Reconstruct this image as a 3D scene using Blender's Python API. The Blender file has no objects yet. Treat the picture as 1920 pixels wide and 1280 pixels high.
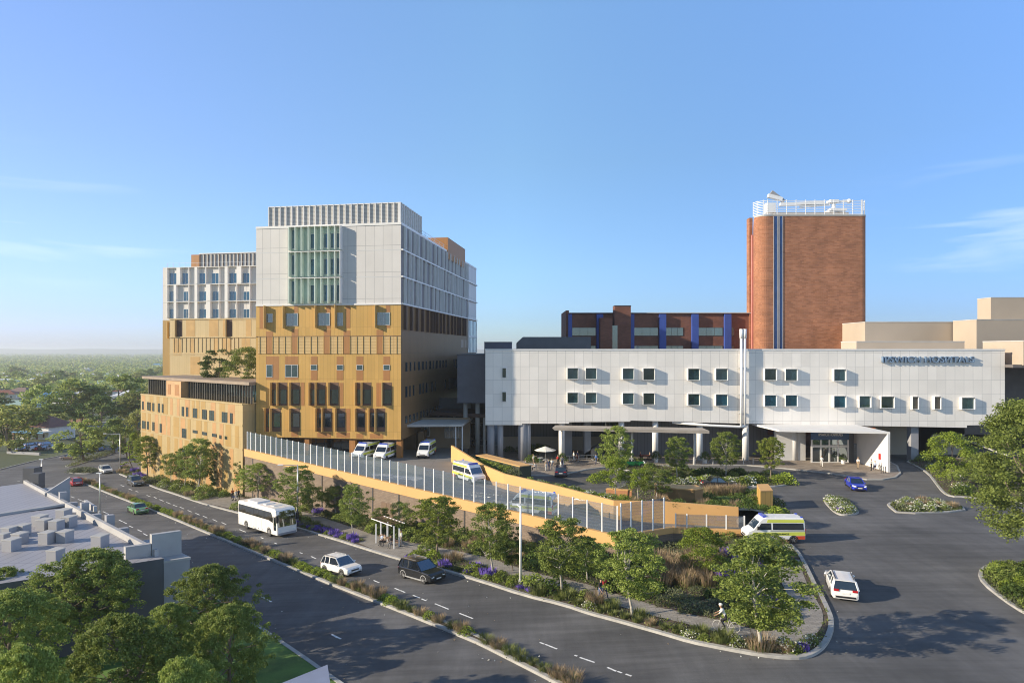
import bpy, bmesh, math, random
import numpy as np
from mathutils import Vector, Matrix
# ------------------------------------------------------------------ camera, sky, sun, exposure
SC = bpy.context.scene
F, HC, CX, HY = 1200.0, 18.4, 960.0, 657.0          # focal length in photo pixels, eye height, image centre, horizon row
cam_d = bpy.data.cameras.new("camera"); cam = bpy.data.objects.new("camera", cam_d)
SC.collection.objects.link(cam); SC.camera = cam
cam.location = (0, 0, HC); cam.rotation_euler = (math.radians(90), 0, 0)
cam_d.sensor_width = 36; cam_d.lens = 36*F/1920; cam_d.shift_y = (HY-640)/1920
cam_d.clip_start = .5; cam_d.clip_end = 30000
SUNV = Vector((1.0, .25, -.385)).normalized()        # the way the light travels
W = bpy.data.worlds.new("World"); SC.world = W; W.use_nodes = True
wn = W.node_tree.nodes; wl = W.node_tree.links
bg = wn["Background"]; bg.inputs[1].default_value = .12
sky = wn.new("ShaderNodeTexSky"); sky.sky_type = 'NISHITA'; sky.sun_disc = False
sky.sun_elevation = math.asin(-SUNV.z); sky.sun_rotation = math.atan2(SUNV.x, -SUNV.y)
sky.altitude = 0; sky.air_density = 1.0; sky.dust_density = .45; sky.ozone_density = 2.6
# two faint streaks of high cloud, laid out by direction in the sky
tc = wn.new("ShaderNodeTexCoord"); mp = wn.new("ShaderNodeMapping"); mp.inputs[3].default_value = (3, 3, 26)
nz = wn.new("ShaderNodeTexNoise"); nz.inputs["Scale"].default_value = 1.1; nz.inputs["Detail"].default_value = 6; nz.inputs["Distortion"].default_value = .4
cr = wn.new("ShaderNodeValToRGB"); cr.color_ramp.elements[0].position = .56; cr.color_ramp.elements[1].position = .80
sep = wn.new("ShaderNodeSeparateXYZ")
band = wn.new("ShaderNodeMapRange"); band.inputs[1].default_value = .07; band.inputs[2].default_value = .15; band.inputs[3].default_value = 0; band.inputs[4].default_value = 1
band2 = wn.new("ShaderNodeMapRange"); band2.inputs[1].default_value = .16; band2.inputs[2].default_value = .26; band2.inputs[3].default_value = 1; band2.inputs[4].default_value = 0
m1 = wn.new("ShaderNodeMath"); m1.operation = 'MULTIPLY'; m2 = wn.new("ShaderNodeMath"); m2.operation = 'MULTIPLY'
m3 = wn.new("ShaderNodeMath"); m3.operation = 'MULTIPLY'; m3.inputs[1].default_value = .42
mx = wn.new("ShaderNodeMix"); mx.data_type = 'RGBA'; mx.inputs[7].default_value = (8.0, 8.3, 8.8, 1)
wl.new(tc.outputs["Generated"], mp.inputs[0]); wl.new(mp.outputs[0], nz.inputs[0]); wl.new(nz.outputs[0], cr.inputs[0])
wl.new(tc.outputs["Generated"], sep.inputs[0]); wl.new(sep.outputs[2], band.inputs[0]); wl.new(sep.outputs[2], band2.inputs[0])
wl.new(band.outputs[0], m1.inputs[0]); wl.new(band2.outputs[0], m1.inputs[1]); wl.new(cr.outputs[0], m2.inputs[0]); wl.new(m1.outputs[0], m2.inputs[1])
ax = wn.new("ShaderNodeMath"); ax.operation = 'ABSOLUTE'; wl.new(sep.outputs[0], ax.inputs[0])
axr = wn.new("ShaderNodeMapRange"); axr.inputs[1].default_value = .42; axr.inputs[2].default_value = .56; wl.new(ax.outputs[0], axr.inputs[0])
m4 = wn.new("ShaderNodeMath"); m4.operation = 'MULTIPLY'; wl.new(m2.outputs[0], m4.inputs[0]); wl.new(axr.outputs[0], m4.inputs[1]); wl.new(m4.outputs[0], m3.inputs[0]); wl.new(m3.outputs[0], mx.inputs[0]); gz = wn.new("ShaderNodeValToRGB"); el = gz.color_ramp.elements      # the clear blue of this sky: deeper overhead, cool at the horizon
el[0].position = .0; el[0].color = (0.370,0.475,0.707,1); el[1].position = 1; el[1].color = (0.340,0.390,0.401,1)
for p_, c_ in ((.05,(0.370,0.464,0.688,1)),(.12,(0.470,0.549,0.688,1)),(.28,(0.620,0.680,0.721,1)),(.47,(0.800,0.876,0.917,1)),(.56,(0.760,0.844,0.859,1))): e_ = el.new(p_); e_.color = c_
g2_ = wn.new("ShaderNodeMix"); g2_.data_type = 'RGBA'; g2_.blend_type = 'MULTIPLY'; g2_.inputs[0].default_value = 1
g3_ = wn.new("ShaderNodeVectorMath"); g3_.operation = 'SCALE'; g3_.inputs["Scale"].default_value = 2.1
wl.new(sep.outputs[2], gz.inputs[0]); wl.new(sky.outputs[0], g2_.inputs[6]); wl.new(gz.outputs[0], g2_.inputs[7]); gx = wn.new("ShaderNodeValToRGB"); ex_ = gx.color_ramp.elements; ex_[0].position = .16; ex_[0].color = (.93,.78,.90,1); ex_[1].position = .86; ex_[1].color = (.62,.70,.90,1)
e_ = ex_.new(.5); e_.color = (1,1,1,1); xr = wn.new("ShaderNodeMapRange"); xr.inputs[1].default_value = -1; xr.inputs[2].default_value = 1; wl.new(sep.outputs[0], xr.inputs[0]); wl.new(xr.outputs[0], gx.inputs[0])
g4_ = wn.new("ShaderNodeMix"); g4_.data_type = 'RGBA'; g4_.blend_type = 'MULTIPLY'; g4_.inputs[0].default_value = 1; wl.new(g2_.outputs[2], g4_.inputs[6]); wl.new(gx.outputs[0], g4_.inputs[7]); gy = wn.new("ShaderNodeValToRGB"); ey_ = gy.color_ramp.elements; ey_[0].position = .36; ey_[0].color = (1,.90,.74,1); ey_[1].position = .56; ey_[1].color = (.88,.90,.89,1)  # unseen sky behind the camera warmed to take blue off the facade
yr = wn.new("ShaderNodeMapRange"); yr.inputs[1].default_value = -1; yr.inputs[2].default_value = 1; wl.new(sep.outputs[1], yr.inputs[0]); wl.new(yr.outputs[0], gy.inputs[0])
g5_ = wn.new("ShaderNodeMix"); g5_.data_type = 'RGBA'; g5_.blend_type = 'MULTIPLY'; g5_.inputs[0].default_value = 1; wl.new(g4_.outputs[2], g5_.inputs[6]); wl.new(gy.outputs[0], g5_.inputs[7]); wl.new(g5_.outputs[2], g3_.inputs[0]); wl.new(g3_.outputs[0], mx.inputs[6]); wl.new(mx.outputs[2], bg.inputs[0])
sun_d = bpy.data.lights.new("sun", 'SUN'); sun_d.energy = 5.0; sun_d.angle = math.radians(.5); sun_d.color = (1, .87, .67)
sun = bpy.data.objects.new("sun", sun_d); SC.collection.objects.link(sun)
sun.rotation_euler = SUNV.to_track_quat('-Z', 'Y').to_euler(); sun.location = (-200, -50, 120)
SC.view_settings.view_transform = 'Standard'; SC.view_settings.look = 'None'
SC.view_settings.exposure = .58; SC.view_settings.gamma = 1; SC.view_settings.use_curve_mapping = False
SC.cycles.filter_width = 1.05; SC.cycles.max_bounces = 6; SC.cycles.transparent_max_bounces = 12; SC.cycles.volume_bounces = 0
# ------------------------------------------------------------------ where things stand
def sm(t): t = min(1, max(0, t)); return t*t*(3-2*t)
def T(x, y):                                          # height of the sloping street and its verges
    d = -.69*x + .724*y - 10
    if d <= 0: z = 0
    elif d < 12: z = -.067*d*d/24
    elif d < 60: z = -.067*(d-6)
    elif d < 80: z = -3.618-.067*(d-60)+.031*(d-60)**2/40
    elif d < 180: z = -4.648-.036*(d-80)
    elif d < 220: z = -8.248-.036*(d-180)+.036*(d-180)**2/80
    else: z = -8.968
    return z*sm((19.5+(min(y, 61)-39)*.35-x)/13)
def at(px, py, Y): return Vector(((px-CX)/F*Y, Y, HC-(py-HY)/F*Y))
def onz(px, py, z): return at(px, py, (HC-z)*F/(py-HY))
def gr(px, py, dz=0.0, fn=T):                         # the point of the ground seen at a place in the photo
    a, b = 15.0, 15.0
    g = lambda Y: HC-(py-HY)/F*Y - fn((px-CX)/F*Y, Y) - dz
    while g(b) > 0 and b < 6000: a, b = b, b*1.04
    for _ in range(40):
        m = (a+b)/2
        if g(m) > 0: a = m
        else: b = m
    x = (px-CX)/F*a
    return Vector((x, a, fn(x, a)+dz))
class Plane:                                          # an upright wall plane through two plan points, facing the street side
    def __init__(s, A, B):
        s.A = Vector(A[:2]); B = Vector(B[:2]); s.L = (B-s.A).length; s.U = (B-s.A)/s.L
        s.N = Vector((s.U.y, -s.U.x))
        if s.N.dot(-s.A) < 0: s.N = -s.N
    def uz(s, px, py):
        k = (px-CX)/F; t = (k*s.A.y-s.A.x)/(s.U.x-k*s.U.y); Y = s.A.y+t*s.U.y
        return t, HC-(py-HY)/F*Y
    def p(s, u, z, d=0): q = s.A+s.U*u+s.N*d; return Vector((q.x, q.y, z))
# ------------------------------------------------------------------ mesh building
class MB:
    def __init__(s): s.v, s.f, s.m = [], [], []
    def add(s, vs, fs, mi=0):
        b = len(s.v); s.v += [tuple(v) for v in vs]; s.f += [tuple(b+i for i in f) for f in fs]
        s.m += [mi]*len(fs) if isinstance(mi, int) else list(mi)
        return s
    def poly(s, *vs, mi=0): return s.add(vs, [tuple(range(len(vs)))], mi)
    def box(s, x0, x1, y0, y1, z0, z1, mi=0):
        return s.add([(x0,y0,z0),(x1,y0,z0),(x1,y1,z0),(x0,y1,z0),(x0,y0,z1),(x1,y0,z1),(x1,y1,z1),(x0,y1,z1)],
                     [(0,3,2,1),(4,5,6,7),(0,1,5,4),(1,2,6,5),(2,3,7,6),(3,0,4,7)], mi)
    def ob(s, pl, u0, u1, d0, d1, z0, z1, mi=0):       # box on a wall plane; d counts outwards
        P = pl.p
        return s.add([P(u0,z0,d1),P(u1,z0,d1),P(u1,z0,d0),P(u0,z0,d0),P(u0,z1,d1),P(u1,z1,d1),P(u1,z1,d0),P(u0,z1,d0)],
                     [(0,3,2,1),(4,5,6,7),(0,1,5,4),(1,2,6,5),(2,3,7,6),(3,0,4,7)], mi)
    def beam(s, p0, p1, w, h, mi=0, up=(0,0,1)):
        p0, p1 = Vector(p0), Vector(p1); d = (p1-p0).normalized(); sd = d.cross(Vector(up))
        if sd.length < 1e-4: sd = d.cross(Vector((1,0,0)))
        sd.normalize(); u = sd.cross(d); a, b = sd*w/2, u*h/2
        return s.add([p0-a-b,p0+a-b,p0+a+b,p0-a+b,p1-a-b,p1+a-b,p1+a+b,p1-a+b],
                     [(0,3,2,1),(4,5,6,7),(0,1,5,4),(1,2,6,5),(2,3,7,6),(3,0,4,7)], mi)
    def prism(s, pts, z0, z1, mi=0, top=None):
        n = len(pts); a = sum(pts[i][0]*pts[(i+1)%n][1]-pts[(i+1)%n][0]*pts[i][1] for i in range(n))
        if a < 0: pts = pts[::-1]
        vs = [(p[0],p[1],z0) for p in pts]+[(p[0],p[1],z1) for p in pts]
        fs = [tuple(range(n))[::-1], tuple(range(n,2*n))]+[(i,(i+1)%n,n+(i+1)%n,n+i) for i in range(n)]
        return s.add(vs, fs, [mi, mi if top is None else top]+[mi]*n)
    def tube(s, pts, rs, n=8, mi=0, cap=True):
        pts = [Vector(p) for p in pts]; rs = rs if isinstance(rs, (list, tuple)) else [rs]*len(pts); vs = []; fs = []
        for i, p in enumerate(pts):
            d = (pts[min(i+1,len(pts)-1)]-pts[max(i-1,0)]).normalized(); a = d.cross(Vector((.13,.95,.29)))
            if a.length < .05: a = d.cross(Vector((1,0,0)))
            a.normalize(); b = d.cross(a)
            vs += [p+a*rs[i]*math.cos(k*2*math.pi/n)+b*rs[i]*math.sin(k*2*math.pi/n) for k in range(n)]
        for i in range(len(pts)-1):
            fs += [(i*n+k,i*n+(k+1)%n,(i+1)*n+(k+1)%n,(i+1)*n+k) for k in range(n)]
        if cap: fs += [tuple(range(n))[::-1], tuple(range((len(pts)-1)*n,len(pts)*n))]
        return s.add(vs, fs, mi)
    def ell(s, c, r, n=10, k=6, mi=0):
        vs = []; fs = []
        for j in range(k+1):
            t = math.pi*j/k
            for i in range(n):
                a = 2*math.pi*i/n; vs.append((c[0]+r[0]*math.sin(t)*math.cos(a), c[1]+r[1]*math.sin(t)*math.sin(a), c[2]+r[2]*math.cos(t)))
        for j in range(k):
            for i in range(n): fs.append((j*n+i,(j+1)*n+i,(j+1)*n+(i+1)%n,j*n+(i+1)%n))
        return s.add(vs, fs, mi)
    def build(s, name, mats, parent=None, smooth=False, kind=None, world=True, bevel=0, sub=0):
        if not isinstance(mats, (list, tuple)): mats = [mats]
        o = np.array(parent.location if (parent is not None and world) else (0,0,0)); q = parent
        while world and q is not None and q.parent is not None: q = q.parent; o = o+np.array(q.location)
        V = np.array(s.v, dtype=float)-o
        me = bpy.data.meshes.new(name); me.from_pydata(V.tolist(), [], s.f)
        for m in mats: me.materials.append(m)
        if len(mats) > 1: me.polygons.foreach_set("material_index", s.m)
        me.update()
        uvs(me)
        if smooth: me.polygons.foreach_set("use_smooth", [True]*len(me.polygons))
        ob = bpy.data.objects.new(name, me); SC.collection.objects.link(ob)
        if parent is not None: ob.parent = parent
        if kind: ob["kind"] = kind
        if bevel:
            b = ob.modifiers.new("b", 'BEVEL'); b.width = bevel; b.segments = 2; b.limit_method = 'ANGLE'; b.angle_limit = .6
        return ob
def uvs(me):                                          # metres along each face, so panel and brick patterns keep their size
    n = len(me.loops); N = len(me.polygons)
    if not n: return
    co = np.empty(len(me.vertices)*3); me.vertices.foreach_get("co", co); co = co.reshape(-1,3)
    vi = np.empty(n, int); me.loops.foreach_get("vertex_index", vi)
    nr = np.empty(N*3); me.polygons.foreach_get("normal", nr); nr = nr.reshape(-1,3)
    lt = np.empty(N, int); me.polygons.foreach_get("loop_total", lt)
    nr = np.repeat(nr, lt, axis=0); P = co[vi]
    h = np.hypot(nr[:,0], nr[:,1])+1e-9; tx, ty = -nr[:,1]/h, nr[:,0]/h; flat = np.abs(nr[:,2]) > .7
    U = np.where(flat, P[:,0], P[:,0]*tx+P[:,1]*ty); V = np.where(flat, P[:,1], P[:,2])
    me.uv_layers.new(name="UVMap").data.foreach_set("uv", np.stack([U,V],1).ravel())
def thing(name, label, cat, loc=(0,0,0), group=None):
    o = bpy.data.objects.new(name, None); SC.collection.objects.link(o); o.location = loc
    o.empty_display_size = .3
    return tag(o, label, cat, group)
def tag(o, label, cat, group=None):
    o["label"] = label; o["category"] = cat
    if group: o["group"] = group
    return o
def kids(o): return KIDS.get(o.name, [])
KIDS = {}
def remember(o):                                      # note the children of a finished prototype for quick copying
    ch = [c for c in bpy.data.objects if c.parent == o]
    KIDS[o.name] = ch
    for c in ch: KIDS[c.name] = [g for g in bpy.data.objects if g.parent == c]
def dup(o, loc=None, label=None, group=None, rot=None, sc=None, mats=None):
    r = o.copy(); SC.collection.objects.link(r)
    for ch in kids(o):
        c = ch.copy(); SC.collection.objects.link(c); c.parent = r
        if mats and ch.name.split('.')[0] in mats:
            c.material_slots[0].link = 'OBJECT'; c.material_slots[0].material = mats[ch.name.split('.')[0]]
        for g in kids(ch):
            d = g.copy(); SC.collection.objects.link(d); d.parent = c
    if loc is not None: r.location = loc
    if rot is not None: r.rotation_euler = rot
    if sc is not None: r.scale = (sc,)*3 if not isinstance(sc, (tuple, list)) else sc
    if label: r["label"] = label
    if group: r["group"] = group
    return r
# ------------------------------------------------------------------ materials
def L3(h): # '#rrggbb' -> linear
    c = [int(h[i:i+2],16)/255 for i in (1,3,5)]
    return tuple(x/12.92 if x <= .04045 else ((x+.055)/1.055)**2.4 for x in c)
def mat(name, col, rough=.7, metal=0, var=.12, vs=.6, bump=0, bs=8, spec=.5, coat=0, fine=0):
    if isinstance(col, str): col = L3(col)
    m = bpy.data.materials.new(name); m.use_nodes = True; n = m.node_tree.nodes; l = m.node_tree.links
    b = n["Principled BSDF"]; b.inputs["Roughness"].default_value = rough; b.inputs["Metallic"].default_value = metal
    b.inputs["Specular IOR Level"].default_value = spec; b.inputs["Coat Weight"].default_value = coat
    tcn = n.new("ShaderNodeTexCoord")
    x = n.new("ShaderNodeTexNoise"); x.inputs["Scale"].default_value = vs; x.inputs["Detail"].default_value = 5
    l.new(tcn.outputs["Object"], x.inputs["Vector"])
    r = n.new("ShaderNodeMapRange"); r.inputs[1].default_value = .3; r.inputs[2].default_value = .7
    r.inputs[3].default_value = 1-var; r.inputs[4].default_value = 1+var; l.new(x.outputs[0], r.inputs[0])
    v = n.new("ShaderNodeVectorMath"); v.operation = 'SCALE'; v.inputs[0].default_value = col[:3]; l.new(r.outputs[0], v.inputs["Scale"])
    last = v.outputs[0]
    if fine:
        y = n.new("ShaderNodeTexNoise"); y.inputs["Scale"].default_value = 45; y.inputs["Detail"].default_value = 3; l.new(tcn.outputs["Object"], y.inputs["Vector"])
        r2 = n.new("ShaderNodeMapRange"); r2.inputs[1].default_value = .3; r2.inputs[2].default_value = .7; r2.inputs[3].default_value = 1-fine; r2.inputs[4].default_value = 1+fine
        l.new(y.outputs[0], r2.inputs[0]); v2 = n.new("ShaderNodeVectorMath"); v2.operation = 'SCALE'; l.new(last, v2.inputs[0]); l.new(r2.outputs[0], v2.inputs["Scale"]); last = v2.outputs[0]
    l.new(last, b.inputs["Base Color"])
    if bump:
        y = n.new("ShaderNodeTexNoise"); y.inputs["Scale"].default_value = bs; y.inputs["Detail"].default_value = 4; l.new(tcn.outputs["Object"], y.inputs["Vector"])
        bp = n.new("ShaderNodeBump"); bp.inputs["Strength"].default_value = bump; bp.inputs["Distance"].default_value = .05; l.new(y.outputs[0], bp.inputs["Height"]); l.new(bp.outputs[0], b.inputs["Normal"])
    return m
def grid_mat(name, col, joint, bw, bh, off=0.0, mortar=.012, rough=.6, col2=None, metal=0, var=.06, spec=.5, bump=.0):
    """panels or bricks: joints of their own colour at real spacing, each panel a little different"""
    if isinstance(col, str): col = L3(col)
    if isinstance(joint, str): joint = L3(joint)
    col2 = L3(col2) if isinstance(col2, str) else (col2 or tuple(c*(1-var) for c in col))
    m = mat(name, (1,1,1), rough, metal, var*.6, .35, spec=spec); n = m.node_tree.nodes; l = m.node_tree.links
    b = n["Principled BSDF"]; src = b.inputs["Base Color"].links[0].from_node
    br = n.new("ShaderNodeTexBrick"); br.offset = off; br.squash = 1; br.offset_frequency = 2
    br.inputs["Color1"].default_value = (*col,1); br.inputs["Color2"].default_value = (*col2,1); br.inputs["Mortar"].default_value = (*joint,1)
    br.inputs["Scale"].default_value = 1; br.inputs["Mortar Size"].default_value = mortar; br.inputs["Mortar Smooth"].default_value = .3
    br.inputs["Brick Width"].default_value = bw; br.inputs["Row Height"].default_value = bh; br.inputs["Bias"].default_value = 0
    uv = n.new("ShaderNodeUVMap"); l.new(uv.outputs[0], br.inputs["Vector"]); l.new(br.outputs[0], src.inputs[0])
    if bump:
        bp = n.new("ShaderNodeBump"); bp.inputs["Strength"].default_value = bump; bp.inputs["Distance"].default_value = .03; bp.invert = True
        l.new(br.outputs["Fac"], bp.inputs["Height"]); l.new(bp.outputs[0], b.inputs["Normal"])
    return m
def glass_mat(name, dark, refl=.5, tint=(.75,.88,.95), var=.5, vs=.35):
    m = mat(name, dark, .08, 0, var, vs); n = m.node_tree.nodes; l = m.node_tree.links
    b = n["Principled BSDF"]; out = n["Material Output"]
    g = n.new("ShaderNodeBsdfGlossy"); g.inputs["Color"].default_value = (*tint,1); g.inputs["Roughness"].default_value = .03
    lw = n.new("ShaderNodeLayerWeight"); lw.inputs[0].default_value = .25
    r = n.new("ShaderNodeMapRange"); r.inputs[3].default_value = refl; r.inputs[4].default_value = .95; l.new(lw.outputs[1], r.inputs[0])
    mix = n.new("ShaderNodeMixShader"); l.new(r.outputs[0], mix.inputs[0]); l.new(b.outputs[0], mix.inputs[1]); l.new(g.outputs[0], mix.inputs[2]); l.new(mix.outputs[0], out.inputs[0])
    # slight waviness of the panes
    y = n.new("ShaderNodeTexNoise"); y.inputs["Scale"].default_value = .8; tcn = n.new("ShaderNodeTexCoord"); l.new(tcn.outputs["Object"], y.inputs["Vector"])
    bp = n.new("ShaderNodeBump"); bp.inputs["Strength"].default_value = .06; bp.inputs["Distance"].default_value = .05; l.new(y.outputs[0], bp.inputs["Height"]); l.new(bp.outputs[0], g.inputs["Normal"])
    return m
def leaf_mat(name, c1, c2, trans=.35, objvar=.25):
    m = bpy.data.materials.new(name); m.use_nodes = True; n = m.node_tree.nodes; l = m.node_tree.links
    n.remove(n["Principled BSDF"]); out = n["Material Output"]
    geo = n.new("ShaderNodeNewGeometry"); mixc = n.new("ShaderNodeMix"); mixc.data_type = 'RGBA'
    mixc.inputs[6].default_value = (*c1,1); mixc.inputs[7].default_value = (*c2,1); l.new(geo.outputs["Random Per Island"], mixc.inputs[0])
    oi = n.new("ShaderNodeObjectInfo"); r = n.new("ShaderNodeMapRange"); r.inputs[3].default_value = 1-objvar; r.inputs[4].default_value = 1+objvar; l.new(oi.outputs["Random"], r.inputs[0])
    v = n.new("ShaderNodeVectorMath"); v.operation = 'SCALE'; l.new(mixc.outputs[2], v.inputs[0]); l.new(r.outputs[0], v.inputs["Scale"])
    d = n.new("ShaderNodeBsdfPrincipled"); d.inputs["Roughness"].default_value = .55; d.inputs["Specular IOR Level"].default_value = .25; t = n.new("ShaderNodeBsdfTranslucent"); mix = n.new("ShaderNodeMixShader"); mix.inputs[0].default_value = trans
    l.new(v.outputs[0], d.inputs["Base Color"]); l.new(v.outputs[0], t.inputs[0]); l.new(d.outputs[0], mix.inputs[1]); l.new(t.outputs[0], mix.inputs[2]); l.new(mix.outputs[0], out.inputs[0])
    return m
def clear_glass(name, tint=(.80,.82,.82), refl=.07):
    m = bpy.data.materials.new(name); m.use_nodes = True; n = m.node_tree.nodes; l = m.node_tree.links
    n.remove(n["Principled BSDF"]); out = n["Material Output"]
    t = n.new("ShaderNodeBsdfTransparent"); t.inputs[0].default_value = (*tint,1); g = n.new("ShaderNodeBsdfGlossy"); g.inputs["Roughness"].default_value = .02
    mix = n.new("ShaderNodeMixShader"); mix.inputs[0].default_value = refl; l.new(t.outputs[0], mix.inputs[1]); l.new(g.outputs[0], mix.inputs[2]); l.new(mix.outputs[0], out.inputs[0])
    return m
M = {}
M['asphalt'] = mat("asphalt", (.101,.099,.099), .82, 0, .26, .11, .25, 60, fine=.25)
def streaks(m):
    n = m.node_tree.nodes; l = m.node_tree.links; b = n["Principled BSDF"]; src = b.inputs["Base Color"].links[0].from_socket; t = n.new("ShaderNodeTexCoord")
    for sc, rz, lo, hi in (((.035,.5,.5),.81,.80,1.18),((.6,.045,.5),.1,.90,1.09),((.09,.09,.1),0,.84,1.16)):
        mp_ = n.new("ShaderNodeMapping"); mp_.inputs[2].default_value = (0,0,rz); mp_.inputs[3].default_value = sc; l.new(t.outputs["Object"], mp_.inputs[0])
        x = n.new("ShaderNodeTexNoise"); x.inputs["Scale"].default_value = 2.0; x.inputs["Detail"].default_value = 6; x.inputs["Roughness"].default_value = .65; l.new(mp_.outputs[0], x.inputs["Vector"])
        r = n.new("ShaderNodeMapRange"); r.inputs[1].default_value = .36; r.inputs[2].default_value = .64; r.inputs[3].default_value = lo; r.inputs[4].default_value = hi; l.new(x.outputs[0], r.inputs[0])
        v = n.new("ShaderNodeVectorMath"); v.operation = 'SCALE'; l.new(src, v.inputs[0]); l.new(r.outputs[0], v.inputs["Scale"]); src = v.outputs[0]
    l.new(src, b.inputs["Base Color"])
streaks(M['asphalt'])
M['ramp'] = grid_mat('ramp_paving', (.215,.20,.19), (.15,.14,.135), 6, 1.2, 0, .03, .8, (.19,.18,.17))
M['marking'] = mat("road_paint", (.72,.72,.70), .6, 0, .25, 3)
M['kerb'] = mat("kerb_concrete", (.36,.35,.33), .85, 0, .15, 1, .15, 20)
M['earth'] = mat("mulch_earth", (.085,.062,.042), .95, 0, .45, 1.2, .6, 12)
M['lawn'] = mat("lawn", (.085,.165,.028), .9, 0, .35, .5, .6, 25, fine=.35)
M['land'] = mat("suburb_ground", (.075,.095,.035), .95, 0, .5, .02)
M['paver'] = grid_mat("pavers", (.33,.30,.26), (.17,.155,.135), .45, .22, .5, .02, .85, (.24,.215,.185), bump=.4)
M['paver_far'] = grid_mat("forecourt_pavers", (.33,.28,.235), (.2,.17,.14), 1.2, .6, .5, .02, .85, (.23,.19,.16))
M['concrete'] = mat("concrete", (.42,.41,.39), .8, 0, .12, .4, .1, 15)
M['white_panel'] = grid_mat("white_panel", (.62,.60,.585), (.33,.33,.34), 1.48, 4.23, 0, .035, .45, (.585,.565,.55))
M['white_facade'] = grid_mat("white_facade_panel", (.90,.85,.79), (.52,.50,.48), 1.5, 2.25, 0, .028, .4, (.81,.765,.71))
M['ochre'] = grid_mat("ochre_panel", (.55,.335,.10), (.33,.20,.06), .62, 4.17, 0, .02, .5, (.48,.295,.085), spec=.4)
M['ochre_louvre'] = grid_mat("ochre_louvre", (.58,.41,.19), (.33,.21,.085), 1.25, .24, 0, .03, .5, (.55,.385,.175))
M['orange'] = grid_mat("orange_panel", (.37,.17,.055), (.24,.11,.036), .62, 4.17, 0, .014, .5, (.335,.155,.05))
M['cream'] = grid_mat("cream_panel", (.42,.315,.15), (.29,.21,.095), .62, 4.17, 0, .014, .5, (.385,.285,.135))
M['yellow'] = grid_mat("yellow_panel", (.38,.24,.075), (.27,.17,.055), .62, 4.17, 0, .014, .5, (.35,.22,.068))
M['cream_light'] = grid_mat('cream_light_panel', (.57,.44,.24), (.40,.30,.15), .62, 4.17, 0, .016, .5, (.53,.405,.215))
M['shaded_bronze'] = grid_mat("shaded_bronze_panel", (.20,.12,.055), (.10,.06,.028), .62, 4.17, 0, .014, .45, (.175,.105,.047))  # ochre darkened to bronze: side wall shade put into the colour
M['brown'] = mat("brown_soffit", (.09,.052,.04), .6)
M['cap'] = mat("ochre_wall_paint", (.63,.365,.14), .6, 0, .05, .3)
M['ochre_fin'] = mat("ochre_fin", (.56,.36,.13), .5, 0, .04)
M['white_fin'] = mat("white_fin", (.72,.71,.70), .45, 0, .04)
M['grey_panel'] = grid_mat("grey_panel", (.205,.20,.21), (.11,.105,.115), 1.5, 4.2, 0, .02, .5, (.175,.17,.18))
M['screen'] = grid_mat("screen_louvre", (.50,.49,.47), (.31,.30,.29), 40, .22, 0, .05, .5, (.50,.49,.47))
M['bay_glass'] = mat('bay_green_glass', (.38,.50,.45), .25, 0, .15, .5)
M['green_panel'] = mat("pale_green_panel", (.64,.72,.64), .35, 0, .06)
M['glass'] = glass_mat("window_glass", (.018,.05,.07), .17)
M['glass_dark'] = glass_mat("dark_glass", (.012,.02,.024), .12)
M['glass_blue'] = glass_mat("blue_glass", (.008,.05,.085), .10, (.55,.78,.95))
M['glass_skylit'] = glass_mat("skylit_glass", (.25,.36,.42), .45)  # reflected sky put into the pale base colour
M['frame'] = mat("window_frame", (.55,.56,.57), .4, 0, .05)
M['dark_frame'] = mat("dark_frame", (.05,.048,.05), .5)
M['brick'] = grid_mat("brick", (.385,.165,.085), (.31,.165,.10), .95, .30, .5, .025, .85, (.265,.105,.05), var=.3, bump=.3)
M['brick_grey'] = grid_mat("grey_brown_brick", (.25,.19,.145), (.16,.125,.10), .5, .2, .5, .02, .9, (.20,.15,.115), var=.2, bump=.3)
M['brick_dark'] = grid_mat("dark_brick", (.22,.085,.05), (.14,.07,.05), .62, .22, .5, .02, .85, (.17,.065,.04), var=.3)
M['blue'] = mat("blue_panel", (.035,.075,.33), .5, 0, .08)
M['beige'] = mat("beige_render", (.41,.345,.275), .8, 0, .05, .2)
M['roof_white'] = grid_mat("pale_metal_roof", (.33,.32,.335), (.22,.215,.23), .75, 30, 0, .05, .5, (.31,.30,.315), spec=.3)
M['dark_wall'] = mat("dark_grey_wall", (.09,.092,.10), .7, 0, .1)
M['mid_wall'] = mat("mid_grey_wall", (.30,.30,.32), .7, 0, .08)
M['metal'] = mat("galvanised_metal", (.55,.56,.57), .35, .6, .08)
M['white_metal'] = mat("white_metal", (.80,.80,.80), .35, 0, .04)
def frit(m, fac=.17, col=(.24,.30,.37)):
    n = m.node_tree.nodes; l = m.node_tree.links; out = n["Material Output"]; src = out.inputs[0].links[0].from_socket
    d = n.new("ShaderNodeBsdfDiffuse"); d.inputs[0].default_value = (*col,1); uv = n.new("ShaderNodeUVMap"); sp = n.new("ShaderNodeSeparateXYZ"); l.new(uv.outputs[0], sp.inputs[0])
    w = n.new("ShaderNodeMath"); w.operation = 'MULTIPLY'; w.inputs[1].default_value = 3.2; l.new(sp.outputs[1], w.inputs[0]); fr = n.new("ShaderNodeMath"); fr.operation = 'FRACT'; l.new(w.outputs[0], fr.inputs[0])
    g = n.new("ShaderNodeMapRange"); g.inputs[1].default_value = .6; g.inputs[2].default_value = .8; g.inputs[3].default_value = fac*.8; g.inputs[4].default_value = fac*1.25; l.new(fr.outputs[0], g.inputs[0])
    x = n.new("ShaderNodeMixShader"); l.new(g.outputs[0], x.inputs[0]); l.new(src, x.inputs[1]); l.new(d.outputs[0], x.inputs[2]); l.new(x.outputs[0], out.inputs[0]); return m
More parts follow.
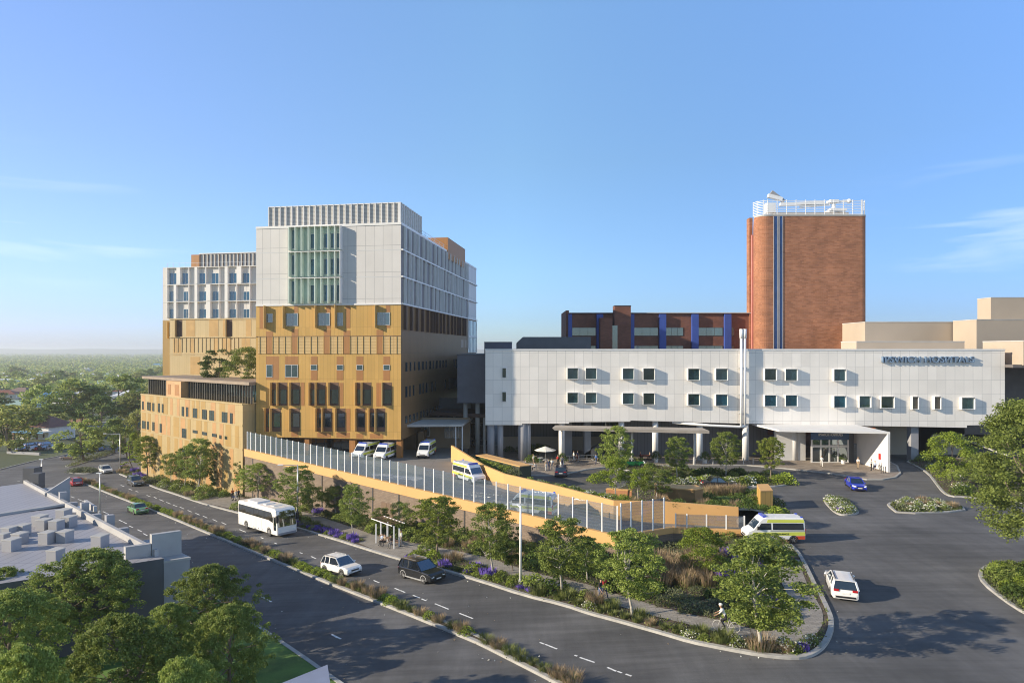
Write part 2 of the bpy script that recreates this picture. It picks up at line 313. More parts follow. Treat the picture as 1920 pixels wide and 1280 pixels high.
M['fence_glass'] = clear_glass("fence_glass", (.84,.88,.93), .10)
frit(M['fence_glass'])
M['black'] = mat("black", (.012,.012,.013), .6)
M['rubber'] = mat("tyre_rubber", (.02,.02,.021), .85)
M['rim'] = mat("alloy_rim", (.42,.42,.43), .3, .7)
M['car_glass'] = glass_mat("car_glass", (.010,.013,.016), .13, (.8,.88,.95), .2)
M['headlight'] = mat("headlight", (.75,.77,.8), .15, 0, .05)
M['taillight'] = mat("taillight", (.40,.012,.015), .25, 0, .05)
M['plate'] = mat("number_plate", (.75,.75,.73), .5, 0, .03)
M['bark'] = mat("bark", (.19,.15,.115), .9, 0, .3, 4, .4, 20)
M['bark_pale'] = mat("pale_bark", (.40,.37,.32), .85, 0, .3, 4, .4, 20)
M['leaf'] = leaf_mat("leaf_mid_green", (.165,.222,.043), (.315,.378,.095))
M['leaf_olive'] = leaf_mat("leaf_olive", (.175,.22,.034), (.31,.36,.07))
M['leaf_dark'] = leaf_mat("leaf_dark_green", (.065,.11,.022), (.14,.20,.042))
M['leaf_lime'] = leaf_mat("leaf_lime", (.18,.25,.028), (.30,.37,.06))
M['leaf_far'] = leaf_mat('leaf_far', (.22,.29,.07), (.38,.44,.13), .4)  # far copies of the leaf, sunlight put in as a lighter colour
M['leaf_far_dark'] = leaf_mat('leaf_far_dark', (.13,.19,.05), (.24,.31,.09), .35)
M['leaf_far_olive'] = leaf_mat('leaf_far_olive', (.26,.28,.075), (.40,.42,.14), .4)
M['leaf_grey'] = leaf_mat("leaf_grey_green", (.12,.145,.075), (.22,.24,.14))
M['petal_white'] = leaf_mat("white_petals", (.55,.55,.48), (.75,.74,.68), .2, .08)
M['petal_purple'] = leaf_mat("purple_petals", (.10,.06,.34), (.22,.15,.56), .2, .1)
M['straw'] = leaf_mat("dry_grass", (.23,.165,.10), (.40,.31,.20), .3, .2)
M['grass'] = leaf_mat("grass_blades", (.09,.12,.03), (.19,.21,.07), .3, .2)
# ------------------------------------------------------------------ ground, road, islands
def sheet(name, xs, ys, fn, m, kind='structure'):
    X, Y = np.meshgrid(xs, ys); v = [(x, y, fn(x, y)) for x, y in zip(X.ravel(), Y.ravel())]; nx = len(xs)
    f = [(j*nx+i, j*nx+i+1, (j+1)*nx+i+1, (j+1)*nx+i) for j in range(len(ys)-1) for i in range(nx-1)]
    return MB().add(v, f).build(name, m, kind=kind, smooth=True)
def fracs(a, b, n): return [a+(b-a)*i/n for i in range(n+1)]
xs = [-9000,-5000,-2500,-1200,-600,-400,-300,-240]+fracs(-200, 160, 45)+[200,260,400,700,1500,3000,9000]
ys = [-600,-200,-60,0]+fracs(12, 260, 31)+[290,340,420,600,1000,2000,4000,9000]
def land_h(x, y): return T(x, y)-.25-(0 if y < 260 else min(8, (y-260)*.012))
sheet('ground', xs, ys, land_h, M['land'])
sheet('road', fracs(-150, 120, 108), fracs(18, 196, 72), lambda x, y: T(x, y), M['asphalt'])
def dens(pts, step=2.0, close=True):
    out = []; n = len(pts)
    for i in range(n if close else n-1):
        a, b = Vector(pts[i][:2]), Vector(pts[(i+1)%n][:2]); k = max(1, int((b-a).length/step))
        out += [a+(b-a)*j/k for j in range(k)]
    if not close: out.append(Vector(pts[-1][:2]))
    return out
def smooth_poly(pts, it=1, close=True):              # Chaikin corner cutting
    pts = [Vector(p[:2]) for p in pts]
    for _ in range(it):
        o = []; n = len(pts)
        for i in range(n if close else n-1):
            a, b = pts[i], pts[(i+1)%n]; o += [a*.75+b*.25, a*.25+b*.75]
        pts = o if close else [pts[0]]+o+[pts[-1]]
    return pts
def island(name, pts, m, fn=T, lift=.13, kerb=None, step=2.0, kind='structure', maxe=4.0):
    P = dens(pts, step); bm = bmesh.new()
    vs = [bm.verts.new((p.x, p.y, 0)) for p in P]; es = [bm.edges.new((vs[i], vs[(i+1)%len(vs)])) for i in range(len(vs))]
    bmesh.ops.triangle_fill(bm, edges=es, use_beauty=True)
    for _ in range(7):
        lg = [e for e in bm.edges if e.calc_length() > maxe and not e.is_boundary]
        if not lg: break
        bmesh.ops.subdivide_edges(bm, edges=lg, cuts=1); bmesh.ops.triangulate(bm, faces=bm.faces[:])
    bmesh.ops.recalc_face_normals(bm, faces=bm.faces[:])
    for v in bm.verts: v.co.z = fn(v.co.x, v.co.y)+lift
    if sum(f.normal.z for f in bm.faces) < 0: bmesh.ops.reverse_faces(bm, faces=bm.faces[:])
    me = bpy.data.meshes.new(name); bm.to_mesh(me); bm.free(); me.materials.append(m); me.update(); uvs(me)
    o = bpy.data.objects.new(name, me); SC.collection.objects.link(o); o["kind"] = kind
    if kerb: kerb_line(P, kerb if kerb is not True else .3, fn=fn, lift=lift)
    return o
def kerb_line(P, w=.3, close=True, fn=T, lift=.13, top=.03):
    P = [Vector(p[:2]) for p in P]; n = len(P); A = sum(P[i].x*P[(i+1)%n].y-P[(i+1)%n].x*P[i].y for i in range(n)); sg = 1 if A > 0 else -1
    b = MB(); sec = [(0,-.05),(0,lift-.02),(.03,lift+top),(w,lift+top),(w,lift-.05)]; k = len(sec); vs = []
    for i, p in enumerate(P):
        d = (P[(i+1)%n]-P[i-1]) if close or 0 < i < n-1 else (P[min(i+1,n-1)]-P[max(i-1,0)])
        d.normalize(); nrm = Vector((-d.y, d.x))*sg
        for a, z in sec: q = p+nrm*a; vs.append((q.x, q.y, fn(p.x, p.y)+z))
    fs = []
    for i in range(n if close else n-1):
        j = (i+1)%n
        fs += [(i*k+c, j*k+c, j*k+c+1, i*k+c+1) for c in range(k-1)]
    return b.add(vs, fs).build('kerb', M['kerb'], kind='structure')
G = lambda *pts: [gr(px, py) for px, py in pts]
# the retaining wall line, the ramp behind it and the garden wall on its inner side
WL = [Vector((-43,103)), Vector((10.3,62)), Vector((16.2,64.5)), Vector((23.7,63.4))]; WZ = [2.6, .47, .6, .6]
IW = [Vector(p) for p in ((-9.4,98.6),(-3.8,84),(-1,80),(5,74.3),(10.9,68.7),(16.2,67.6),(23.5,66.4))]; IWZ = [3.8,3.37,3.0,2.74,2.3,2.45,2.15]
kerbside = G((223,889),(245,898),(269,906),(298,918),(328,927),(358,938),(387,947),(443,962),(500,976),(558,991),(630,1013),(680,1029),(748,1050),(827,1070),(900,1091),
             (982,1118),(1057,1136),(1103,1152),(1149,1164),(1195,1177),(1245,1191),(1294,1206),(1359,1219),(1425,1231),(1474,1236),(1507,1236),(1530,1229),(1549,1214),(1562,1190),(1565,1167),(1560,1150),(1543,1115),(1533,1100),(1520,1072),(1510,1053),(1500,1036),(1485,1022))
kerbside = smooth_poly(kerbside, 1, False)
garden_poly = [Vector(p[:2]) for p in kerbside]+[Vector((24.2,62.6)), Vector((23.6,63.3)), WL[2]+Vector((0,-.1)), WL[1], WL[0], Vector((-74,129)), gr(232,872).to_2d()]
island('garden_ground', garden_poly, M['earth'])
kerb_line(dens(kerbside, 1.5, False), .35, False)
med_l = G((148,903),(200,925),(260,948),(328,975),(410,1009),(492,1044),(560,1073),(630,1101),(748,1147),(870,1197),(900,1210),(965,1243),(1031,1277),(1085,1306))
med_r = G((158,899),(197,913),(244,931),(279,943),(328,960),(374,976),(427,1000),(486,1022),(538,1043),(578,1060),(625,1081),(699,1110),(748,1130),(814,1156),(879,1185),(925,1204),(966,1223),(1031,1256),(1084,1281),(1112,1300))
med_poly = smooth_poly(med_l+med_r[::-1], 1)
island('median_strip', med_poly, M['earth'], kerb=.32)
isl_small = smooth_poly(G((125,887),(136,881),(156,878.5),(172,878.5),(177,883),(172,888),(150,888.5)), 2)
isl_long = smooth_poly(G((119,876),(133,869),(156,861),(187,851),(212,844),(214,850),(187,858),(156,868),(133,875.5)), 1)
island('traffic_island', isl_small, M['earth'], kerb=.3); island('traffic_island', isl_long, M['earth'], kerb=.3)
isl_a = smooth_poly(G((1543,936),(1562,932.5),(1585,934.5),(1608,954),(1612,964),(1585,968),(1566,964),(1547,945)), 2)
isl_b = smooth_poly(G((1662,945),(1684,938.5),(1766,938.5),(1806,950),(1812,960),(1684,965),(1666,951)), 1)
bed_r = smooth_poly(G((1832,1074),(1846,1061),(1880,1056),(2020,1060),(2060,1220),(1920,1152),(1880,1126),(1840,1094)), 1)
bed_u = smooth_poly(G((1694,864),(1716,874),(1739,888),(1754,908),(1766,924),(1782,932),(1812,933),(1870,938),(2050,960),(2050,872),(1800,860),(1740,857)), 1)
loop = smooth_poly(G((1101,896),(1113,905),(1150,912),(1300,914),(1440,914),(1474,911),(1492,903),(1490,897),(1470,890),(1380,884),(1250,882),(1150,885),(1110,889)), 2)
fc = lambda x, y: 0.0
for p in (isl_a, isl_b, bed_r, bed_u, loop): island('traffic_island', p, M['earth'], fn=fc, kerb=.3, lift=.14)
# forecourt asphalt lies level above the fall of the street
island('forecourt', [kerbside[-1].to_2d(), Vector((24.4,62.8)), Vector((23.8,66.2))]+[p for p in IW[::-1][1:]]+[Vector((-9.5,112)), Vector((-20,200)), Vector((190,200)), Vector((190,40)), Vector((60,36)), Vector((34,40)), kerbside[-8].to_2d()], M['asphalt'], fn=fc, lift=.012, maxe=12)
def bed_h(x, y):
    d = 1e9; q = Vector((x, y))
    for a, b in zip(IW, IW[1:]):
        t = max(0, min(1, (q-a).dot(b-a)/(b-a).length_squared)); d = min(d, (q-a-(b-a)*t).length)
    return 1.9*sm(1-d/9)
garden_up = [IW[0]+Vector((.2,1)), IW[1]+Vector((.25,.3)), IW[2]+Vector((.2,.2)), IW[3]+Vector((.2,.2)), IW[4]+Vector((.1,.2)), IW[5]+Vector((0,.2)), IW[6]+Vector((.1,.1))]+[p.to_2d() for p in G((1462,976),(1470,958),(1452,938),(1425,921),(1330,917),(1200,926))]+[Vector(p) for p in ((11.4,82),(9.5,83.5),(6,86),(3,90),(-1,96),(-5,103))]
island('raised_garden', garden_up, M['earth'], fn=bed_h, lift=.1, kerb=.25, maxe=2.0)
lawn_up = [p.to_2d() for p in G((1322,948),(1440,962),(1446,948),(1410,930),(1330,935))]
island('lawn', lawn_up, M['lawn'], fn=bed_h, lift=.14, maxe=1.5)
# the ambulance ramp between the two walls and the deck under the tower
rp = MB(); A_ = [(WL[0],1.3),(Vector((-26,90)),1.3),(Vector((-16,82.2)),1.3),(Vector((-8,76.1)),.95),(Vector((0,69.9)),.5),(WL[1],.12),(WL[2],.06),(WL[3],.03)]
B_ = [(Vector((-30,130)),1.3),(IW[0],1.3),(IW[1],1.25),(IW[2],1.1),(IW[3],.75),(IW[4],.3),(IW[5],.15),(IW[6],.05)]
for (a, za), (b, zb), (c, zc), (d, zd) in zip(A_, A_[1:], B_, B_[1:]):
    n = 8
    for i in range(n):
        p = lambda t0, t1, z0, z1, t: (t0.x+(t1.x-t0.x)*t, t0.y+(t1.y-t0.y)*t, z0+(z1-z0)*t)
        rp.poly(p(a,c,za,zc,i/n), p(b,d,zb,zd,i/n), p(b,d,zb,zd,(i+1)/n), p(a,c,za,zc,(i+1)/n))
rp.poly((-30,130,1.3),(-9.4,98.6,1.3),(-9.4,112,1.3),(-12,160,1.3),(-44,160,1.3),(-44,104,1.3))
rp.build('ramp', M['ramp'], kind='structure')
island('pavement', [Vector((-9,101)), Vector((-3,95.5))]+[gr(px, py, fn=fc).to_2d() for px, py in ((985,892),(1045,893),(1100,881),(1160,874),(1290,873),(1400,873),(1470,879),(1560,889),(1625,900),(1655,900),(1680,896),(1690,888),(1684,874))]+[Vector((64,112)), Vector((64,122)), Vector((-9,124))], M['paver_far'], fn=fc, lift=.13, kerb=.3)
# grass by the left kerb, the far verge and the lot beyond the junction
lk = G((700,1322),(640,1280),(575,1234),(510,1190),(400,1115),(300,1052),(200,990),(130,948))
vg = [p.to_2d() for p in lk]+[Vector((-118,128)), Vector((-150,128)), Vector((-150,18)), Vector((8,18))]
island('grass_verge', vg, M['lawn'], kerb=.3, maxe=5)
far_v = G((-40,888),(0,880.5),(25,874),(65,864),(105,856.5),(150,847),(205,839),(240,834))
island('verge', [p.to_2d() for p in far_v]+[Vector((-100,196)), Vector((-150,196)), Vector((-150,150))], M['land'], kerb=.3)
# ---- paths in the garden
def ribbon(name, pts, w, m, lift=.15, fn=T, kind='structure', it=2):
    P = dens(smooth_poly(pts, it, False), 1.0, False); b = MB(); n = len(P); vs = []
    for i, p in enumerate(P):
        d = (P[min(i+1,n-1)]-P[max(i-1,0)]).normalized(); q = Vector((-d.y, d.x))*w/2; z = fn(p.x, p.y)+lift
        vs += [(p.x+q.x,p.y+q.y,z),(p.x,p.y,z),(p.x-q.x,p.y-q.y,z)]
    fs = []
    for i in range(n-1): fs += [(3*i,3*i+1,3*i+4,3*i+3),(3*i+1,3*i+2,3*i+5,3*i+4)]
    o = b.add(vs, fs).build(name, m, kind=kind)
    if sum(p.normal.z for p in o.data.polygons) < 0: o.data.flip_normals()
    return o
ribbon('path', G((395,938),(470,946),(560,962),(640,990),(700,1012),(770,1025),(850,1040),(905,1052),(960,1072),(1020,1090),(1080,1100),(1150,1125),(1210,1143),(1280,1160),(1350,1178),(1420,1196),(1470,1200),(1510,1180),(1517,1150),(1503,1122),(1490,1098),(1480,1070),(1478,1050)), 1.9, M['paver'])
island('paved_area', [p.to_2d() for p in G((345,932),(385,928),(455,934),(470,944),(452,959),(390,945))], M['paver'], lift=.145)
island('paved_area', [p.to_2d() for p in G((671,1019),(700,1010),(760,1017),(775,1035),(752,1049),(720,1040))], M['paver'], lift=.145)
# ---- lane markings
mk = MB()
def dash(a, b, w=.14):
    a, b = gr(*a), gr(*b); d = (b-a).to_2d().normalized(); q = Vector((-d.y, d.x, 0))*w/2
    for v in (a, b): v.z += .012
    mk.poly(a+q, a-q, b-q, b+q)
def zpx(ox, oy, s, *segs):
    for x0, y0, x1, y1 in segs: dash((ox+x0/s, oy+y0/s), (ox+x1/s, oy+y1/s))
zpx(0, 860, 3.0476, (690,150,710,158),(735,170,755,178),(775,183,790,189),(838,207,860,216),(880,218,895,225),(910,231,935,241),(950,247,975,257),(988,262,1012,272),(1028,275,1052,285),(1072,293,1095,303),(1116,309,1140,320),(1160,326,1185,337),(1215,345,1240,356),(1266,362,1292,374),(1368,403,1405,418))
zpx(0, 860, 3.0476, (1490,448,1505,455),(1568,479,1582,485),(1712,534,1728,540),(1778,556,1805,569))
zpx(420, 780, 3.0476, (500,802,525,813),(855,937,888,951),(975,982,1005,994),(1006,994,1034,1006),(1080,1022,1120,1038),(1128,1042,1156,1054),(1205,1070,1284,1102),(1345,1125,1422,1155))
zpx(900, 860, 3.0476, (342,1047,366,1057),(372,1058,440,1085),(540,1120,556,1126),(570,1133,655,1162),(728,1190,778,1212),(785,1212,810,1222),(832,1228,866,1240))
zpx(0, 860, 3.0476, (405,215,425,222),(445,230,480,243),(495,250,520,262),(588,300,622,316),(680,348,700,358),(705,360,725,370),(738,382,760,392),(785,403,810,415),(818,425,842,438),(1496,790,1552,816),(1896,1002,1930,1022))
zpx(420, 780, 3.0476, (615,1245,668,1272),(215,1030,272,1060))
zpx(0, 780, 6.4, (0,655,120,652),(205,780,240,778))
mk.build('road_markings', M['marking'], kind='structure')
# ------------------------------------------------------------------ retaining wall, glass fence, garden walls
rw = thing('retaining_wall', 'long brown brick retaining wall with ochre capping below the glass fence', 'wall', (WL[1].x, WL[1].y, -2))
b = MB(); c = MB(); j = MB(); n_ = 0
for (a, za), (d, zd) in zip(zip(WL, WZ), zip(WL[1:], WZ[1:])):
    pl = Plane(a, d); k = max(2, int(pl.L/3.0)); t_cap = 1.15 if a is WL[0] else .55
    for i in range(k):
        u0, u1 = pl.L*i/k, pl.L*(i+1)/k; z0 = za+(zd-za)*i/k; z1 = za+(zd-za)*(i+1)/k
        for mbx, lo, hi, d0, d1 in ((b, None, t_cap, -.35, 0), (c, t_cap, 0, -.45, .12)):
            p = pl.p; bot = lambda u: min(-.4, T(*p(u,0).to_2d())-.3)
            l0 = bot(u0) if lo is None else z0-lo; l1 = bot(u1) if lo is None else z1-lo
            mbx.add([p(u0,l0,d1),p(u1,l1,d1),p(u1,l1,d0),p(u0,l0,d0),p(u0,z0-hi,d1),p(u1,z1-hi,d1),p(u1,z1-hi,d0),p(u0,z0-hi,d0)],
                    [(0,3,2,1),(4,5,6,7),(0,1,5,4),(2,3,7,6)]+([(3,0,4,7)] if i == 0 else [])+([(1,2,6,5)] if i == k-1 else []))
    if a is WL[0]:
        for px in (474,604,673,699,748,871):
            u, _ = pl.uz(px, 900); zz = za+(zd-za)*u/pl.L; j.ob(pl, u-.09, u+.09, 0, .05, T(*pl.p(u,0).to_2d()), zz-t_cap-.02)
        u, _ = pl.uz(726, 950); doorpl = (pl, u)
b.build('wall', M['brick_grey'], rw); c.build('coping', M['cap'], rw); j.build('joint_cover', M['dark_frame'], rw)
pl, u = doorpl; d_ = MB(); zb = T(*pl.p(u,0).to_2d())
d_.ob(pl, u-1.1, u+1.1, 0, .06, zb, zb+2.5); d_.ob(pl, u-1.02, u-.03, .06, .08, zb+.05, zb+2.4); d_.ob(pl, u+.03, u+1.02, .06, .08, zb+.05, zb+2.4)
d_.build('service_door', mat("brown_door", (.16,.105,.07), .6), rw)
gf = thing('glass_fence', 'tall glass fence with pale steel posts along the top of the retaining wall', 'fence', (WL[1].x, WL[1].y, .47))
pxs = [420+x/3.0476 for x in (130,150,178,206,235,265,295,325,358,390,423,457,492,528,568,608,647,686,727,768,811,855,898,945,992,1040,1090,1142,1195,1250,1308,1366,1426,1488,1553,1620,1690,1762,1835,1908)]+[1073,1100,1128,1156.5]
def fence_run(par, pl, us, zf, h, thick=.055):
    for u in us:
        MB().ob(pl, u-thick, u+thick, -.16, -.16+2*thick, zf(u)-.02, zf(u)+h).build('post', M['white_metal'], par)
    for u0, u1 in zip(us, us[1:]):
        p = pl.p; MB().add([p(u0+.06,zf(u0)+.08,-.1),p(u1-.06,zf(u1)+.08,-.1),p(u1-.06,zf(u1)+h-.06,-.1),p(u0+.06,zf(u0)+h-.06,-.1),
                            p(u0+.06,zf(u0)+.08,-.112),p(u1-.06,zf(u1)+.08,-.112),p(u1-.06,zf(u1)+h-.06,-.112),p(u0+.06,zf(u0)+h-.06,-.112)],
                           [(0,1,2,3),(7,6,5,4),(0,4,5,1),(3,2,6,7),(0,3,7,4),(1,5,6,2)]).build('glass_panel', M['fence_glass'], par)
pl = Plane(WL[0], WL[1]); us = [pl.uz(px, 900)[0] for px in pxs]; L = pl.L
fence_run(gf, pl, us, lambda u: WZ[0]+(WZ[1]-WZ[0])*u/L, 2.85)
pl2 = Plane(WL[1], WL[2]); us = [.35]+[pl2.uz(px, 960)[0] for px in (1184,1205,1225.5,1246)]
fence_run(gf, pl2, us, lambda u: WZ[1]+.13*u/pl2.L, 3.1)
pl3 = Plane(WL[2], WL[3]); us = [.3]+[pl3.uz(px, 975)[0] for px in (1288,1325,1362,1396)]
gf2 = thing('glass_balustrade', 'low glass balustrade with pale posts on the wall beside the ramp exit', 'fence', (WL[2].x, WL[2].y, .6))
fence_run(gf2, pl3, us, lambda u: .6, 1.4, .06)
iw = thing('garden_wall', 'ochre painted wall folding along the inner side of the ambulance ramp', 'wall', (IW[4].x, IW[4].y, .2)); b = MB(); n = len(IW)
def off(i, d): # mitred offset
    a = (IW[i]-IW[max(i-1,0)]); c = (IW[min(i+1,n-1)]-IW[i]); v = (a.normalized() if a.length else c.normalized())+(c.normalized() if c.length else a.normalized()); v.normalize()
    return IW[i]+Vector((-v.y, v.x))*d
vs = []
for i in range(n):
    q = off(i, .3); vs += [(IW[i].x,IW[i].y,-.5),(IW[i].x,IW[i].y,IWZ[i]),(q.x,q.y,IWZ[i]),(q.x,q.y,-.5)]
fs = [(0,1,2,3),((n-1)*4+3,(n-1)*4+2,(n-1)*4+1,(n-1)*4)]
for i in range(n-1): fs += [tuple(i*4+k for k in (c, c+1))+tuple((i+1)*4+k for k in (c+1, c)) for c in range(3)]
b.add(vs, fs).build('wall', M['cap'], iw); mm = b
# loose ochre blocks in the raised garden
def block(name, label, px, corners, z0, z1, m):
    t = thing(name, label, 'garden wall', (corners[0][0], corners[0][1], z0)); bb = MB().prism(corners, z0-.2, z1-.12); bb.build('wall', m, t)
    cx = sum(p[0] for p in corners)/len(corners); cy = sum(p[1] for p in corners)/len(corners)
    MB().prism([(cx+(p[0]-cx)*1.01, cy+(p[1]-cy)*1.01) for p in corners], z1-.12, z1).build('coping', M['cap'], t)
    return t
g = gr(1426,958,fn=fc); g2 = gr(1449,957,fn=fc); g3 = Vector(((1440-CX)/F*(g2.y+3.6), g2.y+3.6, 0)); g4 = Vector(((1419-CX)/F*(g.y+3.6), g.y+3.6, 0))
block('garden_wall', 'short gold block wall standing free beside the forecourt kerb', 0, [g.to_2d(), g2.to_2d(), g3.to_2d(), g4.to_2d()], 0, 2.35, M['ochre'])
a = onz(1303,942,.6); a2 = onz(1319,940,.6)
block('garden_wall', 'low gold wall, browned for tree shade, on the planted mound behind tall grass', 0, [(a.x-4.2,a.y+1.9),(a.x-1.8,a.y+.5),(a.x,a.y),(a2.x,a2.y+.3),(a2.x-.3,a2.y+2.2),(a.x-1.6,a.y+2.6),(a.x-3.9,a.y+3.6)], .3, 2.15, mat('shaded_gold_wall',(.26,.155,.065),.7))  # brown stands in for tree shade on a gold wall
a = onz(1136,932,.9)
block('garden_wall', 'low terracotta garden wall behind the slender tree trunks', 0, [(a.x,a.y),(a.x+2.9,a.y-.9),(a.x+3.1,a.y-.4),(a.x+.3,a.y+.5)], .3, 1.95, mat('terracotta_wall',(.45,.21,.10),.7))
# hedge bank box by the drop-off
a = onz(974,893,1.6); u = Vector((-9.5, 13.5)).normalized()
block('planter_wall', 'long gold capped planter wall behind the climbing hedge', 0, [(a.x,a.y),(a.x+1.6,a.y+1.0),(a.x+1.6+u.x*11,a.y+1.0+u.y*11),(a.x+u.x*11,a.y+u.y*11)], 0, 3.0, mat("planter_green_wall", (.05,.055,.035), .9))
# ------------------------------------------------------------------ hospital tower
rnd = random.Random(5)
def zc(ox, oy, s): return lambda x, y: (ox+x/s, oy+y/s)
def rect(pl, zf, x0, y0, x1, y1):                      # zoomed photo rectangle -> u0,u1,z0,z1 on the wall
    u0, za = pl.uz(*zf(x0, y0)); u1, zb = pl.uz(*zf(x1, y1)); return min(u0,u1), max(u0,u1), min(za,zb), max(za,zb)
def window(par, pl, r, glass='glass', frame='frame', d=.02, fw=.06, deep=.05, mull=0, d0=0, inset=.03):
    u0, u1, z0, z1 = r; f = MB()
    f.ob(pl, u0, u1, d0, d+deep, z0, z0+fw); f.ob(pl, u0, u1, d0, d+deep, z1-fw, z1)
    f.ob(pl, u0, u0+fw, d0, d+deep, z0+fw, z1-fw); f.ob(pl, u1-fw, u1, d0, d+deep, z0+fw, z1-fw)
    for i in range(mull): um = u0+(u1-u0)*(i+1)/(mull+1); f.ob(pl, um-fw/2, um+fw/2, d0, d+deep-.01, z0+fw, z1-fw)
    w = f.build('window', M[frame], par)
    MB().ob(pl, u0+fw, u1-fw, d0, d+deep-inset, z0+fw, z1-fw).build('glass', M[glass], w)
    return w
A0, B0, C0 = Vector((-42.1,105.3)), Vector((-17.6,101.5)), Vector((-8.83,158.1)); D0 = A0+(C0-B0)
PF = Plane(A0, B0); PS = Plane(B0, C0); PS.N = Vector((PS.U.y, -PS.U.x)); LF, LS = PF.L, PS.L
ZT, ZW, ZL1, ZL0, Z4, Z5, ZB = 38.6, 25.8, 20.7, 17.8, 13.6, 9.6, 4.25
tw = thing('hospital_tower', 'tall square tower with white panels above and ochre panels below', 'building', (B0.x, B0.y, 1.3))
# body: white crown, ochre middle
def slab_body(z0, z1, name, m, inset=0):
    q = [A0, B0, C0, D0]; c = sum(q, Vector((0,0)))/4
    MB().prism([p+(c-p).normalized()*inset for p in q], z0, z1).build(name, m, tw)
slab_body(ZW, ZT, 'upper_wall', M['white_panel']); slab_body(ZB, ZW, 'lower_wall', M['ochre'])
slab_body(ZT, ZT+.05, 'roof', M['concrete'], .8)
b = MB(); b.ob(PF, -.02, LF+.05, 0, .09, ZT-.25, ZT+.12); b.ob(PS, .0, LS, 0, .09, ZT-.25, ZT+.12)
for z in (34.4, 30.15): b.ob(PF, 0, LF, 0, .015, z-.05, z+.05, 1)
b.ob(PF, -.02, LF+.05, 0, .14, ZW-.12, ZW+.14)
b.build('trim', [M['white_fin'], M['frame']], tw)
# glazed bay with deep fins
z1 = zc(250, 360, 2.909); floors = [(ZW+.16, 30.0), (30.3, 34.25), (34.55, ZT-.3)]
fx = [862, 897, 930, 968, 1003, 1037, 1075, 1110, 1140]; fu = [PF.uz(*z1(x, 400))[0] for x in fx]
b = MB()
for z0, zt in floors: b.ob(PF, fu[0], fu[-1], 0, .03, z0, zt)
b.build('bay_panel', M['bay_glass'], tw)
for (z0, zt) in floors:
    for u in fu: MB().ob(PF, u-.05, u+.05, 0, .98, z0, zt).build('fin', M['white_fin'] if u > fu[-2] else M['green_panel'], tw)
    b = MB(); b.ob(PF, fu[0], fu[-1]+.05, 0, .9, zt+.02, zt+.12); b.build('ledge', M['white_fin'], tw)
wins = [[(868,890),(970,997),(1043,1070),(1080,1103),(1113,1137)], [(868,890),(970,995),(1043,1070),(1080,1103),(1113,1137)], [(868,890),(970,997),(1043,1070),(1080,1103),(1113,1137)]]
for fl, ws in zip(floors[::-1], wins):
    for x0, x1 in ws:
        u0, u1 = PF.uz(*z1(x0-3,400))[0], PF.uz(*z1(x1+5,400))[0]; window(tw, PF, (u0, u1, fl[0]+.35, fl[1]-(1.0 if ws.index((x0,x1)) else .3)), 'glass_blue', d=.03, mull=0)
# ochre storeys: coloured panels, slanting fins, windows
z3 = zc(470, 560, 6.4); z4 = zc(470, 680, 6.4)
pn = MB()
for r in ((108,90,178,360),(520,85,570,330),(495,362,570,450),(185,392,265,450),(905,80,957,360),(880,372,960,450),(1142,85,1195,352),(1115,382,1195,450),(1622,78,1674,350),(1510,372,1592,450),
          (185,690,340,972),(415,690,570,972),(722,692,802,975),(1032,692,1112,975),(1270,692,1350,978),(1592,692,1672,980)):
    u0,u1,za,zb = rect(PF, z3, *r); MB().ob(PF, u0, u1, 0, .02, za, zb).build('orange_panel', M['orange'], tw)
for r in ((600,235,645,515),(1062,240,1112,520),(1508,240,1590,525),(1142,550,1195,820),(488,820,570,888),(800,835,960,895),(1030,835,1190,900),(1270,850,1350,905),(1430,850,1590,910)):
    u0,u1,za,zb = rect(PF, z4, *r); MB().ob(PF, u0, u1, 0, .02, za, zb).build('orange_panel', M['orange'], tw)
lv = MB(); lv.ob(PF, .35, LF-.02, 0, .06, ZL0+.06, ZL1-.06); lvw = lv.build('louvre', M['ochre_louvre'], tw)
lb = MB()
for x in (110,188,265,335,413,492,567,643,722,798,878,955,1037,1112,1195,1275,1350,1432,1513,1590,1670,1752):
    u = PF.uz(*z3(x,560))[0]; lb.ob(PF, u-.035, u+.035, .06, .14, ZL0+.06, ZL1-.06)
for r in ((192,458,262,663),(495,458,563,663),(882,458,950,663),(1117,458,1188,663),(1513,458,1588,663)):
    u0,u1,_,_ = rect(PF, z3, *r); lb.ob(PF, u0, u1, .06, .10, ZL0+.06, ZL1-.06, 1)
lb.ob(PF, 0, LF, 0, .10, ZL1-.05, ZL1+.04, 2)
lb.build('louvre_blade', [M['ochre_fin'], M['orange'], M['brown']], tw)
for r in ((195,180,265,285),(425,175,568,325),(808,172,952,322),(1040,170,1110,325),(1520,165,1672,315),(190,790,262,940),(415,790,568,940),(722,790,798,855),(1035,792,1112,855),(1272,792,1347,855),(1592,792,1670,855)):
    window(tw, PF, rect(PF, z3, *r), 'glass', d=.03, mull=1 if r[2]-r[0] > 100 else 0)
REV = mat('fin_shadow_brown', (.15,.082,.05), .55)  # fin shadow and dark glass put into one brown
def bay(zf, xf, xe, y0, y1, wy, dep=.72):               # fin, a panel darkened as its shadow and dark glass, a window to its right
    u0, _ = PF.uz(*zf(xf, y0)); u1, _ = PF.uz(*zf(xe, y0)); za = PF.uz(*zf(xf, y1))[1]; zb = PF.uz(*zf(xf, y0))[1]
    MB().ob(PF, u0-.03, u0+.05, 0, dep, za, zb).build('fin', M['ochre_fin'], tw)
    if wy:
        MB().ob(PF, u0+.05, u1, 0, .025, za, zb).build('fin_shadow_panel', REV, tw)
        zw1, zw0 = PF.uz(*zf(xf, wy[0]))[1], PF.uz(*zf(xf, wy[1]))[1]
        window(tw, PF, (u0+.12, u1-.04, zw0, zw1), 'glass_dark', 'dark_frame', d=.03)
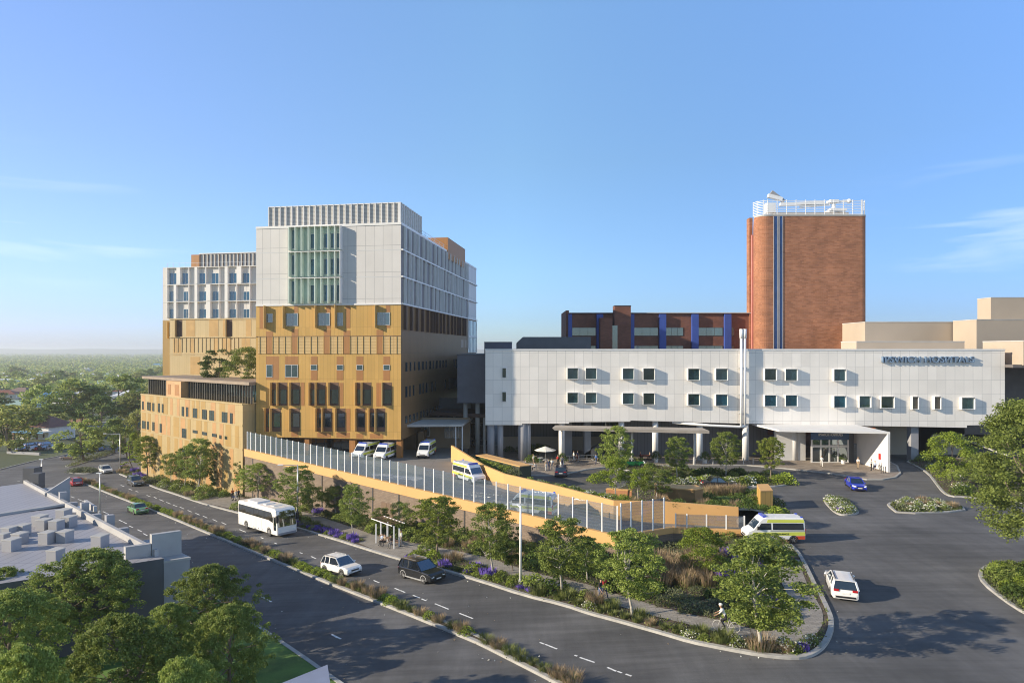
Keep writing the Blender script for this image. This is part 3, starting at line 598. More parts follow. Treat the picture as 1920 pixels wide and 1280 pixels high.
rv = MB()
for x in (182,408,793,1028,1508): bay(z3, x, x+110, 85 if x < 1000 else 75, 360 if x < 500 else 352, None)
for x0, x1 in ((255,330),(333,440),(485,598),(715,790),(795,905),(950,1062),(1268,1340),(1343,1460),(1588,1700)): bay(z4, x0, min(x1,x0+105), 235, 512, (320, 492))
for x0, x1 in ((183,252),(255,368),(485,598),(795,868),(870,985),(1030,1140),(1268,1380),(1430,1505),(1508,1620)): bay(z4, x0, min(x1,x0+105), 545, 822, (600, 770))
# undercroft of the tower: columns, set-back glass wall
sl = MB(); sl.prism([A0+Vector((.3,.4)), B0+Vector((-.3,.3)), B0+Vector((-.1,20)), A0+Vector((.3,20))], ZB-.18, ZB-.004); sl.build('soffit', M['brown'], tw)
for x0, x1 in ((118,152),(635,690),(1172,1242),(1740,1800)):
    u0, u1 = PF.uz(*z4(x0,1050))[0], PF.uz(*z4(x1,1050))[0]; MB().ob(PF, u0, u1, -1.3, -.35, .9, ZB-.18).build('column', M['orange'], tw)
gl = MB(); gl.ob(PF, .5, LF-6, -5.2, -5, 1.0, ZB-.2); gl.build('undercroft_glass', M['glass_dark'], tw)
gl = MB(); gl.ob(PF, LF-6, LF-.3, -9.2, -9, 1.0, ZB-.2); gl.build('undercroft_wall', M['shaded_bronze'], tw)
ml = MB()
for i in range(13): ml.ob(PF, .5+i*1.5, .56+i*1.5, -5, -4.9, 1.0, ZB-.2)
ml.build('mullion', M['dark_frame'], tw)
# roof plant screen
P1 = PF.uz(497, 410)[0]; P2 = PF.uz(748, 410)[0]; zs1 = 42.15
def inner(u, d): q = PF.p(u, 0, -d); return Vector((q.x, q.y))
q = [inner(P1+.1,1.1), inner(P2-.12,1.1), inner(P2-.12,12.3), inner(P1+.1,12.3)]
MB().prism(q, ZT, zs1-.05).build('plant_screen', M['screen'], tw)
pb = MB(); PPF = Plane(q[0], q[1]); PPS = Plane(q[1], q[2]); PPS.N = Vector((PPS.U.y, -PPS.U.x))
for i in range(23): u = PPF.L*i/22; pb.ob(PPF, u-.05, u+.05, 0, .22, ZT-.2, zs1)
for i in range(10): u = PPS.L*(i+.2)/9.3; pb.ob(PPS, u-.05, u+.05, 0, .2, ZT-.2, zs1)
pb.ob(PPF, 0, PPF.L, .0, .1, zs1-.12, zs1+.03); pb.ob(PPS, 0, PPS.L, .0, .1, zs1-.12, zs1+.03); pb.ob(PPF, PPF.L-.3, PPF.L+.1, 0, .26, ZT-.2, zs1)
pb.build('screen_blade', M['white_fin'], tw)
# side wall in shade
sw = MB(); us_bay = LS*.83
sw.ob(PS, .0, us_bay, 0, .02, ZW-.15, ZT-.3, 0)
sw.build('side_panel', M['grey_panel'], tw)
sb = MB(); sb.ob(PS, .05, LS, 0, .03, ZB, ZL1, 0); sb.ob(PS, .05, us_bay, 0, .03, ZL1, ZW-.2, 0); sb.build('side_lower_panel', M['shaded_bronze'], tw)
lg = MB()
for z in (ZW, 30.15, 34.4): lg.ob(PS, 0, LS, 0, .34, z-.1, z+.12)
lg.ob(PS, us_bay-.1, us_bay+.1, 0, .3, ZL0+1, ZT)
lg.build('side_ledge', M['white_fin'], tw)
fl4 = [(ZL1+1.0, ZW-.2), (ZW+.15, 30.0), (30.3, 34.25), (34.55, ZT-.4)]; pw = 0
for k, (z0, zt) in enumerate(fl4):
    u = 1.2
    while u < us_bay-1.5:
        MB().ob(PS, u, u+.1, .03, .5, z0, zt).build('side_fin', M['white_fin' if k else 'brown'], tw)
        if rnd.random() < .5 and pw < 30:
            pw += 1; window(tw, PS, (u+.4, u+1.5, z0+.8, zt-.5), 'glass_dark', 'dark_frame', d=.03)
        u += rnd.choice((1.9, 2.6, 3.2))
ebz = MB(); ebz.ob(PS, us_bay+.1, LS-.05, 0, .06, 17.9, ZW-.3); ebz.build('corner_glass', M['glass_skylit'], tw)
em = MB()
for i in range(7): u = us_bay+.1+(LS-us_bay-.2)*i/6; em.ob(PS, u-.05, u+.05, .06, .16, 17.9, ZW-.3)
em.ob(PS, us_bay+.1, LS, .06, .2, 21.5, 21.9); em.build('corner_mullion', M['white_fin'], tw)
for z0, zt, segs in ((15.0,16.5,[2+i*2.3 for i in range(12)]+[34,37,40]), (10.8,12.6,[2,4,6,9.5,11.5,13.5,17,19.5,27]), (6.6,7.8,[2+i*2.0 for i in range(16)])):
    for u in segs: window(tw, PS, (u, u+rnd.choice((.7,1.0)), z0, zt), 'glass', 'dark_frame', d=.04)
for z0, zt in ((14.6,16.6),(10.5,12.7)): window(tw, PS, (36 if z0 > 12 else 30, LS-.4, z0, zt), 'glass', 'dark_frame', d=.04, mull=9)
b = MB()
for u, wd in ((41,2.2),(44.5,1.0),(46.2,.6),(48,1.2),(49.8,.9)): b.ob(PS, u, u+wd, .03, .05, ZL0+1.3, ZL0+3.0)
b.build('louvre_panel', M['beige'], tw)
# roof rail and orange plant box further back on the roof
rl = MB()
for k in range(9):
    u = 11+k*3.2; rl.ob(PS, u-.03, u+.03, -.3, -.24, ZT, ZT+1.1)
rl.ob(PS, 11, 37, -.3, -.25, ZT+1.05, ZT+1.1); rl.ob(PS, 11, 37, -.3, -.25, ZT+.55, ZT+.6); rl.build('roof_rail', M['metal'], tw)
MB().ob(PS, 28.5, 44, -4, .25, ZT-1.6, ZT+2.7).build('plant_box', M['orange'], tw)
# drop-off canopies at the side of the tower
cp = thing('ambulance_canopy', 'thin dark flat canopy reaching from the tower over the parked ambulance', 'canopy', (-14, 106, 1.3))
b = MB(); e = at(868, 797, 106); b.prism([(B0.x+.4, 104.5), (e.x, 105), (e.x+1, 116), (B0.x+2.4, 116)], e.z-.1, e.z+.25); b.build('roof', M['concrete'], cp)
for x in (-9.3, -8.2): MB().tube([(x,105.6,1.3),(x,105.6,e.z-.1)], .12).build('post', M['frame'], cp)
b = MB(); b.prism([(-15.2,117),(-4.6,112.6),(-3.0,121),(-13,126)], 6.6, 7.2); cp2 = thing('entry_canopy', 'dark wedge canopy behind the ambulance canopy between tower and white block', 'canopy', (-6, 119, 0)); b.build('roof', M['brown'], cp2)
for x, y in ((-6.3,114),(-4.9,113.4),(-10.5,117)): MB().tube([(x,y,0),(x,y,6.6)], .25).build('post', M['concrete'], cp2)
lkb = thing('link_building', 'dark grey windowless link block between the tower and the white block', 'building', (-7, 113, 0))
MB().box(-9.6, -4.7, 112.3, 150, 9.2, 17.5).build('wall', mat("link_grey", (.115,.12,.15), .6), lkb)
b = MB(); b.box(-9.7,-4.75,112.25,150,17.5,17.75); b.build('coping', M['dark_wall'], lkb)
for x, y in ((-8.3,114),(-6.1,114),(-8.3,124)): MB().tube([(x,y,0),(x,y,9.2)], .42, 14).build('column', M['concrete'], lkb, smooth=True)
b = MB(); b.box(-16,-4.2,124,124.3,0,9.2); b.build('rear_wall', M['dark_wall'], lkb)
for i in range(4): window(lkb, Plane((-12,123.9),(-4.5,123.9)), (i*1.8+.2,i*1.8+1.7,1,4.4), 'glass_dark','frame')
b = MB(); b.box(-17.2,-7.4,112.4,112.8,1.2,6.6); ab = thing('ambulance_bay', 'tan walled ambulance bay under the flat canopy', 'building', (-12,112,1.3)); b.build('wall', mat("bay_tan",(.27,.19,.12),.7), ab)
window(ab, Plane((-17,112.3),(-7.4,112.3)), (5.2,8.4,3.1,5.3), 'glass_dark','frame', mull=3); window(ab, Plane((-17,112.3),(-7.4,112.3)), (1.6,2.6,3.4,5.2), 'glass_dark','frame')
MB().box(-16,-15,109,112.35,1.2,4.6).build('pier', M['shaded_bronze'], ab)
# ------------------------------------------------------------------ rear ward block
kx = (305-CX)/F; A2 = Vector((kx*157, 157)); B2 = A2+PF.U*33; PW = Plane(A2, B2)
wb = thing('ward_block', 'lower white and cream ward block set back left of the tower', 'building', (A2.x, A2.y, -8))
bk = -PW.N*22
MB().prism([A2, B2, B2+bk, A2+bk], 25.75, 38.7).build('upper_wall', M['white_panel'], wb)
MB().prism([A2, B2, B2+bk, A2+bk], -9, 25.75).build('lower_wall', M['yellow'], wb)
z5 = zc(300, 460, 9.6); z6 = zc(300, 580, 9.6)
TANM = mat("tan_panel", (.52,.33,.13), .5); uP, _ = PW.uz(325.5, 650); b = MB(); b.ob(PW, uP, 32, 0, 1.4, 8, 26.0); b.build('front_layer', M['cream_light'], wb)
b = MB()
for x0,y0,x1,y1 in ((540,185,695,490),(950,185,1112,490),(1195,180,1258,490),(1605,180,1700,490),(310,525,375,820),(385,525,448,820),(620,525,690,820),(1030,525,1100,820),(1195,525,1265,820),(1280,525,1345,820),(1530,525,1590,820),(1600,525,1680,820),(615,850,785,1160)):
    r = rect(PW, z6, x0,y0,x1,y1); MB().ob(PW, r[0], r[1], 1.4, 1.43, r[2], r[3]).build('tan_panel', TANM, wb)
b = MB()
for i in range(17): u = uP+1.2+i*1.05; b.ob(PW, u-.03, u+.03, 1.4, 1.5, 18.0, 21.4)
b.ob(PW, uP, 32, 1.4, 1.55, 21.5, 21.75); b.ob(PW, uP, 32, 1.4, 1.55, 25.85, 26.1); b.ob(PW, uP, 32, 1.4, 1.5, 17.5, 17.75); b.build('trim', M['cream_light'], wb)
for x0,x1 in ((365,490),(1265,1380)):
    r = rect(PW, z6, x0,190,x1,500); MB().ob(PW, r[0]-.1, r[0]+.06, 1.4, 2.0, r[2], r[3]).build('fin', M['cream'], wb)
    MB().ob(PW, r[0]+.06, r[1]-.3, 1.4, 1.42, r[2], r[3]).build('reveal_cladding', M['brown'], wb)
    window(wb, PW, (r[0]+.4, r[1]-.5, r[2]+1.2, r[3]-1.3), 'glass', d=.05, d0=1.4)
    
r = rect(PW, z6, 155,225,245,520); MB().ob(PW, r[0]-.1, r[0]+.06, 0, .6, r[2], r[3]).build('fin', M['ochre_fin'], wb); window(wb, PW, (r[0]+.3, r[1]-.1, r[2]+1.1, r[3]-1.2), 'glass')
rows = [(30.35+4.15, 38.5, 500, 690, [(175,310),(405,525),(715,835),(935,1070),(1250,1400),(1495,1620)], [(158,0),(388,62),(540,0),(693,40),(848,0),(1088,0),(1240,46),(1482,76),(1640,0)]),
        (30.35, 34.3, 830, 1020, [(175,295),(425,525),(710,850),(945,1065),(1255,1380),(1500,1620)], [(158,0),(318,40),(540,0),(693,40),(928,70),(1088,0),(1240,46),(1400,0),(1640,0)]),
        (26.2, 30.15, 1145, 1330, [(175,295),(425,525),(710,850),(945,1065),(1255,1380),(1500,1620)], [(158,0),(318,40),(540,0),(693,40),(928,70),(1088,0),(1240,46),(1400,0),(1640,0)])]
for z0, zt, y0, y1, ws, fs in rows:
    for x0, x1 in ws:
        r = rect(PW, z5, x0, y0, x1, y1); window(wb, PW, (r[0], r[1], z0+.05, r[3]), 'glass_blue', d=.03, mull=1)
    for x, wpil in fs:
        u = PW.uz(*z5(x, y0))[0]; wp = wpil/9.6*157/F
        MB().ob(PW, u-.06-wp, u+.06, 0, .66, z0, zt).build('fin', M['white_fin'], wb)
    MB().ob(PW, PW.uz(*z5(150,y0))[0], 32, 0, .62, zt+.02, zt+.14).build('ledge', M['white_fin'], wb)
u0 = PW.uz(343,490)[0]; u1 = PW.uz(358.5,490)[0]
b = MB(); b.ob(PW, u1, 33, -14, -3.2, 38.7, 42.3); b.build('plant_screen', M['screen'], wb)
b = MB(); 
for i in range(19): u = u1+.4+i*1.02; b.ob(PW, u-.09, u-.0, -3.2, -3.0, 38.9, 42.2)
b.build('screen_blade', M['brown'], wb); b = MB(); b.ob(PW, u1, 33, -14.1, -3.0, 42.3, 42.5); b.build('screen_cap', M['white_fin'], wb)
MB().ob(PW, u0, u1, -9, -3.1, 38.7, 42.2).build('plant_box', M['orange'], wb)
b = MB()
for i in range(20): b.ob(PW, 1+i*1.6, 1.05+i*1.6, -.35, -.3, 38.7, 39.8)
b.ob(PW, 1, 32, -.35, -.31, 39.75, 39.8); b.build('roof_rail', M['metal'], wb)
# ------------------------------------------------------------------ podium block with roof pavilion
R0 = at(455, 758, 103.5).to_2d(); L0 = at(264, 738.7, 128).to_2d(); PP = Plane(L0, R0); ZP = 9.7
pd = thing('podium_block', 'low yellow panelled podium block stepping out along the street', 'building', (R0.x, R0.y, -4))
inn = -PP.N
MB().prism([L0, R0, A0+Vector((-.15,.4)), A0+Vector((8,50)), Vector((A2.x+22,156)), Vector((A2.x-2,156)), L0+inn*14], -9, ZP).build('wall', M['cream'], pd)
z2 = zc(255, 660, 8); LP = PP.L
b = MB(); b.ob(PP, 0, LP, 0, .08, ZP-.15, ZP+.12)
for zz in (6.25, 2.35, -1.4): b.ob(PP, 0, LP, 0, .05, zz-.14, zz+.14)
b.build('trim', M['cream'], pd)
pr = random.Random(11); APR = mat('apricot_panel', (.42,.235,.095), .5)
for zz0, zz1 in ((6.4,ZP-.2),(2.5,6.1),(-1.25,2.2),(-5.5,-1.55)):
    u = .5
    while u < LP-2:
        wd = pr.uniform(1.0, 2.3); MB().ob(PP, u, u+wd, 0, .02, zz0, zz1).build('tan_panel', M['yellow'] if pr.random() < .55 else APR, pd); u += wd+pr.uniform(.5, 2.2)

for r in ((95,735,118,860),(172,745,190,870),(202,750,222,880),(250,760,275,885),(333,765,358,900),(392,775,415,910),(690,815,720,960),(757,822,787,968),(857,838,920,988),(997,857,1062,1010),(1105,870,1175,1030),(1292,893,1370,1060),(1415,910,1452,1075),
          (95,1025,145,1150),(170,1035,195,1160),(250,1045,278,1180),(360,1070,388,1205),(693,1140,755,1290),(855,1165,925,1220),(998,1190,1065,1250),(1145,1215,1210,1275),(1255,1240,1285,1300),(1335,1255,1370,1310),(690,1440,745,1560),(1170,1500,1215,1610)):
    window(pd, PP, rect(PP, z2, *r), 'glass_dark', 'dark_frame', d=.03, mull=1 if r[2]-r[0] > 55 and r[3]-r[1] > 100 else 0)
Q1 = at(463, 760, 107).to_2d(); PR2 = Plane(Q1, A0+Vector((0,.3))); b = MB(); b.ob(PR2, -.5, PR2.L, .0, .06, 2.0, ZP-.1); b.build('recess_panel', M['ochre'], pd)
window(pd, PR2, (PR2.L*.1+.3, PR2.L*.99, 5.3, 8.1), 'glass', 'dark_frame', d=.06)
# pavilion on the podium roof
pv = thing('roof_pavilion', 'glass walled roof terrace pavilion under a thin brown canopy', 'pavilion', (R0.x, R0.y, ZP))
b = MB(); b.prism([L0-PP.U*1.0+inn*.6, PP.p(LP+.3,0,-.9).to_2d(), A0+Vector((-.06,.15)), A0+Vector((1.4,9.5)), L0-PP.U*.5+inn*9], 12.75, 13.25); b.build('canopy', mat("pavilion_canopy", (.26,.20,.15), .6), pv)
b = MB(); b.ob(PP, .6, LP+.6, -3.6, -3.4, ZP, 12.75); b.build('glass_wall', M['glass'], pv); b = MB(); b.ob(PP, .5, .7, -12, -3.4, ZP, 12.75); b.build('end_wall', M['glass_dark'], pv)
b = MB(); n = 46
for i in range(n): u = .6+(LP-.3)*i/(n-1); b.ob(PP, u-.06, u+.06, -1.5, -1.2, ZP, 12.75)
b.build('mullion', mat("pavilion_post", (.09,.085,.075), .5), pv)
b = MB(); b.ob(PP, .6, LP+.3, -1.75, -1.5, ZP, ZP+1.05); b.build('parapet', M['cream'], pv)
r0 = PP.uz(312, 730)[0]; r1 = PP.uz(339.5, 730)[0]; MB().ob(PP, r0, r1, -3.4, .03, ZP-.05, 12.72).build('lift_box', mat("apricot_box", (.50,.30,.14), .5), pv)
b = MB(); b.ob(PP, r0+.7, r0+1.9, .03, .06, ZP+.5, 12.1); b.ob(PP, r0+3.6, r0+5.3, .03, .06, ZP+.4, 12.1); b.build('louvre', M['orange'], pv)
# ------------------------------------------------------------------ long white block on columns
YW = 106.0; SW = YW/F
wx = lambda px: (px-CX)*SW
wz = lambda py: HC-(py-HY)*SW
PWB = Plane((wx(910), YW), (wx(1884), YW)); wu = lambda px: (px-910)*SW
wh = thing('hospital_wing', 'long white panelled hospital wing raised on round columns', 'building', (wx(1400), YW, 0))
bot = [(910,796.5),(979,796.5),(979,793.8),(1067,793.8),(1067,791),(1182,790.2),(1182,788),(1405,794),(1813,801.5),(1813,797),(1847,796.4),(1847,792.4),(1884,792.4)]
out = [(wx(x), wz(y)) for x, y in bot]+[(wx(1884), wz(654.5)), (wx(910), wz(655.5))]
DP = 26; n = len(out); b = MB()
vs = [(x,YW,z) for x,z in out]+[(x,YW+DP,z) for x,z in out]
b.add(vs, [tuple(range(n)), tuple(range(n,2*n))[::-1]]+[(i,n+i,n+(i+1)%n,(i+1)%n) for i in range(n)])
b.build('wall', M['white_facade'], wh)
b = MB(); b.box(wx(909.5), wx(1884.5), YW-.06, YW+.3, wz(657.5), wz(654)); b.build('coping', M['white_fin'], wh)
zA = zc(1040, 560, 5.053); zB = zc(1360, 540, 3.4286); zD = zc(850, 540, 2.909)
def hood(r, dep=.56, brown=False, fr=.06):
    u0,u1,z0,z1 = r; f = MB(); d = dep
    f.ob(PWB,u0-fr,u1+fr,0,d,z1,z1+fr); f.ob(PWB,u0-fr,u1+fr,0,d,z0-fr,z0); f.ob(PWB,u0-fr,u0,0,d,z0,z1); f.ob(PWB,u1,u1+fr,0,d,z0,z1)
    w = f.build('window', M['white_fin'], wh)
    MB().ob(PWB,u0,u1,0,d*.55 if not brown else d*.4,z0,z1).build('glass' if not brown else 'blind', M[rnd.choice(('glass_blue','glass_blue','glass','glass_dark'))] if not brown else mat("brown_blind",(.16,.135,.10),.7), w)
for r in ((120,657,218,757),(292,657,392,757),(642,660,745,760),(835,660,940,765),(1258,662,1365,767),(1520,662,1630,768),(120,888,218,985),(292,888,392,985),(642,892,745,993),(835,893,940,998),(1258,900,1365,1005),(1520,905,1630,1008)):
    hood(rect(PWB, zA, *r))
for r in ((247,518,322,590),(380,520,456,592),(690,522,766,594),(247,687,322,757),(380,687,456,757),(690,692,766,765),(852,693,926,765),(992,696,1075,768),(1508,703,1590,775)): hood(rect(PWB, zB, *r))
for r in ((1192,697,1230,775),(1333,697,1373,775)): hood(rect(PWB, zB, *r), brown=True)
for r in ((264,433,290,490),(264,563,290,620)): window(wh, PWB, rect(PWB, zD, *r), 'glass_dark', 'white_fin', d=.02, fw=.1, deep=.12)
# lettering: raised blue grey capitals
def lettering(text, x, y, z, width, h, m, par, name='lettering', ext=.12, rot=(math.pi/2,0,0), bold=.012):
    cu = bpy.data.curves.new(name, 'FONT'); cu.body = text; cu.extrude = ext; cu.align_x = 'CENTER'; cu.align_y = 'CENTER'; cu.offset = bold; cu.size = 1; cu.space_character = 1.05
    o = bpy.data.objects.new(name, cu); SC.collection.objects.link(o); cu.materials.append(m)
    bpy.context.view_layer.update(); dx, dy = o.dimensions.x, o.dimensions.y
    o.scale = (width/dx, h/dy, 1); o.rotation_euler = rot; 
    me = bpy.data.meshes.new_from_object(o.evaluated_get(bpy.context.evaluated_depsgraph_get())); r = bpy.data.objects.new(name, me); SC.collection.objects.link(r)
    r.scale = o.scale; r.rotation_euler = rot; r.parent = par; r.location = Vector((x,y,z))-(par.location if par else Vector((0,0,0))); bpy.data.objects.remove(o)
    return r
lettering("IPSWICH HOSPITALS", wx(1738), YW-.22, wz(674.5), 172*SW, 1.02, mat("sign_blue_grey", (.16,.24,.36), .4), wh, ext=.2)
# twin flue pipes
fp = thing('flue_pipe', 'pair of tall white flue pipes running up the white wing', 'pipe', (wx(1390), YW-.6, wz(800)))
for px in (1387.5, 1394):
    x = wx(px); MB().tube([(x,YW-.6,wz(798)),(x,YW-.6,wz(634))], .22, 12).build('pipe', M['white_metal'], fp, smooth=True); MB().tube([(x,YW-.6,wz(634)),(x,YW-.6,wz(617))], .29, 12).build('cowl', M['white_metal'], fp, smooth=True)
MB().tube([(wx(1396),YW-.6,wz(797)),(wx(1384),YW-.6,wz(799)),(wx(1330),YW-.3,wz(797)),(wx(1262),YW+.6,wz(792))], .22, 10).build('elbow', M['white_metal'], fp, smooth=True)
b = MB()
for y in (690,740,775): b.box(wx(1384),wx(1398),YW-.7,YW,wz(y),wz(y)+.12)
b.build('bracket', M['metal'], fp)
# columns and the recessed ground floor
COLS = [(920,862,.62,1),(938,856,.5,1),(980,872,.8,1),(990,866,.5,1),(1054,862,.5,0),(1167,862,.5,0),(1231,860,.5,0),(1315,862,.5,0),(1402,863,.55,0),(1494,862,.6,0)]
for px, py, r, dk in COLS:
    MB().tube([(wx(px),YW+1.0,0),(wx(px),YW+1.0,wz(788))], r, 18).build('column', M['mid_wall'] if dk else M['white_fin'], wh, smooth=True)
MB().box(wx(1714), wx(1728), YW+.8, YW+2.0, 0, wz(798)).build('column', M['mid_wall'], wh)
b = MB(); xs0, xs1 = wx(905), wx(1900)
b.box(wx(940), wx(1190), YW+13.5, YW+13.9, 0, 7); b.box(wx(1185), wx(1420), YW+6.5, YW+6.9, 0, 7); b.box(wx(1420), wx(1462), YW+5, YW+5.4, 0, 7)
b.build('recessed_wall', grid_mat("recess_panel_wall", (.17,.17,.185), (.07,.07,.08), .6, 9, 0, .03, .6), wh)
b = MB(); b.box(wx(935), wx(1185), YW+11.5, YW+11.9, 0, 2.6); b.build('low_wall', M['beige'], wh)
b = MB(); b.box(wx(1150), wx(1290), YW+9, YW+9.3, 3.6, 5.8); b.build('undercroft_glass', M['glass_dark'], wh)
b = MB(); b.box(wx(1060), wx(1078), YW+5, YW+9, 0, 6.6); b.box(wx(1100), wx(1112), YW+3, YW+6, 0, 6.6); b.box(wx(1662),wx(1770),YW+12,YW+12.4,0,7); b.build('core_wall', M['mid_wall'], wh)
b = MB(); b.box(wx(1664), wx(1764), YW+10, YW+10.4, 0, 7); b.build('driveway_wall', mat("brown_tunnel", (.17,.14,.115), .8), wh)
b = MB(); b.add([(wx(1085),YW+3,0),(wx(1130),YW+3,0),(wx(1130),YW+3,2.6),(wx(1085),YW+4.2,0),(wx(1130),YW+4.2,0),(wx(1130),YW+4.2,2.6)],[(0,1,2),(3,5,4),(0,2,5,3),(1,4,5,2),(0,3,4,1)]); b.build('ramp_wall', M['dark_wall'], wh)
# low rail along the pavement
rl = thing('handrail', 'low steel handrail along the pavement under the white wing', 'railing', (wx(1100), 103, .13)); b = MB()
ra, rb = gr(1052,868,fn=fc), gr(1148,864,fn=fc); ra.z = rb.z = .13
for k in range(7): p = ra.lerp(rb, k/6); MB().tube([p, p+Vector((0,0,1.0))], .04, 6).build('post', M['metal'], rl)
b.beam(ra+Vector((0,0,1)), rb+Vector((0,0,1)), .06, .06); b.beam(ra+Vector((0,0,.5)), rb+Vector((0,0,.5)), .04, .04); b.build('rail', M['metal'], rl)
for px in (1300,1318,1337,1360,1372,1394,1412,1446,1458):
    p = gr(px, 871.5, fn=fc); p.z = .13
    o = MB().tube([p, p+Vector((0,0,1.0))], .075, 10).build('bollard', M['metal'], None); 
    tag(o, 'short steel bollard in the row along the pavement edge under the white wing', 'bollard', 'bollards along the pavement')
# the long drop-off canopy
dc = thing('dropoff_canopy', 'long thin brown grey canopy on white posts before the white wing', 'canopy', (wx(1180), 101, 0))
ca, cb = at(1040, 803, 100.5), at(1330, 812, 98.5)
b = MB(); pl = Plane(ca, cb); b.add([(ca.x,ca.y,ca.z-.3),(cb.x,cb.y,ca.z-.55),(cb.x,cb.y+3.6,ca.z-.55),(ca.x+.4,ca.y+3.6,ca.z-.3),(ca.x-.4,ca.y,ca.z+.1),(cb.x,cb.y,ca.z-.1),(cb.x,cb.y+3.6,ca.z-.1),(ca.x+.4,ca.y+3.6,ca.z+.1)],[(0,3,2,1),(4,5,6,7),(0,1,5,4),(1,2,6,5),(2,3,7,6),(3,0,4,7)]); b.build('roof', mat("canopy_taupe", (.36,.315,.27), .6), dc)
for px in (1053,1185,1302): x = at(px, 860, 102.5).x; MB().tube([(x,102.5,0),(x,102.5,ca.z-.3)], .17, 12).build('post', M['white_fin'], dc, smooth=True)
# main entrance
en = thing('entrance_portal', 'white folded portal with glass doors and blue sign at the main entrance', 'entrance', (wx(1570), 100, 0))
zr = HC-(806-HY)*98.6/F; e0 = at(1461,806,98.8); e1 = at(1669,811,96.2)
b = MB(); b.add([(e0.x,e0.y,zr-.28),(e1.x,e1.y,zr-.28),(e1.x,YW+1.5,zr-.28),(e0.x-1.0,YW+1.5,zr-.28),(e0.x,e0.y,zr),(e1.x,e1.y,zr),(e1.x,YW+1.5,zr),(e0.x-1.0,YW+1.5,zr)],[(0,3,2,1),(4,5,6,7),(0,1,5,4),(1,2,6,5),(2,3,7,6),(3,0,4,7)]); b.build('roof', M['white_fin'], en)
b = MB(); b.box(e1.x-.35, e1.x, e1.y, YW+1.5, .1, zr-.282); b.build('side_wall', M['white_fin'], en)
YE = 104.6; ex = lambda px: (px-CX)/F*YE; ez = lambda py: HC-(py-HY)/F*YE
PE = Plane((ex(1500),YE),(ex(1662),YE)); eu = lambda px: (px-1500)/F*YE
b = MB(); b.ob(PE, eu(1462), eu(1521), -2.2, -2, .1, zr-.3); b.build('lobby_wall', M['white_fin'], en)
b = MB(); b.ob(PE, eu(1591), eu(1601), -.3, 0, .1, zr-.3); b.build('pier', M['dark_wall'], en)
b = MB(); b.ob(PE, eu(1601), eu(1640), -1.6, -1.4, .1, zr-.3); b.build('stone_wall', M['brick_grey'], en)
b = MB(); b.ob(PE, eu(1628), eu(1650), -1.35, -1.3, 1.2, zr-.5); b.build('orange_mural', mat("orange_mural", (.55,.15,.04), .7, 0, .5, .8), en)
b = MB(); b.ob(PE, eu(1601), eu(1661), -.3, -.25, .1, 3.2); b.build('glass_screen', M['fence_glass'], en)
sg = MB().ob(PE, eu(1520), eu(1591), 0, .18, ez(824), zr-.3).build('sign_panel', mat("sign_blue", (.035,.085,.20), .45), en)
lettering("IPSWICH HOSPITALS", ex(1556), YE-.22, ez(814.5), 45*YE/F, .42, M['white_fin'], en, ext=.03)
dr = MB(); 
for px in (1521.5,1538.5,1554.5,1570.5,1589.5): dr.ob(PE, eu(px)-.12, eu(px)+.12, 0, .14, .1, ez(824))
dr.ob(PE, eu(1521), eu(1591), 0, .15, ez(838), ez(834)); dr.ob(PE, eu(1521), eu(1591), 0, .15, .1, .25); d = dr.build('door_frame', M['white_fin'], en)
for x0, x1 in ((1523,1537),(1540,1553),(1556,1569),(1572,1588)):
    MB().ob(PE, eu(x0), eu(x1), .02, .06, .26, ez(838.5)).build('door', M['glass_dark'], en); MB().ob(PE, eu(x0), eu(x1), .02, .06, ez(833.5), ez(824)).build('fanlight', M['glass'], en)
b = MB(); b.ob(PE, eu(1462), eu(1521), -2.0, -1.95, .12, .16); b.build('floor_plate', M['concrete'], en)
o = MB().box(e1.x-.42, e1.x-.36, 98.0, 98.55, 1.7, 2.6).build('cabinet', mat("red_cabinet", (.55,.02,.02), .5), None); tag(o, 'small red cabinet on the white side wall of the entrance', 'cabinet')
# plant boxes on and behind the white roof
o = thing('plant_room', 'small dark box on the far left roof of the white wing', 'roof plant', (wx(930),YW+8,18.6)); MB().box(at(908,650,114).x, at(960,650,114).x, 114, 124, 17.6, HC+15.5*114/F).build('wall', mat("plant_navy",(.055,.06,.095),.6), o); MB().box(at(907.6,650,114).x, at(960.4,650,114).x, 113.95, 124, HC+15.5*114/F, HC+16.3*114/F).build('coping', M['dark_wall'], o)
o = thing('plant_room', 'wide dark grey plant room with a chamfered corner behind the white roof', 'roof plant', (12,125,18)); xa, xb = at(969,640,125).x, at(1108,640,125).x; zt = HC+25.5*125/F
b = MB(); b.add([(xa,125,15),(xb,125,15),(xb,125,zt),(xa+1.2,125,zt),(xa,125,zt-1.1),(xa,140,15),(xb,140,15),(xb,140,zt),(xa+1.2,140,zt),(xa,140,zt-1.1)],[(0,1,2,3,4),(9,8,7,6,5),(0,4,9,5),(4,3,8,9),(3,2,7,8),(2,1,6,7)]); b.build('wall', M['dark_wall'], o)
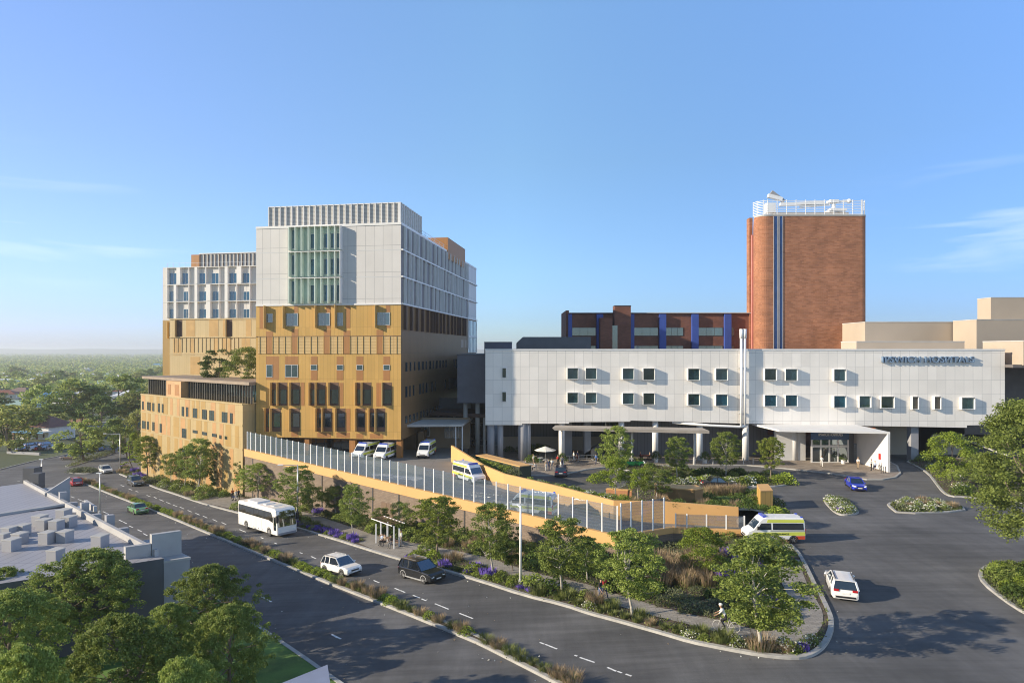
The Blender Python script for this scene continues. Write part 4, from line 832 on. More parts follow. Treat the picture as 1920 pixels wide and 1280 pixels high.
# ------------------------------------------------------------------ brick tower
YB = 140.0; bx = lambda px, Y=YB: (px-CX)/F*Y
bt = thing('brick_tower', 'tall red brown brick tower with rounded corners and blue strip windows', 'building', (bx(1520), YB, 0))
zt = HC+(HY-405)*YB/F; x0, x1 = bx(1440), bx(1618); 
prof = [(bx(1404,150), 156), (bx(1404,151), 151.0)]
rl_ = 2.3; cxl, cyl = x0+.05, YB+rl_
prof = [(bx(1412,157), 157)]+[(cxl-rl_*math.cos(t), cyl-rl_*math.sin(t)) for t in [i*math.pi/2/8 for i in range(9)]]
rr = 1.3
prof += [(x1-.2+rr*math.sin(t), YB+rr-rr*math.cos(t)) for t in [i*math.pi/2/6 for i in range(7)]]+[(x1+rr-.2, 158)]
b = MB(); b.prism(prof, 0, zt); b.build('wall', M['brick'], bt, smooth=False)
b = MB(); c = [(p[0], p[1]-.12) if p[1] < 150 else p for p in prof]; b.prism(c, zt, zt+.3); b.build('coping', M['concrete'], bt)
b = MB()
for xa, xb in ((1451,1457),(1461,1467)): b.box(bx(xa), bx(xb), YB-.05, YB+.5, 0, zt-.05)
b.build('strip_window', mat("strip_blue", (.015,.05,.17), .2, 0, .35, .25), bt)
b = MB()
for xa in (1450,1457,1460.3,1467): b.box(bx(xa), bx(xa)+.12, YB-.12, YB+.5, 0, zt-.02)
b.box(bx(1457.6), bx(1460.2), YB-.08, YB+.5, 0, zt-.02); b.build('strip_frame', M['mid_wall'], bt)
b = MB(); b.box(bx(1404,150), bx(1410,150), 149.6, 151.4, 0, zt+1.6); b.build('side_pier', M['brick'], bt)
b = MB(); b.box(bx(1408.5,149.5), bx(1414,149.5), 149.0, 149.7, 0, zt-2.5); b.build('pink_strip', mat("pink_strip",(.50,.20,.17),.6), bt)
rail = MB(); zr_ = zt+3.6
edge = [p for p in prof if p[1] < 152]
for a, c in zip(edge, edge[1:]):
    for k in range(9): z = zt+.5+k*.36; rail.beam((a[0],a[1]+.25,z), (c[0],c[1]+.25,z), .06, .09)
for i in range(11): x = cxl+(x1-cxl)*i/10; rail.box(x-.06,x+.06,YB+.2,YB+.32,zt+.3,zr_)
for p in edge[::3]: rail.box(p[0]-.06,p[0]+.06,p[1]+.2,p[1]+.32,zt+.3,zr_)
rail.build('roof_screen', M['white_metal'], bt)
b = MB(); b.box(x0+3, x1-1, YB+4, YB+12, zt, zt+1.6); b.build('roof_hut', M['beige'], bt)
bm_ = thing('building_maintenance_unit', 'white crane arm and cradle on the roof of the brick tower', 'roof crane', (bx(1450),YB+5,zt+.3)); Yc = YB+5
pc = lambda px, py: at(px, py, Yc)
MB().beam(pc(1466,374), pc(1440,367), .9, .8).build('arm', M['white_metal'], bm_); MB().beam(pc(1470,378), pc(1446,360), .7, .7).build('arm', M['mid_wall'], bm_)
MB().box(bx(1435,Yc), bx(1452,Yc), Yc-.8, Yc+.8, HC+(HY-400)*Yc/F, HC+(HY-382)*Yc/F).build('cradle', M['white_metal'], bm_)
b = MB(); 
for px in (1439,1449): b.beam(pc(px,382), pc(px,368), .05, .05)
b.build('cable', M['metal'], bm_)
b = MB(); b.beam(pc(1462,384), pc(1545,380), 1.0, .7); b.beam(pc(1500,388), pc(1555,383), .5, .5); b.build('rail_beam', M['white_metal'], bm_)
MB().box(bx(1553,Yc), bx(1569,Yc), Yc-1, Yc+1, HC+(HY-381)*Yc/F, HC+(HY-376)*Yc/F).build('counterweight', M['white_metal'], bm_); MB().beam(pc(1569,379), pc(1593,376), .5, .5).build('jib', M['white_metal'], bm_); MB().ell(tuple(pc(1592,377)), (.6,.6,.5)).build('winch', M['white_metal'], bm_, smooth=True)
MB().tube([pc(1563,382), pc(1563,394)], .45, 10).build('mast', M['white_metal'], bm_); MB().box(bx(1553,Yc), bx(1584,Yc), Yc-1, Yc+1, HC+(HY-396)*Yc/F, HC+(HY-392)*Yc/F).build('carriage', M['white_metal'], bm_)
b = MB(); b.ell(tuple(pc(1552,401)), (1.0,.8,.7)); b.ell(tuple(pc(1562,402)), (1.2,.8,.8)); b.ell(tuple(pc(1578,400)), (1.0,.8,.8)); b.build('motor_cover', M['white_metal'], bm_, smooth=True)
# ------------------------------------------------------------------ long brick wing
YL = 150.0; PB = Plane((bx(1061,YL),YL), (bx(1412,YL),YL)); bu = lambda px: (px-1061)/F*YL; bz = lambda py: HC-(py-HY)/F*YL
bw = thing('brick_wing', 'long dark brick wing with bright blue pilasters behind the white roof', 'building', (bx(1061,YL),YL,0))
MB().box(bx(1066,YL), bx(1412,YL), YL, YL+14, 0, bz(588)).build('wall', M['brick_dark'], bw)
b = MB(); b.box(bx(1061,YL), bx(1066.5,YL), YL-.4, YL+14, 0, bz(582)); b.build('end_wall', M['brick_dark'], bw)
b = MB(); b.box(bx(1066,YL), bx(1412,YL), YL-.5, YL+14, bz(587.5), bz(586)); b.build('coping', M['concrete'], bw)
for xa, xb in ((1065,1072),(1118,1130),(1180,1188),(1235,1247.5),(1296,1308),(1357,1369)):
    MB().ob(PB, bu(xa), bu(xb), 0, .9, 0, bz(589)).build('pilaster', M['blue'], bw)
for ya, yb in ((614,629.5),(648,668)):
    for xa, xb in ((1072.5,1117),(1188.5,1234),(1248,1281),(1308.5,1355),(1369.5,1376)): window(bw, PB, (bu(xa), bu(xb), bz(yb), bz(ya)), 'glass', 'dark_frame', d=.03, mull=2)
MB().ob(PB, bu(1149), bu(1179), 0, 2.6, 0, bz(574.5)).build('stair_tower', M['brick_dark'], bw); b = MB(); b.ob(PB, bu(1148.7), bu(1179.5), 0, 2.7, bz(575), bz(574)); b.build('stair_coping', M['dark_frame'], bw)
MB().ob(PB, bu(1122), bu(1144), 0, 3.4, 0, bz(597)).build('lift_shaft', M['brick_dark'], bw); MB().ob(PB, bu(1143.5), bu(1154), 0, 2.9, 0, bz(611)).build('glass_shaft', M['glass'], bw)
# ------------------------------------------------------------------ plain beige buildings on the right
def plain(name, label, x0, x1, y0, y1, z1, m='beige', z0=0):
    t = thing(name, label, 'building', ((x0+x1)/2, y0, z0)); MB().box(x0,x1,y0,y1,z0,z1).build('wall', M[m], t); b = MB()
    for a in ((x0-.02,x1+.02,y0-.05,y0+.2),(x0-.05,x0+.2,y0+.2,y1)): b.box(*a, z1, z1+.18)
    b.build('coping', M['concrete'], t); return t
plain('beige_building', 'wide plain beige building directly right of the brick tower', at(1622,0,131).x, at(1800,0,131).x, 131, 146, HC+52.5*131/F)
plain('beige_building', 'plain beige block with a sunlit end standing mid right', at(1831,0,124).x, 130, 124, 130.6, HC+57*124/F)
plain('beige_building', 'tallest plain beige block at the right edge', at(1860,0,127).x, 150, 127.3, 131, HC+98.5*127/F)
plain('beige_building', 'low long beige parapet block just above the white roof', at(1607,0,113).x, at(1810,0,113).x, 113.2, 118.5, HC+15.8*113/F)
plain('beige_building', 'low beige block beside the right end of the white wing', at(1919,0,104).x, 125, 104, 113, HC+17*104/F, z0=wz(684))
cpk = thing('car_park_entry', 'dark walled car park entrance beyond the right end of the white wing', 'building', (90,110,0))
b = MB(); b.box(wx(1764), 135, YW+7.2, YW+7.6, 3.6, 15.8); b.box(wx(1764), wx(1800), YW+7.2, YW+7.6, 0, 3.6); b.box(at(1884.6,0,106).x, 135, 104.3, 113.2, 15.6, 16.1); b.build('wall', mat("car_park_wall",(.135,.12,.115),.8), cpk)
b = MB(); b.box(wx(1800), 135, YW+16, YW+16.3, 0, 3.6); b.build('rear_wall', M['black'], cpk); b = MB(); b.beam((wx(1845),YW+7.1,3.4),(wx(1880),YW-1,1.2),.2,.25); b.build('ramp_edge', M['concrete'], cpk)
# ------------------------------------------------------------------ flat roofed white shops on the left
ZR = 3.3; LGW = mat('light_grey_render',(.37,.365,.365),.7,0,.12); Q = lambda px, py, z=ZR: onz(px, py, z).to_2d()
rb_ = thing('white_roof_building', 'nearest low building with a pale flat roof full of grey vent boxes', 'building', (*Q(230,1055), -2))
c1, c2, c3, c4 = Q(307,1046.5), Q(128,951), Vector((-95,62)), Vector((-58,38)); 
c2 = c1+(c2-c1)*1.0; e = Q(232,1058)-c1; c4 = c1+e.normalized()*33; c3 = c2+e.normalized()*33
MB().prism([c1, c2, c3, c4], -8, ZR, 0, 1).build('wall', [M['dark_wall'], M['roof_white']], rb_)
b = MB(); pls = Plane(c1, c2); b.add([], []); ins = (c4-c1).normalized()
def par_(mb, a, c, w, z0, z1, mi=0): # low parapet between two plan points, thickness towards the roof
    d = (c-a).normalized(); nn = Vector((-d.y, d.x)); nn = nn if nn.dot(ins) > 0 or abs(nn.dot(ins)) < .1 else -nn
    mb.prism([a, c, c+nn*w, a+nn*w], z0, z1, mi)
par_(b, c1+(c2-c1)*.04, c2, .28, ZR+.004, ZR+.5); b.build('parapet', LGW, rb_)
b = MB(); d1 = (c2-c1).normalized()
b.prism([c1-ins*1.6+d1*1.2, c1+d1*1.2+ins*.35, c1+d1*1.6+ins*.35, c1-ins*1.6+d1*1.6], ZR-.5, ZR+1.55); b.prism([c1+ins*.4+d1*1.2, c1+ins*2.0+d1*1.2, c1+ins*2.0+d1*1.6, c1+ins*.4+d1*1.6], ZR-.3, ZR+.9)
b.build('sign_fin', LGW, rb_)
b = MB(); b.prism([c1-ins*.02, c1-ins*1.7, c1-ins*1.7+d1*7, c1-ins*.02+d1*7], -8, ZR-.35, 0, 0); b.build('corner_block', M['mid_wall'], rb_); b = MB(); b.prism([c1-ins*.0, c1-ins*1.75-d1*.05, c1-ins*1.75+d1*7.05, c1+d1*7.05], ZR-.35, ZR-.2); b.build('corner_roof', LGW, rb_)
for k in range(6):
    p = c1+d1*(9+k*3.4)-ins*.05; MB().prism([p, p+d1*.5, p+d1*.5-ins*.6, p-ins*.6], -3, ZR+.5+(k%2)*.5).build('buttress', M['mid_wall'], rb_)
boxes = [(202,979,60),(229,990,64),(292,985,62),(339,969,62),(371,980,62),(106,1004,62),(27,1011,58),(85,1015,66),(243,1008,68),(347,1003,68),(35,1026,70),(546,1018,70),(20,1000,58),(275,1045,40)]
zx = [((171+235)/2,387,62),(228,408,62),(299,413,60),(341,352,62),(370,392,62),(106,438,60),(27,452,60),(86,490,64),(243,488,68),(346,480,66),(36,530,70),(546,508,70),(0,478,50),(290,590,70)]
for i, (x, y, w) in enumerate(zx):
    p = onz(x/3.0476, 860+y/3.0476, ZR); s = w/3.0476*p.y/F*.92
    t = thing('roof_vent', 'grey box vent on the pale roof, '+(['leftmost of the far row','second of the far row','third of the far row','farthest of all','just below the farthest one','small one left of the far row','pale one at the left roof edge','dark one in the left pair','left one of the middle pair','right one of the middle pair','against the left parapet','lone one towards the white sign fin','low one cut off at the left','one half hidden behind the big tree'][i]), 'roof vent', p, 'vent boxes on the pale roof')
    hh = s*.95
    d = Vector((.985,-.17)); e_ = Vector((.17,.985)); q = [Vector((0,0))+d*(-s/2), d*(s/2), d*(s/2)+e_*s, d*(-s/2)+e_*s]
    MB().prism(q, 0, hh).build('casing', M['mid_wall'], t, world=False); c_ = sum(q, Vector((0,0)))/4
    MB().prism([c_+(v-c_)*1.06 for v in q], hh, hh+.07).build('lid', M['concrete'], t, world=False)
ra_ = thing('white_roof_building', 'farther low building with a seamed pale metal roof and grey gable wall', 'building', (*Q(50,905), -4))
v1, v2 = Q(50,905), Q(128,947); dv = (v2-v1).normalized(); nv = Vector((dv.y,-dv.x)); nv = nv if nv.x < 0 else -nv
MB().prism([v1, v2, v2+nv*34, v1+nv*34], -8, ZR, 0, 1).build('wall', [M['dark_wall'], M['roof_white']], ra_)
b = MB(); b.prism([v1, v2, v2+nv*.3, v1+nv*.3], ZR+.004, ZR+.35); b.prism([v2, v2-dv*.5, v2-dv*.5+nv*34, v2+nv*34], ZR+.004, ZR+.2); b.build('parapet', LGW, ra_)
b = MB(); w1, w2 = onz(84,921,3.8).to_2d(), onz(131,905,4.4).to_2d(); dw = (w2-w1).normalized(); nw = Vector((-dw.y, dw.x))
b.add([(w1.x,w1.y,-6),(w2.x,w2.y,-6),(w2.x,w2.y,5.0),(w1.x,w1.y,3.6),(w1.x+nw.x*.4,w1.y+nw.y*.4,-6),(w2.x+nw.x*.4,w2.y+nw.y*.4,-6),(w2.x+nw.x*.4,w2.y+nw.y*.4,5.0),(w1.x+nw.x*.4,w1.y+nw.y*.4,3.6)],[(0,1,2,3),(7,6,5,4),(0,3,7,4),(3,2,6,7),(2,1,5,6)]); b.build('gable_wall', M['mid_wall'], ra_)
b = MB(); b.prism([w1+nw*.4, w2+nw*.4, w2+nw*5, w1+nw*5], -6, 3.3); b.build('white_annex', LGW, ra_)
b = MB(); kq = [onz(131,960,3.5).to_2d(), onz(182,958.5,3.5).to_2d(), onz(163,946,3.5).to_2d(), onz(128,951,3.5).to_2d()]; b = MB(); b.prism(kq, -6, 3.5, 0, 1); wb2 = thing('kiosk', 'small box with a cream flat roof beside the street parapet', 'building', (kq[0].x, kq[0].y, -4)); b.build('wall', [M['mid_wall'], M['white_fin']], wb2); b = MB(); kd = (kq[1]-kq[2]).normalized(); kn = Vector((-kd.y, kd.x)); kn = kn if kn.dot(kq[0]-kq[1]) > 0 else -kn; b.prism([kq[1], kq[2], kq[2]+kn*.25, kq[1]+kn*.25], 3.504, 4.0); b.build('parapet', LGW, wb2)
for px, py, s in ((61,903,1.3),(70,908,1.0)):
    p = onz(px,py,ZR); t = thing('roof_vent', 'dark box vent behind the seamed roof, the '+('taller one' if s > 1.2 else 'shorter one'), 'roof vent', p); MB().box(-s/2,s/2,-s/2,s/2,-1,s*1.3).build('casing', M['dark_wall'], t, world=False)
nr_ = thing('awning_roof', 'blue grey flat roof corner poking in at the bottom edge', 'building', (-10, 30, 0)); z = 3.0; k1, k2 = onz(614,1245,z).to_2d(), onz(636,1280,z).to_2d(); k0 = onz(502,1290,z).to_2d()
b = MB(); b.prism([k1, k2+Vector((.6,-2.8)), k0+Vector((-1.5,-3)), k0], z-.4, z); b.build('roof', mat("blue_grey_roof",(.22,.25,.34),.6), nr_); b = MB(); b.prism([k1.lerp(k2,.1)+Vector((-.6,-.3)), k2+Vector((0,-2)), k0+Vector((-1,-2.4)), k0+Vector((.5,-.6))], -2.2, z-.4); b.build('wall', M['dark_wall'], nr_)
# ------------------------------------------------------------------ plants
R = np.random.default_rng(7)
def unit(v): return v/(np.linalg.norm(v, axis=-1, keepdims=True)+1e-9)
def leaves(P, size, rng, up=.5, asp=.5, N=None):       # small folded leaf faces; returns (n,4,3)
    n = len(P); a = unit(rng.normal(size=(n,3))*(1,1,.7)); nr = rng.normal(size=(n,3))+np.array([0,0,up])
    if N is not None: nr = nr+N*1.1
    b = unit(np.cross(nr, a)); s = size*rng.uniform(.65,1.35,(n,1)); bend = unit(np.cross(a, b))*s*.16
    return np.stack([P-a*s*.5, P+b*s*asp*.5+bend, P+a*s*.5, P-b*s*asp*.5+bend], 1)
def quads_mesh(name, groups, mats):                    # groups: list of (n,4,3) arrays, one per material
    V = np.concatenate(groups).reshape(-1,3); nq = len(V)//4; me = bpy.data.meshes.new(name)
    me.vertices.add(nq*4); me.vertices.foreach_set("co", V.astype(np.float32).ravel())
    me.loops.add(nq*4); me.loops.foreach_set("vertex_index", np.arange(nq*4, dtype=np.int32))
    me.polygons.add(nq); me.polygons.foreach_set("loop_start", np.arange(0, nq*4, 4, dtype=np.int32))
    try: me.polygons.foreach_set("loop_total", np.full(nq, 4, dtype=np.int32))
    except Exception: pass
    me.polygons.foreach_set("material_index", np.concatenate([np.full(len(g), i, dtype=np.int32) for i, g in enumerate(groups)]))
    for m in mats: me.materials.append(m)
    me.update(calc_edges=True); me.validate(); return me
def obj_of(name, me, par=None, kind=None):
    o = bpy.data.objects.new(name, me); SC.collection.objects.link(o); o.parent = par
    if kind: o["kind"] = kind
    return o
PROTO = {}
def make_tree(key, name, H, Wd, base, K, per, leaf, lm, bark, seed, shape='ellipsoid', flat=.62, rc=.20, trunk_r=.12):
    rng = np.random.default_rng(seed); rx = Wd/2; c0, c1 = H*base, H; tb = MB()
    # clump centres through the crown volume, denser near its surface, on an uneven outline
    ang = rng.uniform(0, 2*np.pi, K); lob = 1+.16*np.sin(ang*3+seed)+.12*np.sin(ang*5+2*seed)
    t = rng.uniform(0, 1, K)**.8
    if shape == 'ellipsoid': prof = np.sqrt(np.clip(1-(2*t-1)**2, 0, 1))*.9+.12
    elif shape == 'umbrella': prof = np.sqrt(np.clip(1-t**2.2, 0, 1))*np.clip(.55+t*1.4, 0, 1)
    elif shape == 'cone': prof = (1-t)**.8*.95+.08
    else: prof = np.where(t < .45, .55+t*1.0, np.sqrt(np.clip(1-((t-.45)/.58)**2, 0, 1)))
    rad = rx*prof*lob*np.sqrt(rng.uniform(.18, 1, K)); C = np.stack([rad*np.cos(ang), rad*np.sin(ang), c0+(c1-c0)*(t*.93+.02)], 1)
    r = rc*Wd*rng.uniform(.65, 1.25, K)*.5
    # trunk and limbs
    lean = rng.normal(size=2)*.03*H; zf = H*(base+.12); fork = np.array([lean[0], lean[1], zf])
    top = np.array([lean[0]*1.6, lean[1]*1.6, H*.86])
    tb.tube([(0,0,-.3),(lean[0]*.3,lean[1]*.3,zf*.35),(fork[0],fork[1],zf),tuple(fork*.5+top*.5),tuple(top)], [trunk_r*1.25,trunk_r,trunk_r*.8,trunk_r*.45,trunk_r*.12], 8)
    order = rng.permutation(K)[:min(K, 16 if K > 60 else 11)]
    for i in order:
        e = C[i]; f = rng.uniform(0, .75); s = fork*(1-f)+top*f; s[2] = min(s[2], e[2]-.05*H) if e[2] > zf else zf*.9
        s[2] = max(s[2], zf*.75); m = (s+e)/2+rng.normal(size=3)*.04*H; m[2] -= .02*H
        tb.tube([tuple(s), tuple(m), tuple(e)], [trunk_r*.42, trunk_r*.26, trunk_r*.07], 5, cap=False)
    # leaves: shells of each clump, tops fuller than undersides
    n = K*per; ci = np.repeat(np.arange(K), per); d = unit(rng.normal(size=(n,3))); d[:,2] = np.where(rng.uniform(size=n) < .68, np.abs(d[:,2]), d[:,2])
    P = C[ci]+d*r[ci][:,None]*np.array([1,1,flat])*(rng.uniform(0,1,(n,1))**.4)
    Q = leaves(P, leaf, rng, .55, .55, d)
    t_o = thing(name, '', 'tree'); tb.build('trunk', M[bark], t_o, smooth=True, world=False)
    obj_of('crown', quads_mesh('crown', [Q], [M[lm]]), t_o); t_o.location = (0,0,-500); remember(t_o)
    PROTO[key] = (t_o, H, Wd)
make_tree('airy1', 'street_tree', 7, 5, .24, 170, 78, .17, 'leaf', 'bark_pale', 1, 'egg', .66, .175, .10)
make_tree('airy2', 'street_tree', 7, 5, .22, 160, 80, .17, 'leaf', 'bark_pale', 2, 'ellipsoid', .66, .175, .10)
make_tree('olive1', 'street_tree', 7, 5, .24, 160, 78, .17, 'leaf_olive', 'bark', 3, 'ellipsoid', .66, .175, .11)
make_tree('round1', 'garden_tree', 5, 4, .22, 50, 150, .165, 'leaf', 'bark_pale', 4, 'ellipsoid', .7, .30, .08)
make_tree('round2', 'garden_tree', 5, 4, .30, 48, 150, .165, 'leaf_lime', 'bark_pale', 5, 'egg', .7, .30, .08)
make_tree('lime1', 'garden_tree', 5, 4.4, .08, 56, 160, .165, 'leaf_lime', 'bark', 6, 'ellipsoid', .75, .30, .08)
make_tree('cone1', 'conifer', 9, 3.6, .14, 70, 46, .30, 'leaf_lime', 'bark', 7, 'cone', .35, .26, .10)
make_tree('dark1', 'garden_tree', 6, 3.6, .10, 50, 130, .18, 'leaf_dark', 'bark', 8, 'egg', .7, .28, .09)
make_tree('big1', 'spreading_tree', 7.5, 7.5, .30, 430, 90, .135, 'leaf', 'bark', 9, 'umbrella', .7, .095, .17)
make_tree('big2', 'spreading_tree', 7.5, 7.5, .30, 430, 90, .135, 'leaf', 'bark', 10, 'umbrella', .7, .095, .17)
make_tree('big3', 'spreading_tree', 13, 11, .14, 420, 110, .20, 'leaf', 'bark', 19, 'egg', .66, .145, .2)
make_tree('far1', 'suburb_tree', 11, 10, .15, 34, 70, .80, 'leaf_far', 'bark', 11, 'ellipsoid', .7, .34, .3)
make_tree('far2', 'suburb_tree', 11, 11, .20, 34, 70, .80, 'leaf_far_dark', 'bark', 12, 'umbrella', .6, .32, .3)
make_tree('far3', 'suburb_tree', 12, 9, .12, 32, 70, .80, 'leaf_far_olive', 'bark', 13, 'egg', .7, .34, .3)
used = set()
def plant_tree(key, p, H, Wd, label, group=None, rz=None, name=None):
    o, h0, w0 = PROTO[key]; s = (Wd/w0, Wd/w0*R.uniform(.94,1.06), H/h0)
    rz = R.uniform(0, 6.28) if rz is None else rz
    if key not in used:
        used.add(key); o.location = p; o.scale = s; o.rotation_euler = (0,0,rz); r = o; o["label"] = label
        if group: o["group"] = group
    else: r = dup(o, p, label, group, (0,0,rz), s)
    if name: r.name = name
    return r
def tree_px(key, px, py, top, wpx, label, z=None, fn=None, group=None):
    p = gr(px, py, .1, fn or T) if z is None else onz(px, py, z); Y = p.y
    return plant_tree(key, p, at(px, top, Y).z-p.z, wpx*Y/F, label, group)
SG = 'street trees planted between the road and the retaining wall'
tree_px('cone1', 250, 882, 808, 34, 'tall bright lime conifer beside the yellow podium corner', group=SG)
tree_px('olive1', 277, 896, 815, 52, 'brownish olive street tree in front of the podium wall', group=SG)
tree_px('round1', 321, 906, 850, 36, 'short loose green tree between two taller podium trees', group=SG)
tree_px('airy2', 346, 914, 838, 44, 'slim green tree left of the tall podium street tree', group=SG)
tree_px('airy1', 371, 924, 821, 66, 'tall green street tree before the right end of the podium', group=SG)
tree_px('dark1', 406, 918, 868, 30, 'small dark tree against the podium base', group=SG)
tree_px('dark1', 456, 925, 849, 34, 'dark narrow tree climbing at the start of the brown wall', group=SG)
tree_px('airy2', 482, 938, 868, 72, 'open crowned tree directly behind the white coach', group=SG)
tree_px('airy1', 556, 972, 872, 70, 'thin pale trunked tree just right of the coach windscreen', group=SG)
tree_px('round1', 588, 966, 912, 42, 'small rounded tree against the wall right of the coach', group=SG)
tree_px('round1', 629, 964, 911, 46, 'rounded green tree against the wall above purple flowers', group=SG)
tree_px('airy1', 663, 1006, 907, 58, 'bright green tree with a white trunk beside lavender bed', group=SG)
tree_px('round1', 714, 996, 952, 32, 'small round tree right behind the white post pergola', group=SG)
tree_px('round1', 752, 1000, 941, 38, 'bushy green tree between pergola and yellow dotted tree', group=SG)
tree_px('olive1', 818, 1047, 929, 96, 'large yellow green tree behind the black car', group=SG)
tree_px('airy2', 925, 1078, 941, 86, 'tall tree left of the white lamp post below the glass fence', group=SG)
tree_px('dark1', 962, 1070, 998, 50, 'small shaded tree just behind the white lamp post', group=SG)
tree_px('airy1', 1054, 1112, 968, 104, 'large tree in front of the fence ambulance, right of the lamp post', group=SG)
tree_px('airy2', 1102, 1088, 1008, 70, 'medium tree in shade against the wall beside the two walkers', group=SG)
tree_px('airy2', 1187, 1157, 992, 122, 'large dark trunked tree below the corner of the glass fence', group=SG)
tree_px('lime1', 1316, 1074, 990, 84, 'dense lime tree before the ramp exit wall', group=SG)
tree_px('airy1', 1428, 1220, 1008, 176, 'largest white trunked tree at the rounded kerb corner by the cyclist', group=SG)
tree_px('airy1', 1446, 1056, 1000, 60, 'light green tree under the front of the exiting ambulance', group=SG)
GG = 'trees in the raised garden and the turning circle'
tree_px('airy2', 1156, 903, 797, 62, 'tall tree at the left end of the turning circle', fn=fc, group=GG)
tree_px('round2', 1154, 933, 858, 54, 'bright tree with thin trunk by the terracotta garden wall', fn=lambda x, y: 1.0, group=GG)
tree_px('round2', 1197, 936, 880, 50, 'middle one of the three bright trees above the fold of the ochre wall', fn=lambda x, y: 1.0, group=GG)
tree_px('round1', 1230, 938, 878, 56, 'rounded tree leaning over the low gold wall browned for shade', fn=lambda x, y: 1.0, group=GG)
tree_px('airy1', 1270, 896, 818, 52, 'leftmost green tree on the turning circle beside the green car', fn=fc, group=GG)
tree_px('airy2', 1361, 893, 808, 56, 'middle tree on the turning circle among white flowers', fn=fc, group=GG)
tree_px('olive1', 1445, 897, 818, 50, 'yellow green tree on the turning circle nearest the entrance', fn=fc, group=GG)
tree_px('lime1', 1786, 912, 812, 78, 'lime green tree in the right bed before the car park entry', fn=fc)
plant_tree('big3', at(1948,1050,54)*1.0-Vector((0,0,at(1948,1050,54).z)), 14.4, 11.4, 'huge spreading tree filling the right edge of the picture')
plant_tree('round1', Vector((72.5,84,0)), 7.5, 7.0, 'dark green tree behind the huge right edge tree')
plant_tree('dark1', Vector((at(408,0,124).x,124,9.7)), 9.0, 6.6, 'wide dark tree on the podium roof above the brown canopy')
plant_tree('round1', Vector((at(462,0,119).x,119,9.7)), 9.3, 6.0, 'dense upright tree on the podium roof against the tower', rz=2)
BG = 'spreading trees on the grass in the near left corner'
for key, px, Y, top, wpx, lab in (('big1',162,42,1027,215,'broad tree overlapping the vent roof, farthest of the near left trees'),('big2',392,41,1058,178,'broad tree by the road kerb right of the dark end wall'),('big1',222,30,1148,232,'rounded tree at the bottom edge, nearest of the left trees'),
        ('big2',428,33,1133,172,'tree beside the lit grass corner at the bottom'),('big2',20,36,1105,200,'dark tree filling the left edge below the roof'),('big1',10,43,1060,110,'small crown cut by the left edge beside the pale roof'),('big1',40,26,1205,190,'lowest crown in the bottom left corner'),('big2',315,37,1130,120,'shaded crown between the bottom tree and the kerbside tree'),('big2',340,27,1232,170,'low crown at the bottom edge left of the lit grass')):
    x = (px-CX)/F*Y; g = T(x, Y)+.1; plant_tree(key, Vector((x,Y,g)), at(px,top,Y).z-g, wpx*Y/F, lab, BG)
# junction and roadside trees on the far left
JG = 'trees round the far junction'
tree_px('far1', 157, 864, 789, 78, 'round dark green tree on the long traffic island', group=JG)
for key, px, py, top, w, lab in (('far2',214,848,785,50,'dark tree behind the far lamp post'),('far1',238,856,800,40,'tree between the far lamp post and the conifer'),('far3',20,850,760,90,'tall tree at the left edge beside the car sheds'),('far2',-8,846,770,70,'dark crown cut by the left edge beyond the junction'),('far3',52,822,765,60,'pale tree left of the red roofed house'),
        ('far1',75,800,722,62,'big upright tree above the red roofed house'),('far2',190,806,742,60,'dark tree right of the brown field'),('far3',255,800,735,60,'tree touching the top left corner of the podium'),('far1',140,795,712,84,'wide sunlit tree above the brown field'),('far1',228,792,704,80,'wide sunlit tree left of the podium roof'),('far3',110,815,775,44,'bush like tree right of the red roofed house'),('far3',262,838,770,44,'tree squeezed against the podium end wall')):
    tree_px(key, px, py, top, w, lab, group=JG)
HSPX = [gr(*h,0,land_h) for h in ((165,748),(252,746),(236,752),(98,752),(42,742),(22,772),(8,748),(88,822),(20,691),(130,755),(185,740),(80,717),(222,722),(213,684),(10,712),(60,700),(120,703),(160,695),(255,700),(196,705))]
rngH = np.random.default_rng(91); FARH = []
while len(FARH) < 46:
    Y = 300+620*rngH.uniform(); k = rngH.uniform(-.82,-.55); v_ = Vector((k*Y,Y,land_h(k*Y,Y)))
    if all((v_-h).length > 26 for h in HSPX+FARH): FARH.append(v_)
HSPX += FARH
for i in range(190):                                   # single trees of the suburb, thinning into the haze
    Y = 235+600*R.uniform()**1.4; k = R.uniform(-.86,-.52); x = k*Y
    if Y < 330 and -.80 < k < -.70: continue
    if any(abs(k-h.x/h.y)*h.y < 9 and h.y-110 < Y < h.y+8 for h in HSPX): continue
    plant_tree(('far1','far2','far3')[i%3], Vector((x, Y, land_h(x,Y))), R.uniform(8,15), R.uniform(9,15), 'green tree among the houses of the hazy suburb', 'trees in the hazy suburb')
